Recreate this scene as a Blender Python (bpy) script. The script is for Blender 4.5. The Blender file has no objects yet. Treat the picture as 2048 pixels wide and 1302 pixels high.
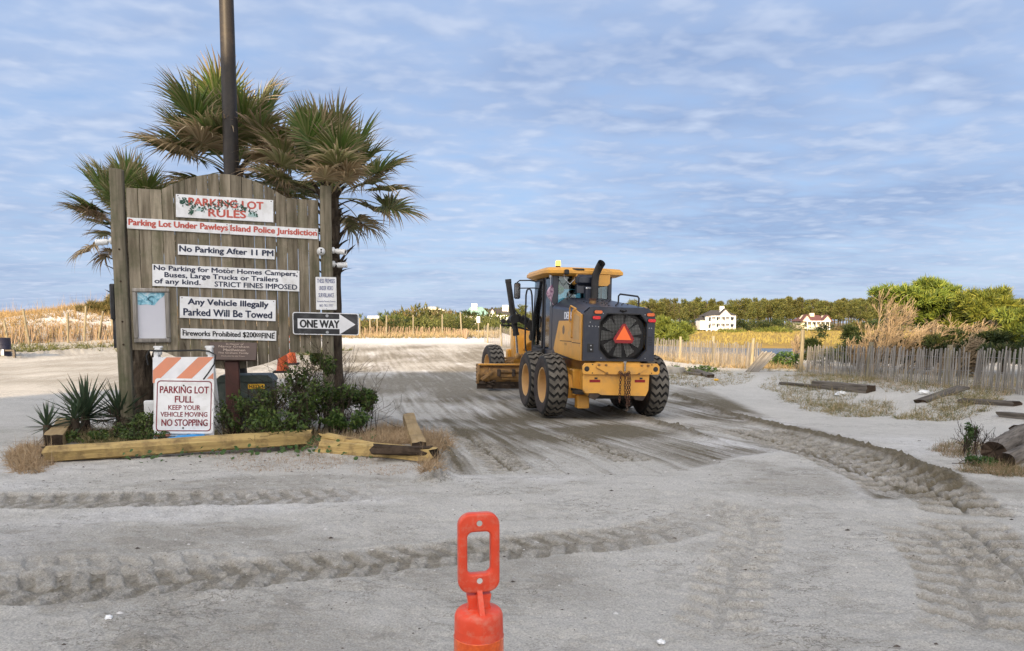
import bpy, bmesh, math, random
import numpy as np
from mathutils import Vector, Matrix, Euler

SC = bpy.context.scene
COL = SC.collection
R_ = math.radians
rng = np.random.default_rng(7)
random.seed(7)

# ------------------------------------------------------------------ camera
EYE = 1.6
F, PX, PY, PITCH = 1480.0, 1024.0, 768.0, R_(4.7)
cam = bpy.data.cameras.new('camera')
cam.sensor_width = 36.0
cam.lens = F / 2048 * 36
cam.shift_y = (768 - 651) / 2048
cam.clip_start = 0.05
cam.clip_end = 20000
camo = bpy.data.objects.new('camera', cam)
COL.objects.link(camo)
camo.location = (0, 0, EYE)
camo.rotation_euler = (R_(90) - PITCH, 0, 0)
SC.camera = camo

# ------------------------------------------------------------------ sun, sky, exposure
SUN_EL, SUN_AZ = R_(18.4), R_(17.0)      # the sun stands behind the camera, a little to the left
sd = bpy.data.lights.new('sun', 'SUN')
sd.energy = 3.7
sd.angle = R_(0.5)
sd.color = (1.0, 0.75, 0.46)
sun = bpy.data.objects.new('sun', sd)
COL.objects.link(sun)
LD = Vector((math.sin(SUN_AZ) * math.cos(SUN_EL), math.cos(SUN_AZ) * math.cos(SUN_EL), -math.sin(SUN_EL)))
sun.rotation_euler = LD.to_track_quat('-Z', 'Y').to_euler()

SC.view_settings.view_transform = 'Standard'
SC.view_settings.look = 'None'
SC.view_settings.gamma = 1
SC.view_settings.use_curve_mapping = False
SC.view_settings.exposure = 1.27

W = bpy.data.worlds.new('World')
SC.world = W
W.use_nodes = True
nt = W.node_tree
nt.nodes.clear()


def N(t, kind, **kw):
    n = t.nodes.new(kind)
    for k, v in kw.items():
        if k.startswith('i_'):
            n.inputs[k[2:].replace('_', ' ')].default_value = v
        else:
            setattr(n, k, v)
    return n


def math_n(t, op, a, b=None, clamp=False):
    n = N(t, 'ShaderNodeMath', operation=op, use_clamp=clamp)
    for i, v in enumerate((a, b)):
        if v is None:
            continue
        if isinstance(v, (int, float)):
            n.inputs[i].default_value = v
        else:
            t.links.new(v, n.inputs[i])
    return n.outputs[0]


def mixc(t, fac, a, b, mode='MIX'):
    n = N(t, 'ShaderNodeMix', data_type='RGBA', blend_type=mode)
    for i, v in ((0, fac), (6, a), (7, b)):
        if isinstance(v, (int, float)):
            n.inputs[i].default_value = v
        elif isinstance(v, tuple):
            n.inputs[i].default_value = (*v[:3], 1)
        else:
            t.links.new(v, n.inputs[i])
    return n.outputs[2]


def ramp(t, fac, stops, interp='LINEAR'):
    n = N(t, 'ShaderNodeValToRGB')
    n.color_ramp.interpolation = interp
    e = n.color_ramp.elements
    while len(e) < len(stops):
        e.new(0.5)
    for k, (p, c) in enumerate(stops):
        e[k].position = p
        e[k].color = (*c[:3], 1) if isinstance(c, tuple) else (c, c, c, 1)
    t.links.new(fac, n.inputs[0])
    return n.outputs[0]


SKY_K = 0.1
sky = N(nt, 'ShaderNodeTexSky', sky_type='NISHITA', sun_disc=False)
sky.sun_elevation = SUN_EL
sky.sun_rotation = R_(180) + SUN_AZ
sky.air_density = 1.0
sky.dust_density = 0.6
sky.ozone_density = 1.6
tc = N(nt, 'ShaderNodeTexCoord')
sep = N(nt, 'ShaderNodeSeparateXYZ')
nt.links.new(tc.outputs['Generated'], sep.inputs[0])
zz = math_n(nt, 'ADD', math_n(nt, 'MAXIMUM', sep.outputs['Z'], 0.0), 0.10)
uu = math_n(nt, 'DIVIDE', sep.outputs['X'], zz)
vv = math_n(nt, 'DIVIDE', sep.outputs['Y'], zz)
cmb = N(nt, 'ShaderNodeCombineXYZ')
nt.links.new(uu, cmb.inputs[0])
nt.links.new(vv, cmb.inputs[1])


def cloudnoise(rot, sx, sy, scale, detail, rough, dist=0.0, off=0.0):
    mp = N(nt, 'ShaderNodeMapping')
    mp.inputs['Rotation'].default_value = (0, 0, R_(rot))
    mp.inputs['Scale'].default_value = (sx, sy, 1)
    mp.inputs['Location'].default_value = (off, off * 0.7, 0)
    nt.links.new(cmb.outputs[0], mp.inputs[0])
    n = N(nt, 'ShaderNodeTexNoise')
    n.inputs['Scale'].default_value = scale
    n.inputs['Detail'].default_value = detail
    n.inputs['Roughness'].default_value = rough
    n.inputs['Distortion'].default_value = dist
    nt.links.new(mp.outputs[0], n.inputs['Vector'])
    return n.outputs['Fac']


big = cloudnoise(20, 0.8, 1.0, 0.50, 3, 0.55, 0.4, 3.1)          # where the sheet is thick
rows = cloudnoise(-14, 0.9, 1.4, 2.3, 3, 0.5, 0.4, 7.7)       # long rippled rows
puff = cloudnoise(-8, 1.0, 1.15, 6.4, 3, 0.5, 0.2, 1.3)       # the small puffs they are made of
wmp = N(nt, 'ShaderNodeMapping')
wmp.inputs['Rotation'].default_value = (0, 0, R_(-11))
nt.links.new(cmb.outputs[0], wmp.inputs[0])
wv = N(nt, 'ShaderNodeTexWave', wave_type='BANDS', bands_direction='Y')
wv.inputs['Scale'].default_value = 1.5
wv.inputs['Distortion'].default_value = 9.0
wv.inputs['Detail'].default_value = 3.0
wv.inputs['Detail Scale'].default_value = 2.4
wv.inputs['Detail Roughness'].default_value = 0.6
nt.links.new(wmp.outputs[0], wv.inputs[0])
puff = math_n(nt, 'ADD', math_n(nt, 'MULTIPLY', puff, 0.90), math_n(nt, 'MULTIPLY', wv.outputs['Fac'], 0.11))
cov = math_n(nt, 'ADD', math_n(nt, 'MULTIPLY', big, 0.40), math_n(nt, 'ADD', math_n(nt, 'MULTIPLY', rows, 0.38), math_n(nt, 'MULTIPLY', puff, 0.42)))
cover = ramp(nt, cov, [(0.34, 0.0), (0.68, 1.0)])
thick = ramp(nt, math_n(nt, 'ADD', math_n(nt, 'MULTIPLY', big, 0.70), math_n(nt, 'MULTIPLY', rows, 0.30)), [(0.42, 0.0), (0.62, 1.0)])
cloudcol = mixc(nt, thick, (2.35, 2.75, 3.6), (1.35, 1.8, 2.8))
hl = ramp(nt, math_n(nt, 'ADD', math_n(nt, 'MULTIPLY', puff, 0.62), math_n(nt, 'MULTIPLY', rows, 0.38)), [(0.49, 0.0), (0.76, 1.0)])
cloudcol = mixc(nt, math_n(nt, 'MULTIPLY', hl, 0.62), cloudcol, (3.5, 3.8, 4.35))
# warm sunward cloud glow, boosted out of view to brighten the shaded ground
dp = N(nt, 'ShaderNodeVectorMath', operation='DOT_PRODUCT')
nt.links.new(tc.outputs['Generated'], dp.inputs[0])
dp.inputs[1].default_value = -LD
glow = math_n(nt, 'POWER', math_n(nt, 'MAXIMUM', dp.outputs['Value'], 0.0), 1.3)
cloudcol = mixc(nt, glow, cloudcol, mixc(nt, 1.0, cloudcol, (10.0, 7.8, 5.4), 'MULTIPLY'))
base_sky = mixc(nt, 0.8, sky.outputs[0], (1.15, 1.8, 3.1))
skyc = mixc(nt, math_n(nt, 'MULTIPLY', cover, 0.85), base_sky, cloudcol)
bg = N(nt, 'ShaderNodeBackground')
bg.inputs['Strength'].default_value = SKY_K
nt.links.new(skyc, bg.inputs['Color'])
wo = N(nt, 'ShaderNodeOutputWorld')
nt.links.new(bg.outputs[0], wo.inputs[0])

# ------------------------------------------------------------------ helpers


def ray(px, py):
    x, y = (px - PX) / F, -(py - PY) / F
    c, s = math.cos(PITCH), math.sin(PITCH)
    return np.array([x, c + s * y, -s + c * y])


def P(px, py, Y):
    d = ray(px, py)
    return np.array([0, 0, EYE]) + d * (Y / d[1])


def G(px, py, z=0.0):
    d = ray(px, py)
    return np.array([0, 0, EYE]) + d * ((z - EYE) / d[2])


def tag(o, label=None, cat=None, group=None, kind=None):
    if label:
        o['label'] = label
    if cat:
        o['category'] = cat
    if group:
        o['group'] = group
    if kind:
        o['kind'] = kind
    return o


def empty(name, loc=(0, 0, 0), rz=0.0, label=None, cat=None, group=None):
    o = bpy.data.objects.new(name, None)
    COL.objects.link(o)
    o.location = loc
    o.rotation_euler = (0, 0, rz)
    return tag(o, label, cat, group)


def link(name, me, parent=None, loc=None, rot=None):
    o = bpy.data.objects.new(name, me)
    COL.objects.link(o)
    if parent is not None:
        o.parent = parent
    if loc is not None:
        o.location = loc
    if rot is not None:
        o.rotation_euler = rot
    return o


def copy_tree(o, parent=None):
    c = o.copy()
    COL.objects.link(c)
    c.parent = parent
    for ch in list(o.children):
        copy_tree(ch, c)
    return c


def fast_mesh(name, V, Fq, mats, cols=None, midx=None, smooth=False):
    """V (n,3), Fq (m,k) all the same k"""
    V = np.asarray(V, np.float32)
    Fq = np.asarray(Fq, np.int32)
    me = bpy.data.meshes.new(name)
    m, k = Fq.shape
    me.vertices.add(len(V))
    me.vertices.foreach_set('co', V.ravel())
    me.loops.add(m * k)
    me.loops.foreach_set('vertex_index', Fq.ravel())
    me.polygons.add(m)
    me.polygons.foreach_set('loop_start', np.arange(0, m * k, k, dtype=np.int32))
    if midx is not None:
        me.polygons.foreach_set('material_index', np.asarray(midx, np.int32))
    for q in (mats if isinstance(mats, (list, tuple)) else [mats]):
        me.materials.append(q)
    me.update(calc_edges=True)
    if cols is not None:
        a = me.color_attributes.new('Col', 'FLOAT_COLOR', 'POINT')
        c4 = np.ones((len(V), 4), np.float32)
        c4[:, :3] = cols
        a.data.foreach_set('color', c4.ravel())
    me.polygons.foreach_set('use_smooth', np.full(m, smooth))
    return me


class MB:
    """collects simple solids, then links them as one mesh object"""

    def __init__(s):
        s.v, s.f, s.m = [], [], []

    def add(s, vs, fs, mat=0):
        b = len(s.v)
        s.v += [tuple(map(float, p)) for p in vs]
        s.f += [tuple(b + i for i in f) for f in fs]
        s.m += [mat] * len(fs)
        return s

    def box(s, c, size, rot=None, mat=0, bev=0.0):
        hx, hy, hz = (q / 2 for q in size)
        b = min(bev, hx * .9, hy * .9, hz * .9)
        M3 = Euler(rot).to_matrix() if rot is not None else Matrix.Identity(3)
        if b <= 0:
            vs = [(x, y, z) for x in (-hx, hx) for y in (-hy, hy) for z in (-hz, hz)]
            fs = [(0, 1, 3, 2), (4, 6, 7, 5), (0, 4, 5, 1), (2, 3, 7, 6), (0, 2, 6, 4), (1, 5, 7, 3)]
        else:
            vs, ix = [], {}
            for sx in (-1, 1):
                for sy in (-1, 1):
                    for sz in (-1, 1):
                        for ax in range(3):
                            p = [sx * (hx - b), sy * (hy - b), sz * (hz - b)]
                            p[ax] = (sx * hx, sy * hy, sz * hz)[ax]
                            ix[(sx, sy, sz, ax)] = len(vs)
                            vs.append(tuple(p))
            fs = []
            for ax in range(3):
                u, w = [(1, 2), (2, 0), (0, 1)][ax]
                for sg in (-1, 1):
                    lp = []
                    for su, sw in ((-1, -1), (1, -1), (1, 1), (-1, 1)):
                        k = [0, 0, 0]
                        k[ax], k[u], k[w] = sg, su, sw
                        lp.append(ix[(*k, ax)])
                    fs.append(tuple(lp if sg > 0 else lp[::-1]))
            for ax in range(3):
                u, w = [(1, 2), (2, 0), (0, 1)][ax]
                for su in (-1, 1):
                    for sw in (-1, 1):
                        a, c2 = [0, 0, 0], [0, 0, 0]
                        a[ax], a[u], a[w] = -1, su, sw
                        c2[ax], c2[u], c2[w] = 1, su, sw
                        lp = [ix[(*a, u)], ix[(*c2, u)], ix[(*c2, w)], ix[(*a, w)]]
                        fs.append(tuple(lp if su * sw < 0 else lp[::-1]))
            for sx in (-1, 1):
                for sy in (-1, 1):
                    for sz in (-1, 1):
                        lp = [ix[(sx, sy, sz, q)] for q in range(3)]
                        fs.append(tuple(lp if sx * sy * sz > 0 else lp[::-1]))
        c = Vector(c)
        return s.add([M3 @ Vector(p) + c for p in vs], fs, mat)

    def beam(s, p0, p1, w, h, mat=0, up=(0, 0, 1), bev=0.0):
        p0, p1 = Vector(p0), Vector(p1)
        d = p1 - p0
        L = d.length
        d.normalize()
        x = d.cross(Vector(up))
        if x.length < 1e-4:
            x = d.cross(Vector((1, 0, 0)))
        x.normalize()
        z = x.cross(d)
        t = MB()
        t.box((0, 0, 0), (w, L, h), None, mat, bev)
        M = Matrix((x, d, z)).transposed()
        c = (p0 + p1) / 2
        return s.add([M @ Vector(p) + c for p in t.v], t.f, mat)

    def tube(s, path, r, n=8, mat=0, cap=True, closed=False):
        pts = [Vector(p) for p in path]
        rs = r if isinstance(r, (list, tuple, np.ndarray)) else [r] * len(pts)
        K = len(pts)
        vs, fs = [], []
        pu = None
        for i, p in enumerate(pts):
            if closed:
                d = pts[(i + 1) % K] - pts[i - 1]
            else:
                d = pts[min(i + 1, K - 1)] - pts[max(i - 1, 0)]
            if d.length < 1e-9:
                d = Vector((0, 0, 1))
            d.normalize()
            if pu is None:
                u = d.cross(Vector((0, 0, 1)))
                if u.length < 1e-3:
                    u = d.cross(Vector((0, 1, 0)))
            else:
                u = pu - d * pu.dot(d)
                if u.length < 1e-6:
                    u = d.cross(Vector((0, 1, 0)))
            u.normalize()
            pu = u
            w = d.cross(u)
            for k in range(n):
                a = 2 * math.pi * k / n
                vs.append(p + (u * math.cos(a) + w * math.sin(a)) * rs[i])
        rng_ = range(K if closed else K - 1)
        for i in rng_:
            j = (i + 1) % K
            for k in range(n):
                k2 = (k + 1) % n
                fs.append((i * n + k, i * n + k2, j * n + k2, j * n + k))
        if cap and not closed:
            fs.append(tuple(range(n))[::-1])
            fs.append(tuple((K - 1) * n + k for k in range(n)))
        return s.add(vs, fs, mat)

    def cyl(s, p0, p1, r0, r1=None, n=16, mat=0):
        return s.tube([p0, p1], [r0, r0 if r1 is None else r1], n, mat)

    def prism(s, poly, y0, y1, o=(0, 0, 0), ux=(1, 0, 0), uy=(0, 0, 1), un=(0, 1, 0), mat=0):
        """poly 2D in (ux,uy), extruded from y0 to y1 along un"""
        o, ux, uy, un = Vector(o), Vector(ux), Vector(uy), Vector(un)
        K = len(poly)
        vs = [o + ux * a + uy * b + un * y0 for a, b in poly] + [o + ux * a + uy * b + un * y1 for a, b in poly]
        fs = [tuple(range(K)), tuple(range(2 * K - 1, K - 1, -1))]
        fs += [(i, i + K, (i + 1) % K + K, (i + 1) % K) for i in range(K)]
        return s.add(vs, fs, mat)

    def lathe(s, prof, n=24, o=(0, 0, 0), ax=(0, 0, 1), mat=0, closed=False):
        """prof: (r, h) along ax"""
        o, ax = Vector(o), Vector(ax).normalized()
        u = ax.cross(Vector((0, 1, 0)))
        if u.length < 1e-3:
            u = ax.cross(Vector((1, 0, 0)))
        u.normalize()
        w = ax.cross(u)
        vs, fs = [], []
        K = len(prof)
        for r, h in prof:
            for k in range(n):
                a = 2 * math.pi * k / n
                vs.append(o + ax * h + (u * math.cos(a) + w * math.sin(a)) * r)
        for i in range(K if closed else K - 1):
            j = (i + 1) % K
            for k in range(n):
                k2 = (k + 1) % n
                fs.append((i * n + k, i * n + k2, j * n + k2, j * n + k))
        return s.add(vs, fs, mat)

    def ball(s, c, r, n=14, m=9, sc=(1, 1, 1), mat=0):
        c = Vector(c)
        vs, fs = [], []
        for i in range(m + 1):
            th = math.pi * i / m
            for k in range(n):
                a = 2 * math.pi * k / n
                vs.append(c + Vector((r * sc[0] * math.sin(th) * math.cos(a), r * sc[1] * math.sin(th) * math.sin(a), r * sc[2] * math.cos(th))))
        for i in range(m):
            for k in range(n):
                k2 = (k + 1) % n
                fs.append((i * n + k, (i + 1) * n + k, (i + 1) * n + k2, i * n + k2))
        return s.add(vs, fs, mat)

    def mesh(s, name, mats, smooth=True, ang=35, recalc=True):
        me = bpy.data.meshes.new(name)
        me.from_pydata(s.v, [], s.f)
        for q in (mats if isinstance(mats, (list, tuple)) else [mats]):
            me.materials.append(q)
        me.polygons.foreach_set('material_index', np.array(s.m, np.int32))
        if recalc:
            bm = bmesh.new()
            bm.from_mesh(me)
            bmesh.ops.recalc_face_normals(bm, faces=bm.faces)
            bm.to_mesh(me)
            bm.free()
        me.update()
        if smooth:
            me.polygons.foreach_set('use_smooth', np.full(len(me.polygons), True))
            me.set_sharp_from_angle(angle=R_(ang))
        return me

    def build(s, name, mats, parent=None, loc=None, rot=None, smooth=True, ang=35):
        return link(name, s.mesh(name, mats, smooth, ang), parent, loc, rot)


# value noise in numpy -------------------------------------------------
def _h(ix, iy, seed):
    h = (ix.astype(np.int64) * 374761393 + iy.astype(np.int64) * 668265263 + seed * 1442695041) & 0xFFFFFFFF
    h = ((h ^ (h >> 13)) * 1274126177) & 0xFFFFFFFF
    return ((h ^ (h >> 16)) & 0xFFFF) / 65535.0


def vnoise(x, y, seed=0):
    x, y = np.asarray(x, float), np.asarray(y, float)
    ix, iy = np.floor(x), np.floor(y)
    fx, fy = x - ix, y - iy
    fx, fy = fx * fx * (3 - 2 * fx), fy * fy * (3 - 2 * fy)
    a, b = _h(ix, iy, seed), _h(ix + 1, iy, seed)
    c, d = _h(ix, iy + 1, seed), _h(ix + 1, iy + 1, seed)
    return (a * (1 - fx) + b * fx) * (1 - fy) + (c * (1 - fx) + d * fx) * fy


def fbm(x, y, seed=0, o=4, g=0.5):
    s, a, t = 0, 1.0, 0
    for k in range(o):
        s = s + a * vnoise(x * 2 ** k, y * 2 ** k, seed + k * 17)
        t += a
        a *= g
    return s / t


def sst(a, b, x):
    t = np.clip((x - a) / (b - a), 0, 1)
    return t * t * (3 - 2 * t)


# ------------------------------------------------------------------ materials
def new_mat(name):
    m = bpy.data.materials.new(name)
    m.use_nodes = True
    t = m.node_tree
    b = t.nodes['Principled BSDF']
    return m, t, b


def coords(t, stretch=(1, 1, 1), kind='Object', rnd=True):
    c = N(t, 'ShaderNodeTexCoord')
    mp = N(t, 'ShaderNodeMapping')
    mp.inputs['Scale'].default_value = stretch
    t.links.new(c.outputs[kind], mp.inputs[0])
    if rnd:
        oi = N(t, 'ShaderNodeObjectInfo')
        v = N(t, 'ShaderNodeCombineXYZ')
        k = math_n(t, 'MULTIPLY', oi.outputs['Random'], 57.0)
        for i in range(3):
            t.links.new(k, v.inputs[i])
        t.links.new(v.outputs[0], mp.inputs['Location'])
    return mp.outputs[0]


def noise(t, vec, scale, detail=4, rough=0.55, dist=0.0):
    n = N(t, 'ShaderNodeTexNoise')
    n.inputs['Scale'].default_value = scale
    n.inputs['Detail'].default_value = detail
    n.inputs['Roughness'].default_value = rough
    n.inputs['Distortion'].default_value = dist
    t.links.new(vec, n.inputs['Vector'])
    return n.outputs['Fac']


def pmat(name, c1, c2=None, scale=4.0, rough=0.5, metal=0.0, bump=0.1, bscale=60, stretch=(1, 1, 1), dirt=None, dirt_amt=0.4, dscale=3.0, spec=0.4, var=0.0, lo=0.35, hi=0.65, detail=4):
    """mottled paint, timber, cloth: two tones by noise, a dirt tone over it, fine relief"""
    m, t, b = new_mat(name)
    if c2 is None:
        c2 = tuple(q * 0.8 for q in c1)
    v = coords(t, stretch)
    col = ramp(t, noise(t, v, scale, detail), [(lo, c1), (hi, c2)])
    if dirt:
        d = ramp(t, noise(t, coords(t, (1, 1, 1)), dscale, 6, 0.68), [(0.48, 0.0), (0.72, 1.0)])
        col = mixc(t, math_n(t, 'MULTIPLY', d, dirt_amt), col, dirt)
    if var:
        oi = N(t, 'ShaderNodeObjectInfo')
        hs = N(t, 'ShaderNodeHueSaturation')
        t.links.new(math_n(t, 'ADD', math_n(t, 'MULTIPLY', oi.outputs['Random'], var), 1 - var / 2), hs.inputs['Value'])
        t.links.new(col, hs.inputs['Color'])
        col = hs.outputs[0]
    t.links.new(col, b.inputs['Base Color'])
    b.inputs['Roughness'].default_value = rough
    b.inputs['Metallic'].default_value = metal
    b.inputs['Specular IOR Level'].default_value = spec
    if bump:
        bp = N(t, 'ShaderNodeBump')
        bp.inputs['Strength'].default_value = bump
        bp.inputs['Distance'].default_value = 0.02
        t.links.new(noise(t, v, bscale, 5, 0.6), bp.inputs['Height'])
        t.links.new(bp.outputs[0], b.inputs['Normal'])
    return m


def leafmat(name, trans=0.25, rough=0.55, var=0.25):
    """colour from the mesh (each leaf's own green, dry tips), a little light comes through"""
    m, t, b = new_mat(name)
    at = N(t, 'ShaderNodeAttribute', attribute_name='Col')
    oi = N(t, 'ShaderNodeObjectInfo')
    hs = N(t, 'ShaderNodeHueSaturation')
    t.links.new(math_n(t, 'ADD', math_n(t, 'MULTIPLY', oi.outputs['Random'], var), 1 - var / 2), hs.inputs['Value'])
    t.links.new(math_n(t, 'ADD', math_n(t, 'MULTIPLY', oi.outputs['Random'], 0.03), 0.485), hs.inputs['Hue'])
    t.links.new(at.outputs['Color'], hs.inputs['Color'])
    t.links.new(hs.outputs[0], b.inputs['Base Color'])
    b.inputs['Roughness'].default_value = rough
    b.inputs['Specular IOR Level'].default_value = 0.3
    tr = N(t, 'ShaderNodeBsdfTranslucent')
    t.links.new(hs.outputs[0], tr.inputs['Color'])
    mx = N(t, 'ShaderNodeMixShader')
    mx.inputs[0].default_value = trans
    t.links.new(b.outputs[0], mx.inputs[1])
    t.links.new(tr.outputs[0], mx.inputs[2])
    t.links.new(mx.outputs[0], t.nodes['Material Output'].inputs[0])
    return m


def glassmat(name, tint=(0.55, 0.72, 0.74), refl=0.12):
    m, t, b = new_mat(name)
    tr = N(t, 'ShaderNodeBsdfTransparent')
    tr.inputs[0].default_value = (*tint, 1)
    gl = N(t, 'ShaderNodeBsdfGlossy')
    gl.inputs['Roughness'].default_value = 0.04
    fr = N(t, 'ShaderNodeFresnel')
    fr.inputs[0].default_value = 1.5
    mx = N(t, 'ShaderNodeMixShader')
    t.links.new(math_n(t, 'ADD', fr.outputs[0], refl * 0.3, True), mx.inputs[0])
    t.links.new(tr.outputs[0], mx.inputs[1])
    t.links.new(gl.outputs[0], mx.inputs[2])
    t.links.new(mx.outputs[0], t.nodes['Material Output'].inputs[0])
    return m


def emat(name, col, s):
    m, t, b = new_mat(name)
    b.inputs['Base Color'].default_value = (*col, 1)
    b.inputs['Emission Color'].default_value = (*col, 1)
    b.inputs['Emission Strength'].default_value = s
    b.inputs['Roughness'].default_value = 0.3
    return m


MT = {}
MT['wood'] = pmat('weathered_board', (0.30, 0.255, 0.185), (0.125, 0.103, 0.070), 3.0, 0.88, bump=0.5, bscale=22, stretch=(5, 5, 0.45), dirt=(0.085, 0.09, 0.045), dirt_amt=0.7, dscale=2.2, var=0.55, detail=7, spec=0.2)


def knots(m, scale, dark):
    t = m.node_tree
    b = t.nodes['Principled BSDF']
    src = b.inputs['Base Color'].links[0].from_socket
    v = coords(t, (6.0, 6.0, 1.6))
    vo = N(t, 'ShaderNodeTexVoronoi')
    vo.inputs['Scale'].default_value = scale
    t.links.new(v, vo.inputs['Vector'])
    k = ramp(t, vo.outputs['Distance'], [(0.06, 1.0), (0.17, 0.0)])
    sel = math_n(t, 'GREATER_THAN', noise(t, v, scale * .45, 1), 0.54)
    t.links.new(mixc(t, math_n(t, 'MULTIPLY', k, math_n(t, 'MULTIPLY', sel, 0.85)), src, dark), b.inputs['Base Color'])


knots(MT['wood'], 0.9, (0.045, 0.032, 0.02))
MT['post'] = pmat('weathered_post', (0.245, 0.21, 0.15), (0.12, 0.102, 0.068), 3.0, 0.85, bump=0.5, bscale=20, stretch=(9, 9, 0.5), dirt=(0.085, 0.095, 0.05), dirt_amt=0.8, dscale=2.6, detail=7, spec=0.2)
MT['fence_wood'] = pmat('silver_slat', (0.31, 0.285, 0.25), (0.18, 0.163, 0.14), 3.0, 0.9, bump=0.3, bscale=30, stretch=(10, 10, 0.8), var=0.5, spec=0.15)
MT['fence_post'] = pmat('fence_post_wood', (0.33, 0.29, 0.20), (0.20, 0.17, 0.11), 3.0, 0.9, bump=0.4, bscale=24, stretch=(8, 8, 0.7), var=0.4, spec=0.15)
MT['driftwood'] = pmat('grey_driftwood', (0.19, 0.165, 0.135), (0.075, 0.062, 0.05), 3.0, 0.92, bump=0.8, bscale=14, stretch=(9, 0.6, 9), var=0.4, spec=0.15, detail=7)
MT['endgrain'] = pmat('dark_rot', (0.07, 0.05, 0.035), (0.03, 0.022, 0.016), 8, 0.95, bump=0.8, bscale=30, spec=0.1)
MT['yellow_timber'] = pmat('yellow_painted_timber', (0.60, 0.37, 0.07), (0.46, 0.27, 0.055), 2.4, 0.8, bump=0.9, bscale=12, stretch=(0.5, 8, 8), dirt=(0.30, 0.22, 0.11), dirt_amt=0.6, dscale=3.5, detail=7, spec=0.2)
MT['yellow_concrete'] = pmat('faded_yellow_kerb', (0.50, 0.36, 0.14), (0.36, 0.27, 0.14), 5, 0.9, bump=0.6, bscale=25, dirt=(0.30, 0.27, 0.21), dirt_amt=0.7, spec=0.2)
MT['concrete'] = pmat('pale_concrete', (0.38, 0.355, 0.31), (0.27, 0.25, 0.21), 4, 0.92, bump=0.5, bscale=40, spec=0.2)
MT['white'] = pmat('white_sign_face', (0.78, 0.78, 0.77), (0.70, 0.70, 0.69), 3, 0.45, bump=0.05, dirt=(0.44, 0.41, 0.34), dirt_amt=0.5, dscale=6)
MT['white_edge'] = pmat('white_sign_edge', (0.6, 0.58, 0.54), (0.45, 0.43, 0.38), 6, 0.6)
MT['red_print'] = pmat('faded_red_print', (0.52, 0.10, 0.065), (0.42, 0.08, 0.06), 12, 0.5, bump=0)
MT['maroon_print'] = pmat('maroon_print', (0.22, 0.02, 0.03), (0.17, 0.018, 0.028), 12, 0.5, bump=0)
MT['navy_print'] = pmat('navy_print', (0.012, 0.018, 0.045), (0.02, 0.028, 0.06), 12, 0.5, bump=0)
MT['black_print'] = pmat('black_print', (0.012, 0.012, 0.013), (0.02, 0.02, 0.02), 12, 0.45, bump=0)
MT['galv'] = pmat('galvanised_steel', (0.45, 0.46, 0.47), (0.33, 0.34, 0.35), 8, 0.4, metal=0.8, bump=0.05)
MT['white_plastic'] = pmat('white_plastic', (0.72, 0.72, 0.70), (0.62, 0.62, 0.60), 3, 0.4, bump=0.03, dirt=(0.45, 0.42, 0.36), dirt_amt=0.3)
MT['pole'] = pmat('bronze_pole_paint', (0.030, 0.025, 0.021), (0.022, 0.018, 0.015), 3, 0.5, bump=0.02, spec=0.3, dirt=(0.12, 0.09, 0.06), dirt_amt=0.25, dscale=6)
MT['orange_strip'] = pmat('faded_orange_stripe', (0.66, 0.25, 0.14), (0.58, 0.24, 0.14), 5, 0.5, bump=0)
MT['brown_post'] = pmat('brown_painted_post', (0.075, 0.028, 0.02), (0.055, 0.022, 0.017), 4, 0.5)
MT['plaque'] = pmat('brown_plaque', (0.085, 0.055, 0.042), (0.065, 0.042, 0.032), 5, 0.5, bump=0.1)
MT['plaque_print'] = pmat('tan_print', (0.42, 0.33, 0.26), (0.36, 0.28, 0.22), 5, 0.5, bump=0)
MT['utility'] = pmat('grey_green_cabinet', (0.060, 0.080, 0.068), (0.045, 0.062, 0.052), 4, 0.55, dirt=(0.15, 0.16, 0.13), dirt_amt=0.5)
MT['label_yellow'] = pmat('yellow_label', (0.75, 0.42, 0.03), (0.7, 0.4, 0.03), 4, 0.5, bump=0)
MT['blue_bag'] = pmat('blue_plastic', (0.02, 0.27, 0.58), (0.02, 0.22, 0.5), 5, 0.35, bump=0.25, bscale=14)
MT['cone'] = pmat('orange_cone', (0.80, 0.14, 0.03), (0.68, 0.12, 0.03), 4, 0.5, bump=0.02)
MT['refl_white'] = pmat('reflective_white', (0.75, 0.75, 0.75), (0.65, 0.65, 0.65), 5, 0.35, bump=0)
MT['del'] = pmat('orange_red_plastic', (0.74, 0.074, 0.028), (0.62, 0.060, 0.024), 14, 0.45, bump=0.06, spec=0.35, dirt=(0.56, 0.24, 0.16), dirt_amt=0.6, dscale=40)
MT['black_rubber'] = pmat('black_rubber', (0.02, 0.02, 0.02), (0.03, 0.03, 0.03), 6, 0.8)

# orange reflective sheeting with its honeycomb and the light flecks
m, t, b = new_mat('orange_reflective_sheet')
v = coords(t, (1, 1, 1), 'Object', False)
vo = N(t, 'ShaderNodeTexVoronoi')
vo.inputs['Scale'].default_value = 130
t.links.new(v, vo.inputs['Vector'])
c = ramp(t, noise(t, v, 22, 3), [(0.35, (0.66, 0.085, 0.012)), (0.7, (0.80, 0.135, 0.016))])
c = mixc(t, ramp(t, vo.outputs['Distance'], [(0.25, 0.0), (0.7, 0.5)]), c, (0.55, 0.06, 0.012))
t.links.new(c, b.inputs['Base Color'])
b.inputs['Roughness'].default_value = 0.22
b.inputs['Coat Weight'].default_value = 0.4
MT['sheet'] = m

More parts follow.
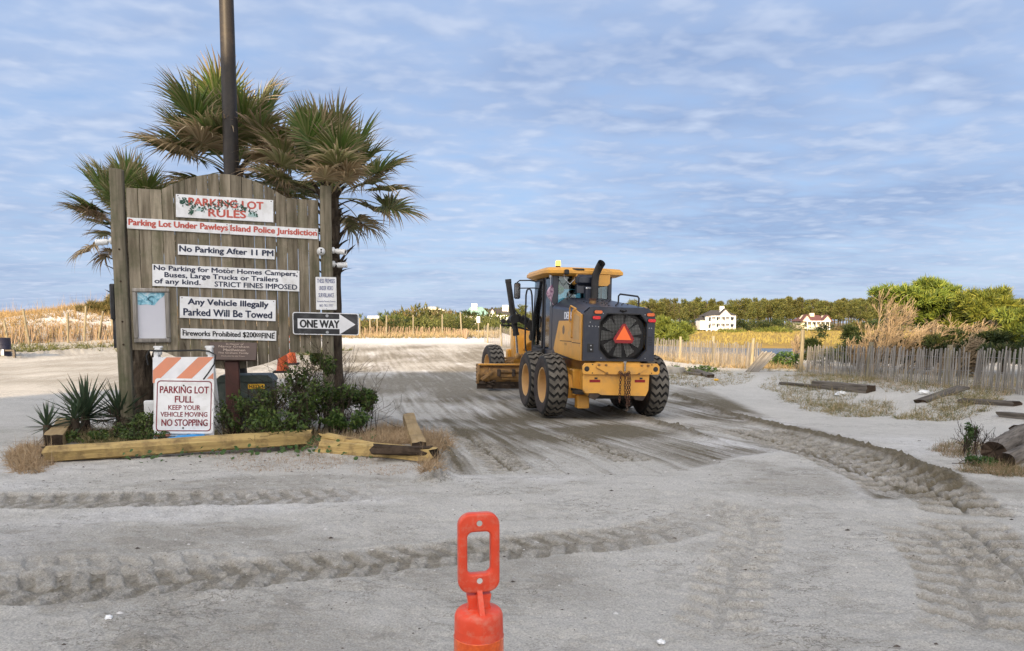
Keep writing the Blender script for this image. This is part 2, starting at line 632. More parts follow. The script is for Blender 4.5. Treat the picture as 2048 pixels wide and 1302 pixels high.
MT['leaf'] = leafmat('leaf')
MT['frond'] = leafmat('palm_leaf', 0.30, 0.42, 0.35)
MT['dry'] = leafmat('dry_stalks', 0.2, 0.7, 0.1)
MT['bark'] = pmat('bark', (0.10, 0.078, 0.055), (0.045, 0.034, 0.025), 6, 0.95, bump=1.0, bscale=18, stretch=(3, 3, 0.8), spec=0.1)
MT['bare'] = pmat('bleached_branch', (0.32, 0.245, 0.155), (0.22, 0.165, 0.105), 4, 0.9, bump=0.2, spec=0.1)
MT['twig'] = pmat('dark_twig', (0.06, 0.042, 0.032), (0.035, 0.026, 0.02), 6, 0.9, bump=0, spec=0.1)
# ------------------------------------------------------------------ the ground


def gpts(lst, z=0.0):
    return np.array([G(a, b2, z)[:2] for a, b2 in lst])


def polydist(x, y, pts):
    """signed distance to a polyline (+ to its left), the run along it, and how far it runs in all"""
    best = np.full(x.shape, 1e9)
    sg = np.zeros(x.shape)
    run = np.zeros(x.shape)
    acc = 0.0
    for (x0, y0), (x1, y1) in zip(pts[:-1], pts[1:]):
        dx, dy = x1 - x0, y1 - y0
        L = math.hypot(dx, dy)
        tt = ((x - x0) * dx + (y - y0) * dy) / L
        tc_ = np.clip(tt, 0, L)
        qx, qy = x - x0 - dx / L * tc_, y - y0 - dy / L * tc_
        d = np.hypot(qx, qy)
        k = d < best
        best = np.where(k, d, best)
        side = np.sign(dx * (y - y0) - dy * (x - x0))
        sg = np.where(k, side * d, sg)
        run = np.where(k, acc + tc_, run)
        acc += L
    return sg, run, acc


def smooth_line(pts, n=6):
    p = np.asarray(pts, float)
    q = np.vstack([2 * p[0] - p[1], p, 2 * p[-1] - p[-2]])
    out = []
    for i in range(1, len(q) - 2):
        for k in range(n):
            u = k / n
            a, b2, c2, d2 = q[i - 1], q[i], q[i + 1], q[i + 2]
            out.append(0.5 * (2 * b2 + (c2 - a) * u + (2 * a - 5 * b2 + 4 * c2 - d2) * u * u + (3 * b2 - a - 3 * c2 + d2) * u ** 3))
    out.append(q[-2])
    return np.array(out)


def inside(x, y, poly):
    r = np.zeros(x.shape, bool)
    K = len(poly)
    for i in range(K):
        x0, y0 = poly[i]
        x1, y1 = poly[(i + 1) % K]
        c = ((y0 > y) != (y1 > y)) & (x < (x1 - x0) * (y - y0) / (y1 - y0 + 1e-12) + x0)
        r ^= c
    return r


def polymask(x, y, poly, soft):
    poly = [tuple(p) for p in poly]
    d, _, _ = polydist(x, y, np.array(poly + [poly[0]]))
    d = np.abs(d)
    s = np.where(inside(x, y, poly), d, -d)
    return sst(-soft, soft, s)


def base_h(x, y):
    x, y = np.asarray(x, float), np.asarray(y, float)
    z = np.interp(y, [-50, 0, 7, 9, 12, 16, 22, 30, 45, 60, 68, 80, 100], [0, 0, 0, -.05, -.2, -.41, -.42, -.28, .2, .55, .5, -.1, -.5])
    zl = np.interp(y, [-50, 0, 12, 25, 40, 48, 60, 75, 100], [0, 0, 0, 0, .15, .9, 1.6, 1.3, .3])
    l = sst(-2.0, -8.6, x + 0.20 * y)
    z = z * (1 - l) + zl * l
    # the dune on the left
    r = np.exp(-((y - 56) / 9.0) ** 2) * sst(-11, -17, x + 0.12 * (y - 50))
    z = z + r * (0.75 + 0.9 * np.exp(-((x + 30.5) / 4.0) ** 2) + 0.5 * (fbm(x * .16, y * .16, 5) - .5))
    z = z + np.exp(-((y - 70) / 9.0) ** 2) * sst(-14, -2, x) * sst(4, -4, x) * 0.5
    # the right verge and the bank that falls to the marsh
    k = sst(8.2, 10.2, x + 0.10 * (y - 17)) * sst(6, 9, y) * (1 - sst(36, 48, y))
    z = z * (1 - k) + k * (-0.05 + np.interp(y, [0, 8, 16.7, 28, 40], [0.02, -.02, -.03, -.26, -.3]) + 0.10 * fbm(x * .5, y * .5, 3))
    mr = sst(39, 50, y - 0.0 * x) * sst(2.0, 9.0, x + 0.1 * (y - 30))
    z = z * (1 - mr) + mr * -1.15
    # beyond the creek and the marsh the far shore rises a little; far off it is all low land
    fs = sst(150, 190, y)
    z = z * (1 - fs) + fs * (-0.45 + 1.2 * sst(195, 260, y))
    ch = sst(76, 90, y) * (1 - sst(150, 175, y))
    z = z * (1 - ch) + ch * -1.0
    return z


BED = [(-5.75, 8.85), (-2.75, 9.95), (-2.55, 9.25), (-1.05, 8.72), (-1.22, 9.5), (-1.95, 13.6), (-3.2, 16.5), (-5.6, 15.6), (-6.35, 11.5)]
lot_poly = gpts([(690, 735), (800, 800), (872, 880), (858, 966), (1345, 963), (1482, 918), (1560, 905), (1640, 930), (1735, 1021), (1950, 1021), (1900, 965), (1790, 905), (1650, 850), (1520, 800), (1400, 752), (1200, 700), (700, 700)], -0.12)

T1 = smooth_line(gpts([(-400, 1000), (-100, 1002), (0, 1001), (300, 998), (600, 992), (860, 978)]))
T2 = smooth_line(gpts([(-500, 1215), (-100, 1190), (0, 1183), (250, 1165), (500, 1145), (700, 1127), (905, 1104), (1100, 1088), (1260, 1070), (1400, 1040), (1520, 985)]))
T2b = smooth_line(gpts([(-500, 1150), (-100, 1138), (0, 1132), (300, 1128), (540, 1119)]))
W1 = smooth_line(gpts([(1340, 765), (1450, 797), (1560, 836), (1690, 880), (1790, 920), (1890, 972), (1948, 1018), (1990, 1070)], -0.1))
W2 = smooth_line(gpts([(1205, 798), (1300, 833), (1390, 872), (1478, 915)], -0.25))
T3 = smooth_line(gpts([(1500, 836), (1620, 882), (1740, 932), (1840, 978), (1905, 1022), (1950, 1062)], -0.1))
T4 = smooth_line(gpts([(1440, 838), (1570, 890), (1680, 945), (1775, 990), (1810, 1022)], -0.15))
T5 = smooth_line(gpts([(900, 830), (950, 880), (990, 925), (1030, 966)], -0.15))
T6 = smooth_line(gpts([(1890, 1026), (1960, 1075), (2020, 1130), (2090, 1215)]))
T6b = smooth_line(gpts([(1800, 1040), (1880, 1100), (1940, 1180), (1960, 1300)]))
T7 = smooth_line(gpts([(1120, 860), (1190, 900), (1280, 948)], -0.2))
T8 = smooth_line(gpts([(1340, 1000), (1500, 1030), (1480, 1120), (1420, 1310)]))
T9 = smooth_line(gpts([(690, 760), (760, 800), (800, 850), (840, 905)], -0.05))


def relief(x, y):
    """height that wheels, blade and feet left, and the sand tone: churned, wet, with relief shade painted in"""
    z = np.zeros(x.shape)
    damp = np.zeros(x.shape)
    pale = np.zeros(x.shape)
    clod = (np.abs(fbm(x * 13, y * 13, 11, 4, .6) - .5) * 1.8 - .22)
    clod2 = (fbm(x * 30, y * 30, 12, 2, .7) - .5)
    wob = (fbm(x * 3, y * 3, 31, 2) - .5)
    lot = polymask(x, y, lot_poly, 0.16)
    hx, hy = math.sin(R_(12)), math.cos(R_(12))
    al, ac = x * -hx + y * hy, x * hy + y * hx
    streak = fbm(ac * 9 + .6 * vnoise(al * .4, ac, 40), al * 0.35, 41, 4, .68)
    blot = fbm(x * .55, y * .4, 44, 3)
    z += lot * (-0.035 + (streak - .5) * 0.035 * (1 - .7 * sst(16, 24, y)) + clod2 * 0.014 + clod * .016)
    damp += lot * np.clip(0.62 + 1.7 * (streak - .48) + 2.4 * (blot - .5), .08, 1) * (1 - .6 * sst(18, 26, y))
    pale += lot * sst(.56, .70, fbm(ac * 1.1, al * .25, 47, 3)) * .75

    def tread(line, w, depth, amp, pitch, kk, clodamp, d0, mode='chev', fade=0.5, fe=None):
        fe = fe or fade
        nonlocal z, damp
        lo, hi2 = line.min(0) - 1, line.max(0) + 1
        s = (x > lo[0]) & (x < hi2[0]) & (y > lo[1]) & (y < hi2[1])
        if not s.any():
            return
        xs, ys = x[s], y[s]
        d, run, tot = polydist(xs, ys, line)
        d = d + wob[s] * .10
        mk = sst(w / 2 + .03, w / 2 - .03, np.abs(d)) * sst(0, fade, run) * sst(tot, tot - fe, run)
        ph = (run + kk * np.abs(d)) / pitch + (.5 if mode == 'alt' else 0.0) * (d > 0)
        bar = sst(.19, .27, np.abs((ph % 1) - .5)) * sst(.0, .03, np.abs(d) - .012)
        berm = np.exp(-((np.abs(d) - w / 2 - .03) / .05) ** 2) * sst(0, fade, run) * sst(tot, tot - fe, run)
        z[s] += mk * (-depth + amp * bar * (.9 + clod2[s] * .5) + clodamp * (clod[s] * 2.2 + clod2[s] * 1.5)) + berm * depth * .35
        damp[s] = np.maximum(damp[s], mk * np.clip(d0 * (1.0 - (.55 if clodamp < .008 else .40) * bar) + min(1, clodamp / .02) * (clod[s] * .9 + clod2[s] * .5), 0, 1))  # relief shade put into the sand colour: grooves and clods darker, bars paler

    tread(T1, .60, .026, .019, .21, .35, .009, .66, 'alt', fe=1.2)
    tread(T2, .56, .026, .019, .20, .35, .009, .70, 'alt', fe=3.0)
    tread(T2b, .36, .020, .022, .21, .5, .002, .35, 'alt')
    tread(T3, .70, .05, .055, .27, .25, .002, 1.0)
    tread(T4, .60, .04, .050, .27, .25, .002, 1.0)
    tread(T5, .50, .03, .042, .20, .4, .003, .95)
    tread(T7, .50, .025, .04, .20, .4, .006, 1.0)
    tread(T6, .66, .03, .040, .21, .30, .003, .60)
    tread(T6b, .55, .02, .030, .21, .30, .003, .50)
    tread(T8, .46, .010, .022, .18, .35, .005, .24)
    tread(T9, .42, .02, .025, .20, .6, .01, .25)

    def windrow(line, w, h, d0):
        nonlocal z, damp
        d, run, tot = polydist(x, y, line)
        d = d + wob * .16
        k = np.exp(-(d / w) ** 2) * sst(0, .6, run) * sst(tot + .02, tot - 2.4, run)
        z += k * (h + clod * h * .8 + clod2 * h * .6)
        damp = np.maximum(damp, np.clip(k * 1.5, 0, 1) * (d0 + clod * .5))
    windrow(W1, .15, .095, 1.0)
    windrow(W2, .13, .09, .9)
    # the loose roll of earth where the scraped lot ends at the kerb corner
    d, run, tot = polydist(x, y, gpts([(880, 850), (895, 905), (868, 962)], -.02))
    k = np.exp(-(d / .16) ** 2)
    z += k * (.05 + clod * .16)
    damp = np.maximum(damp, k * .6)
    # far windrows of turned earth on the left
    for ln, hh in (([(-200, 722), (0, 716), (120, 708), (300, 700)], .22), ([(-200, 694), (60, 690), (240, 683)], .15)):
        d, run, tot = polydist(x, y, gpts(ln, .1))
        k = np.exp(-(d / .55) ** 2)
        z += k * (hh + clod * .2)
        damp = np.maximum(damp, k * (.55 + clod))
    # far lot: reddish turned sand
    far = sst(17, 21, y) * (1 - sst(46, 50, y)) * sst(5.0, 3.0, x) * sst(-45, -35, x) * (1 - .45 * sst(-7, -12, x))
    damp = np.maximum(damp, far * np.clip(.55 + 1.0 * (streak - .5) + (blot - .5) * 1.4, 0, .8) * sst(50, 44, y))
    pale += sst(44, 52, y) * (1 - sst(66, 72, y)) * .9
    # foreground: faint drag lines, footprints, damper patches
    fg = (1 - lot) * sst(14, 9, y)
    z += fg * ((fbm(x * .9 - y * .25, y * 7 + x * 1.2, 61, 3) - .5) * .010 + clod2 * .012 + (np.abs(fbm(x * 3.0, y * 3.6, 66, 4, .6) - .5) - .15) * .045 + (fbm(x * 2.2, y * 2.2, 62, 2) - .5) * .02)
    damp = np.maximum(damp, fg * np.clip((fbm(x * .7 + 3, y * 1.1, 63, 4) - .49) * 1.8, 0, .30) + fg * .16 * sst(.56, .66, fbm(x * 3.1, y * 5.0, 65, 4, .62)))
    pale += fg * np.clip((fbm(x * .5 + 9, y * .9, 64, 4) - .52) * 2.5, 0, .6)
    # the bed
    bed = polymask(x, y, BED, .12)
    z = z * (1 - bed) + bed * (.07 + .06 * fbm(x * 2, y * 2, 71, 3))
    damp = damp * (1 - bed) + bed * (.25 + .4 * fbm(x * 3, y * 3, 72, 3))
    return z, np.clip(damp, 0, 1), np.clip(pale, 0, 1)


def ground_z(x, y):
    xa, ya = np.atleast_1d(np.asarray(x, float)), np.atleast_1d(np.asarray(y, float))
    z = base_h(xa, ya) + relief(xa, ya)[0]
    return z if np.ndim(x) else float(z[0])


def smoothz(x, y):
    return float(base_h(np.array([x]), np.array([y]))[0])


rad = [0.05, 0.4, 0.8, 1.2, 1.5, 1.75]
r = 1.9
while r < 36:
    rad.append(r)
    r *= 1.0037
while r < 240:
    rad.append(r)
    r *= 1.022
while r < 9000:
    rad.append(r)
    r *= 1.35
rad = np.array(rad)
ang = np.concatenate([np.linspace(-180, -46, 24, endpoint=False), np.linspace(-46, -40.5, 12, endpoint=False), np.linspace(-40.5, 40.5, 740, endpoint=False), np.linspace(40.5, 46, 12, endpoint=False), np.linspace(46, 180, 24, endpoint=False)])
ra = np.radians(ang)
RR, AA = np.meshgrid(rad, ra, indexing='ij')
X, Y = RR * np.sin(AA), RR * np.cos(AA)
nr, na = X.shape
Zb = base_h(X, Y)
zr, damp, pale = relief(X.ravel(), Y.ravel())
near = (RR.ravel() < 130)
Z = Zb.ravel() + np.where(near, zr, 0)
V = np.stack([X.ravel(), Y.ravel(), Z], 1)
V = np.vstack([V, [[0, 0, 0]]])
i0 = (np.arange(nr - 1)[:, None] * na + np.arange(na)[None, :]).ravel()
i1 = (np.arange(nr - 1)[:, None] * na + (np.arange(na)[None, :] + 1) % na).ravel()
Q = np.stack([i0, i0 + na, i1 + na, i1], 1)
cols = np.zeros((len(V), 3), np.float32)
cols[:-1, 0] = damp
cols[:-1, 1] = pale
yy, xx = Y.ravel(), X.ravel()
veg = np.maximum(sst(80, 100, yy), sst(64, 70, yy) * .8)
veg = np.maximum(veg, sst(9, 11, xx + .1 * (yy - 17)) * sst(9, 12, yy) * .25)
cols[:-1, 2] = np.where(yy < -3, .2, veg)

m, t, b = new_mat('sandy_ground')
at = N(t, 'ShaderNodeAttribute', attribute_name='Col')
sp = N(t, 'ShaderNodeSeparateColor')
t.links.new(at.outputs['Color'], sp.inputs[0])
v = coords(t, (1, 1, 1), 'Object', False)
n1 = noise(t, v, 1.3, 6, 0.62)
n2 = noise(t, v, 9, 5, 0.6)
n3 = noise(t, v, 85, 6, 0.8)
light = ramp(t, n1, [(0.3, (0.530, 0.502, 0.447)), (0.7, (0.455, 0.430, 0.380))])
light = mixc(t, sp.outputs[1], light, (0.68, 0.66, 0.63))
damp_shade_f = math_n(t, 'ADD', sp.outputs[0], math_n(t, 'MULTIPLY', math_n(t, 'SUBTRACT', n2, 0.5), 0.5), True)
col = mixc(t, damp_shade_f, light, (0.140, 0.117, 0.078))
col = mixc(t, math_n(t, 'MULTIPLY', sp.outputs[2], 0.75), col, (0.13, 0.105, 0.05))
col = mixc(t, 0.9, col, ramp(t, n3, [(0.30, 0.25), (0.5, 0.5), (0.70, 0.75)]), 'OVERLAY')
# thin broken edges of the dried crust
cr = math_n(t, 'ABSOLUTE', math_n(t, 'SUBTRACT', noise(t, coords(t, (1.0, 1.7, 1), 'Object', False), 3.4, 7, 0.68, 0.4), 0.5))
crack = ramp(t, cr, [(0.004, 1.0), (0.016, 0.0)])
crm = ramp(t, noise(t, v, 0.9, 3), [(0.46, 0.0), (0.62, 1.0)])
crack = math_n(t, 'MULTIPLY', crack, crm)
col = mixc(t, math_n(t, 'MULTIPLY', crack, 0.75), col, (0.13, 0.115, 0.09))
vo = N(t, 'ShaderNodeTexVoronoi')
vo.inputs['Scale'].default_value = 46
t.links.new(v, vo.inputs['Vector'])
speck = math_n(t, 'MULTIPLY', math_n(t, 'LESS_THAN', vo.outputs['Distance'], 0.16), math_n(t, 'GREATER_THAN', noise(t, v, 33, 1), 0.62))
col = mixc(t, math_n(t, 'MULTIPLY', speck, 0.8), col, (0.62, 0.60, 0.57))
vo2 = N(t, 'ShaderNodeTexVoronoi')
vo2.inputs['Scale'].default_value = 23
t.links.new(v, vo2.inputs['Vector'])
sp2 = math_n(t, 'MULTIPLY', math_n(t, 'LESS_THAN', vo2.outputs['Distance'], 0.14), math_n(t, 'GREATER_THAN', noise(t, v, 17, 1), 0.63))
col = mixc(t, math_n(t, 'MULTIPLY', sp2, 0.8), col, (0.07, 0.055, 0.04))
t.links.new(col, b.inputs['Base Color'])
b.inputs['Roughness'].default_value = 0.95
b.inputs['Specular IOR Level'].default_value = 0.15
bp = N(t, 'ShaderNodeBump')
bp.inputs['Strength'].default_value = 0.9
bp.inputs['Distance'].default_value = 0.05
hgt = math_n(t, 'ADD', math_n(t, 'MULTIPLY', noise(t, v, 38, 8, 0.75), 0.5), math_n(t, 'MULTIPLY', noise(t, v, 7, 6, 0.6), 0.65))
t.links.new(hgt, bp.inputs['Height'])
t.links.new(bp.outputs[0], b.inputs['Normal'])
MT['sand'] = m
# centre fan closed with triangles stored as quads of a degenerate ring is avoided: the ring starts 5 cm from the eye's foot
gme = fast_mesh('ground', V[:-1], Q[:, ::-1], m, cols[:-1], smooth=True)
tag(link('ground', gme), kind='structure')

# creek water
m, t, b = new_mat('creek_water')
b.inputs['Base Color'].default_value = (0.03, 0.05, 0.07, 1)
b.inputs['Roughness'].default_value = 0.2
bp = N(t, 'ShaderNodeBump')
bp.inputs['Strength'].default_value = 1.0
bp.inputs['Distance'].default_value = 0.25
t.links.new(noise(t, coords(t, (1, 1, 1), 'Object', False), 1.2, 5), bp.inputs['Height'])
t.links.new(bp.outputs[0], b.inputs['Normal'])
wm = MB()
wm.add([(-70, 40, -.55), (120, 40, -.55), (120, 185, -.55), (-70, 185, -.55)], [(0, 1, 2, 3)])
tag(wm.build('creek_water', m), kind='structure')

# marsh flats: a low mat of cordgrass beyond the creek
MT['marsh'] = pmat('marsh_mat', (0.30, 0.20, 0.06), (0.20, 0.15, 0.06), 0.35, 0.95, bump=0.6, bscale=4, spec=0.05, dirt=(0.33, 0.24, 0.08), dirt_amt=0.7, dscale=0.12)
nx_, ny_ = 90, 40
mx = np.linspace(-4, 110, nx_)
my = np.linspace(0, 1, ny_)
MX, MY = np.meshgrid(mx, my, indexing='ij')
y0 = 63 + 4 * (fbm(MX * .06, MX * 0, 81, 2) - .5) + np.maximum(0, 18 - MX) * 1.6
Yq = y0 + MY * (176 - y0)
Zq = -.62 + .34 * sst(0, .04, MY) + .12 * (fbm(MX * .2, Yq * .2, 82, 3) - .5)
idx = np.arange(nx_ * ny_).reshape(nx_, ny_)
Qm = np.stack([idx[:-1, :-1].ravel(), idx[1:, :-1].ravel(), idx[1:, 1:].ravel(), idx[:-1, 1:].ravel()], 1)
tag(link('marsh', fast_mesh('marsh', np.stack([MX.ravel(), Yq.ravel(), Zq.ravel()], 1), Qm, MT['marsh'], smooth=True)), kind='structure')

# ------------------------------------------------------------------ the house row behind the camera that shades the near lot
MT['siding'] = pmat('white_siding', (0.78, 0.77, 0.75), (0.72, 0.71, 0.69), 2, 0.8, bump=0.2, stretch=(1, 1, 8))
MT['shingle_roof'] = pmat('grey_shingle', (0.13, 0.125, 0.12), (0.09, 0.085, 0.08), 6, 0.9, bump=0.4)
MT['pane'] = pmat('window_pane', (0.03, 0.04, 0.05), (0.05, 0.06, 0.07), 2, 0.08, bump=0)
MT['house_white'] = pmat('white_house_paint', (0.80, 0.79, 0.77), (0.74, 0.73, 0.71), 1.5, 0.6, bump=0.05)


def beach_house(name, x0, x1, y0, y1, h, label):
    o = empty(name, ((x0 + x1) / 2, (y0 + y1) / 2, 0), 0, label, 'building')
    w, d = x1 - x0, y1 - y0
    wb = MB()
    wb.box((0, 0, 1.2 + (h - 1.2) / 2), (w, d, h - 1.2))
    wb.build('wall', MT['siding'], o)
    rb = MB()
    rb.box((0, 0, h + .12), (w + .8, d + .8, .24), bev=.05)
    rb.box((0, 0, h + .34), (w - .4, d - .4, .2))
    rb.build('roof', MT['shingle_roof'], o)
    for i in range(int(w // 3.2)):
        for k in range(int((h - 2) // 2.9)):
            x = -w / 2 + 1.6 + i * 3.2
            z = 2.9 + k * 2.9
            f = MB()
            f.box((x, d / 2 + .03, z), (1.3, .08, 1.5), bev=.02)
            fo = f.build('window', MT['house_white'], o)
            g = MB()
            g.box((x, d / 2 + .075, z), (1.12, .02, 1.32))
            g.build('pane', MT['pane'], fo)
    for sx in np.linspace(-w / 2 + .4, w / 2 - .4, max(3, int(w // 4))):
        for sy in (-d / 2 + .4, d / 2 - .4):
            p = MB()
            p.box((sx, sy, .6), (.35, .35, 1.24))
            p.build('pile', MT['post'], o)
    return o


beach_house('apartment_block', -48, -27.3, -46, -35, 17.3, 'white flat roofed apartment block behind the camera, lower than its tall neighbour')
beach_house('apartment_block', -26.7, 12, -46, -35, 21.7, 'tall white flat roofed apartment block behind the camera')
# ------------------------------------------------------------------ lettering
_tc = {}


def text_data(s, bold=0.0):
    k = (s, bold)
    if k not in _tc:
        cu = bpy.data.curves.new('tmp_text', 'FONT')
        cu.body = s
        cu.resolution_u = 3
        cu.offset = bold
        cu.size = 1.0
        ob = bpy.data.objects.new('tmp_text', cu)
        me = bpy.data.meshes.new_from_object(ob)
        V = np.array([v.co[:] for v in me.vertices])
        fs = [tuple(p.vertices) for p in me.polygons]
        bpy.data.objects.remove(ob)
        bpy.data.meshes.remove(me)
        bpy.data.curves.remove(cu)
        lo, hi = V.min(0), V.max(0)
        V = (V - lo) / np.maximum(hi - lo, 1e-6)
        _tc[k] = (V[:, :2], fs)
    return _tc[k]


def letters(mb, s, x0, z0, w, h, y, bold=0.012, mat=0, italic=0.0):
    """fills the rectangle (x0,z0)-(x0+w,z0+h) on the plane y, facing -y"""
    V, fs = text_data(s, 0.0)
    e = bold * h * 3.0      # stroke weight: the word laid over itself a hair apart
    offs = [(0, 0)] if e <= 0 else [(-e, 0), (e, 0), (0, e * .7), (0, -e * .7)]
    for k, (dx, dz) in enumerate(offs):
        mb.add([(x0 + dx + a * w, y - k * 5e-5, z0 + dz + b2 * h) for a, b2 in V], fs, mat)


# ------------------------------------------------------------------ the rules board
SO = np.array([-5.375, 10.45, 0.0])
SA = math.atan2(0.27804, 0.96057)
board = empty('notice_board', tuple(SO), SA, 'big weathered timber board of parking rules between two thick posts', 'notice board')
zof = lambda u, z: z - 0.15 - 0.0 * u


def post_mesh(w, d, z0, z1, lean, seed):
    r_ = np.random.default_rng(seed)
    mb = MB()
    K = 9
    vs, fs = [], []
    for i in range(K):
        z = z0 + (z1 - z0) * i / (K - 1)
        o = lean * (z - z0)
        j = r_.normal(0, .003, 4)
        e = .012
        pr = [(-w / 2 + e, -d / 2), (w / 2 - e, -d / 2), (w / 2, -d / 2 + e), (w / 2, d / 2 - e), (w / 2 - e, d / 2), (-w / 2 + e, d / 2), (-w / 2, d / 2 - e), (-w / 2, -d / 2 + e)]
        dz = [0.0] * 8
        if i == K - 1:
            dz = list(r_.uniform(-.035, .01, 8))
        for k, (a, b2) in enumerate(pr):
            vs.append((a + o + j[0], b2 + j[1], z + dz[k]))
    for i in range(K - 1):
        for k in range(8):
            fs.append((i * 8 + k, i * 8 + (k + 1) % 8, (i + 1) * 8 + (k + 1) % 8, (i + 1) * 8 + k))
    fs.append(tuple((K - 1) * 8 + k for k in range(8)))
    mb.add(vs, fs)
    return mb


post_mesh(.165, .16, -.1, 3.73, -.003, 1).build('post', MT['post'], board, (-.085, .03, 0), ang=60)
post_mesh(.165, .15, -.1, 3.64, .004, 2).build('post', MT['post'], board, (2.695, .03, 0), ang=60)


def top_z(u):
    z = 3.475 - .022 * u
    if .46 < u < 2.16:
        z += .285 * math.sin(math.pi * (u - .46) / 1.70) ** .9
    return z


def bot_z(u):
    z = 1.225 - .028 * u
    if .42 < u < 2.14:
        z -= .26 * math.sin(math.pi * (u - .42) / 1.72) ** .8
    return z


NP_ = 17
rs = np.random.default_rng(5)
edges = np.linspace(.012, 2.60, NP_ + 1)
for i in range(NP_):
    g = rs.uniform(.003, .007)
    u0, u1 = edges[i] + g / 2, edges[i + 1] - g / 2
    lean = rs.normal(0, .0012)
    th = .022
    yo = rs.uniform(-.004, .004)
    vs, fs = [], []
    um = (u0 + u1) / 2
    for (u, cut) in ((u0, 0), (u0 + .004, 1), (u1 - .004, 1), (u1, 0)):
        y = yo + (0 if cut else .004)
        for z in (bot_z(u), (bot_z(u) + top_z(u)) / 2, top_z(u)):
            vs.append((u + lean * (z - 2.3), y, z))
    for (u) in (u1, u0):
        for z in (bot_z(u), (bot_z(u) + top_z(u)) / 2, top_z(u)):
            vs.append((u + lean * (z - 2.3), yo + th, z))
    for a in range(6):
        b2 = (a + 1) % 6
        for k in range(2):
            fs.append((a * 3 + k, b2 * 3 + k, b2 * 3 + k + 1, a * 3 + k + 1))
    fs.append(tuple(a * 3 for a in range(6)))
    fs.append(tuple(a * 3 + 2 for a in range(6))[::-1])
    mb = MB()
    mb.add(vs, fs)
    # origin at the plank so that each board has its own grain
    o = mb.build('plank', MT['wood'], board, smooth=False)
for z in (1.50, 3.15):
    rb = MB()
    rb.box((1.305, .062, z), (2.58, .04, .13), (0, R_(1.3), 0), bev=.004)
    rb.build('rail', MT['post'], board)


def plate(name, u0, z0t, u1, z1t, h, parent, th=.02, y=-.012, mat='white', label=None):
    """flat sign plate whose top edge runs from (u0,z0t) to (u1,z1t); returns (object, width)"""
    z0t, z1t = z0t - .15, z1t - .15
    w = math.hypot(u1 - u0, z1t - z0t)
    mb = MB()
    mb.box((w / 2, 0, -h / 2), (w, th, h), bev=.003)
    o = mb.build(name, [MT[mat], MT['white_edge']], parent, (u0, y, z0t), (0, -math.atan2(z1t - z0t, u1 - u0), 0))
    if label:
        o['label'] = label
    for sx in ((.03, w - .03) if w < 1.4 else (.03, w / 2, w - .03)):
        mb = MB()
        mb.cyl((sx, -th / 2 - .0005, -.02), (sx, -th / 2 - .004, -.02), .008, n=7)
        mb.build('screw', MT['endgrain'], o)
    return o, w


def print_on(o, rows, mat, y=-.0125, bold=.012):
    for (s, x0, z0, w, h) in rows:
        mb = MB()
        letters(mb, s, x0, z0, w, h, y, bold)
        mb.build('lettering', MT[mat], o, smooth=False)


# 1 heading with its painted vine and shells
o, w = plate('sign_panel', .655, 3.565, 1.965, 3.538, .32, board, label='white heading plate with red letters under painted green leaves')
print_on(o, [('PARKING LOT', .17, -.145, 1.0, .105), ('RULES', .43, -.285, .50, .105)], 'red_print', bold=.02)
MT['paint_leaf'] = pmat('painted_leaf_green', (0.012, 0.055, 0.034), (0.03, 0.085, 0.055), 60, 0.6, bump=0)
MT['paint_shell'] = pmat('painted_shell', (0.45, 0.58, 0.55), (0.25, 0.45, 0.42), 40, 0.6, bump=0)
mb = MB()
for k in range(260):
    tt = rs.uniform(0, 1)
    x = .09 + tt * 1.0
    z = -.09 - .10 * tt - .05 * math.sin(tt * 7) + rs.normal(0, .035)
    if k < 34:
        x, z = .10 + rs.normal(0, .035), -.09 + rs.normal(0, .022)
    if k > 232:
        x, z = .2 + rs.normal(0, .02), -.235 + rs.normal(0, .02)
    z = min(-.015, max(-.30, z))
    r1 = rs.uniform(.006, .017)
    a0 = rs.uniform(0, 6.28)
    n = 6
    mb.add([(x + r1 * (1 if q % 2 else .75) * math.cos(a0 + q * 1.047), -.0135 - k * 1e-5, z + r1 * (1 if q % 2 else .75) * math.sin(a0 + q * 1.047)) for q in range(n)], [tuple(range(n))])
mb.build('painted_vine', MT['paint_leaf'], o, smooth=False)
for cx, cz, r1 in ((1.02, -.235, .066), (.31, -.20, .045)):
    mb = MB()
    n = 9
    for q in range(n):
        a0, a1 = math.pi * (q + .12) / n, math.pi * (q + .88) / n
        mb.add([(cx, -.0137, cz - r1 * .4), (cx + r1 * math.cos(a0), -.0137, cz - r1 * .4 + r1 * math.sin(a0) * 1.1), (cx + r1 * math.cos(a1), -.0137, cz - r1 * .4 + r1 * math.sin(a1) * 1.1)], [(0, 1, 2)])
    mb.build('painted_shell', MT['paint_shell'], o, smooth=False)
# 2 long strip in two lengths
o, w = plate('sign_panel', .02, 3.215, 1.352, 3.18, .152, board, label='long white strip with red letters, its left half')
print_on(o, [('Parking Lot Under Pawleys', .022, -.128, 1.29, .108)], 'red_print', bold=.017)
o, w = plate('sign_panel', 1.355, 3.18, 2.587, 3.147, .154, board, label='long white strip with red letters, its right half')
print_on(o, [('Island Police Jurisdiction', .015, -.13, 1.20, .108)], 'red_print', bold=.017)
o, w = plate('sign_panel', .66, 2.869, 1.967, 2.831, .15, board, label='white plate with the closing hour in dark letters')
print_on(o, [('No Parking After 11 PM', .022, -.128, 1.265, .105)], 'navy_print', bold=.016)
o, w = plate('sign_panel', .318, 2.581, 2.31, 2.524, .307, board, label='large white plate with three lines of dark letters')
print_on(o, [('No Parking for Motor Homes Campers,', .022, -.103, 1.94, .088), ('Buses, Large Trucks or Trailers', .16, -.196, 1.53, .088), ('of any kind.', .03, -.288, .60, .088), ('STRICT FINES IMPOSED', .82, -.280, 1.14, .072)], 'navy_print', bold=.014)
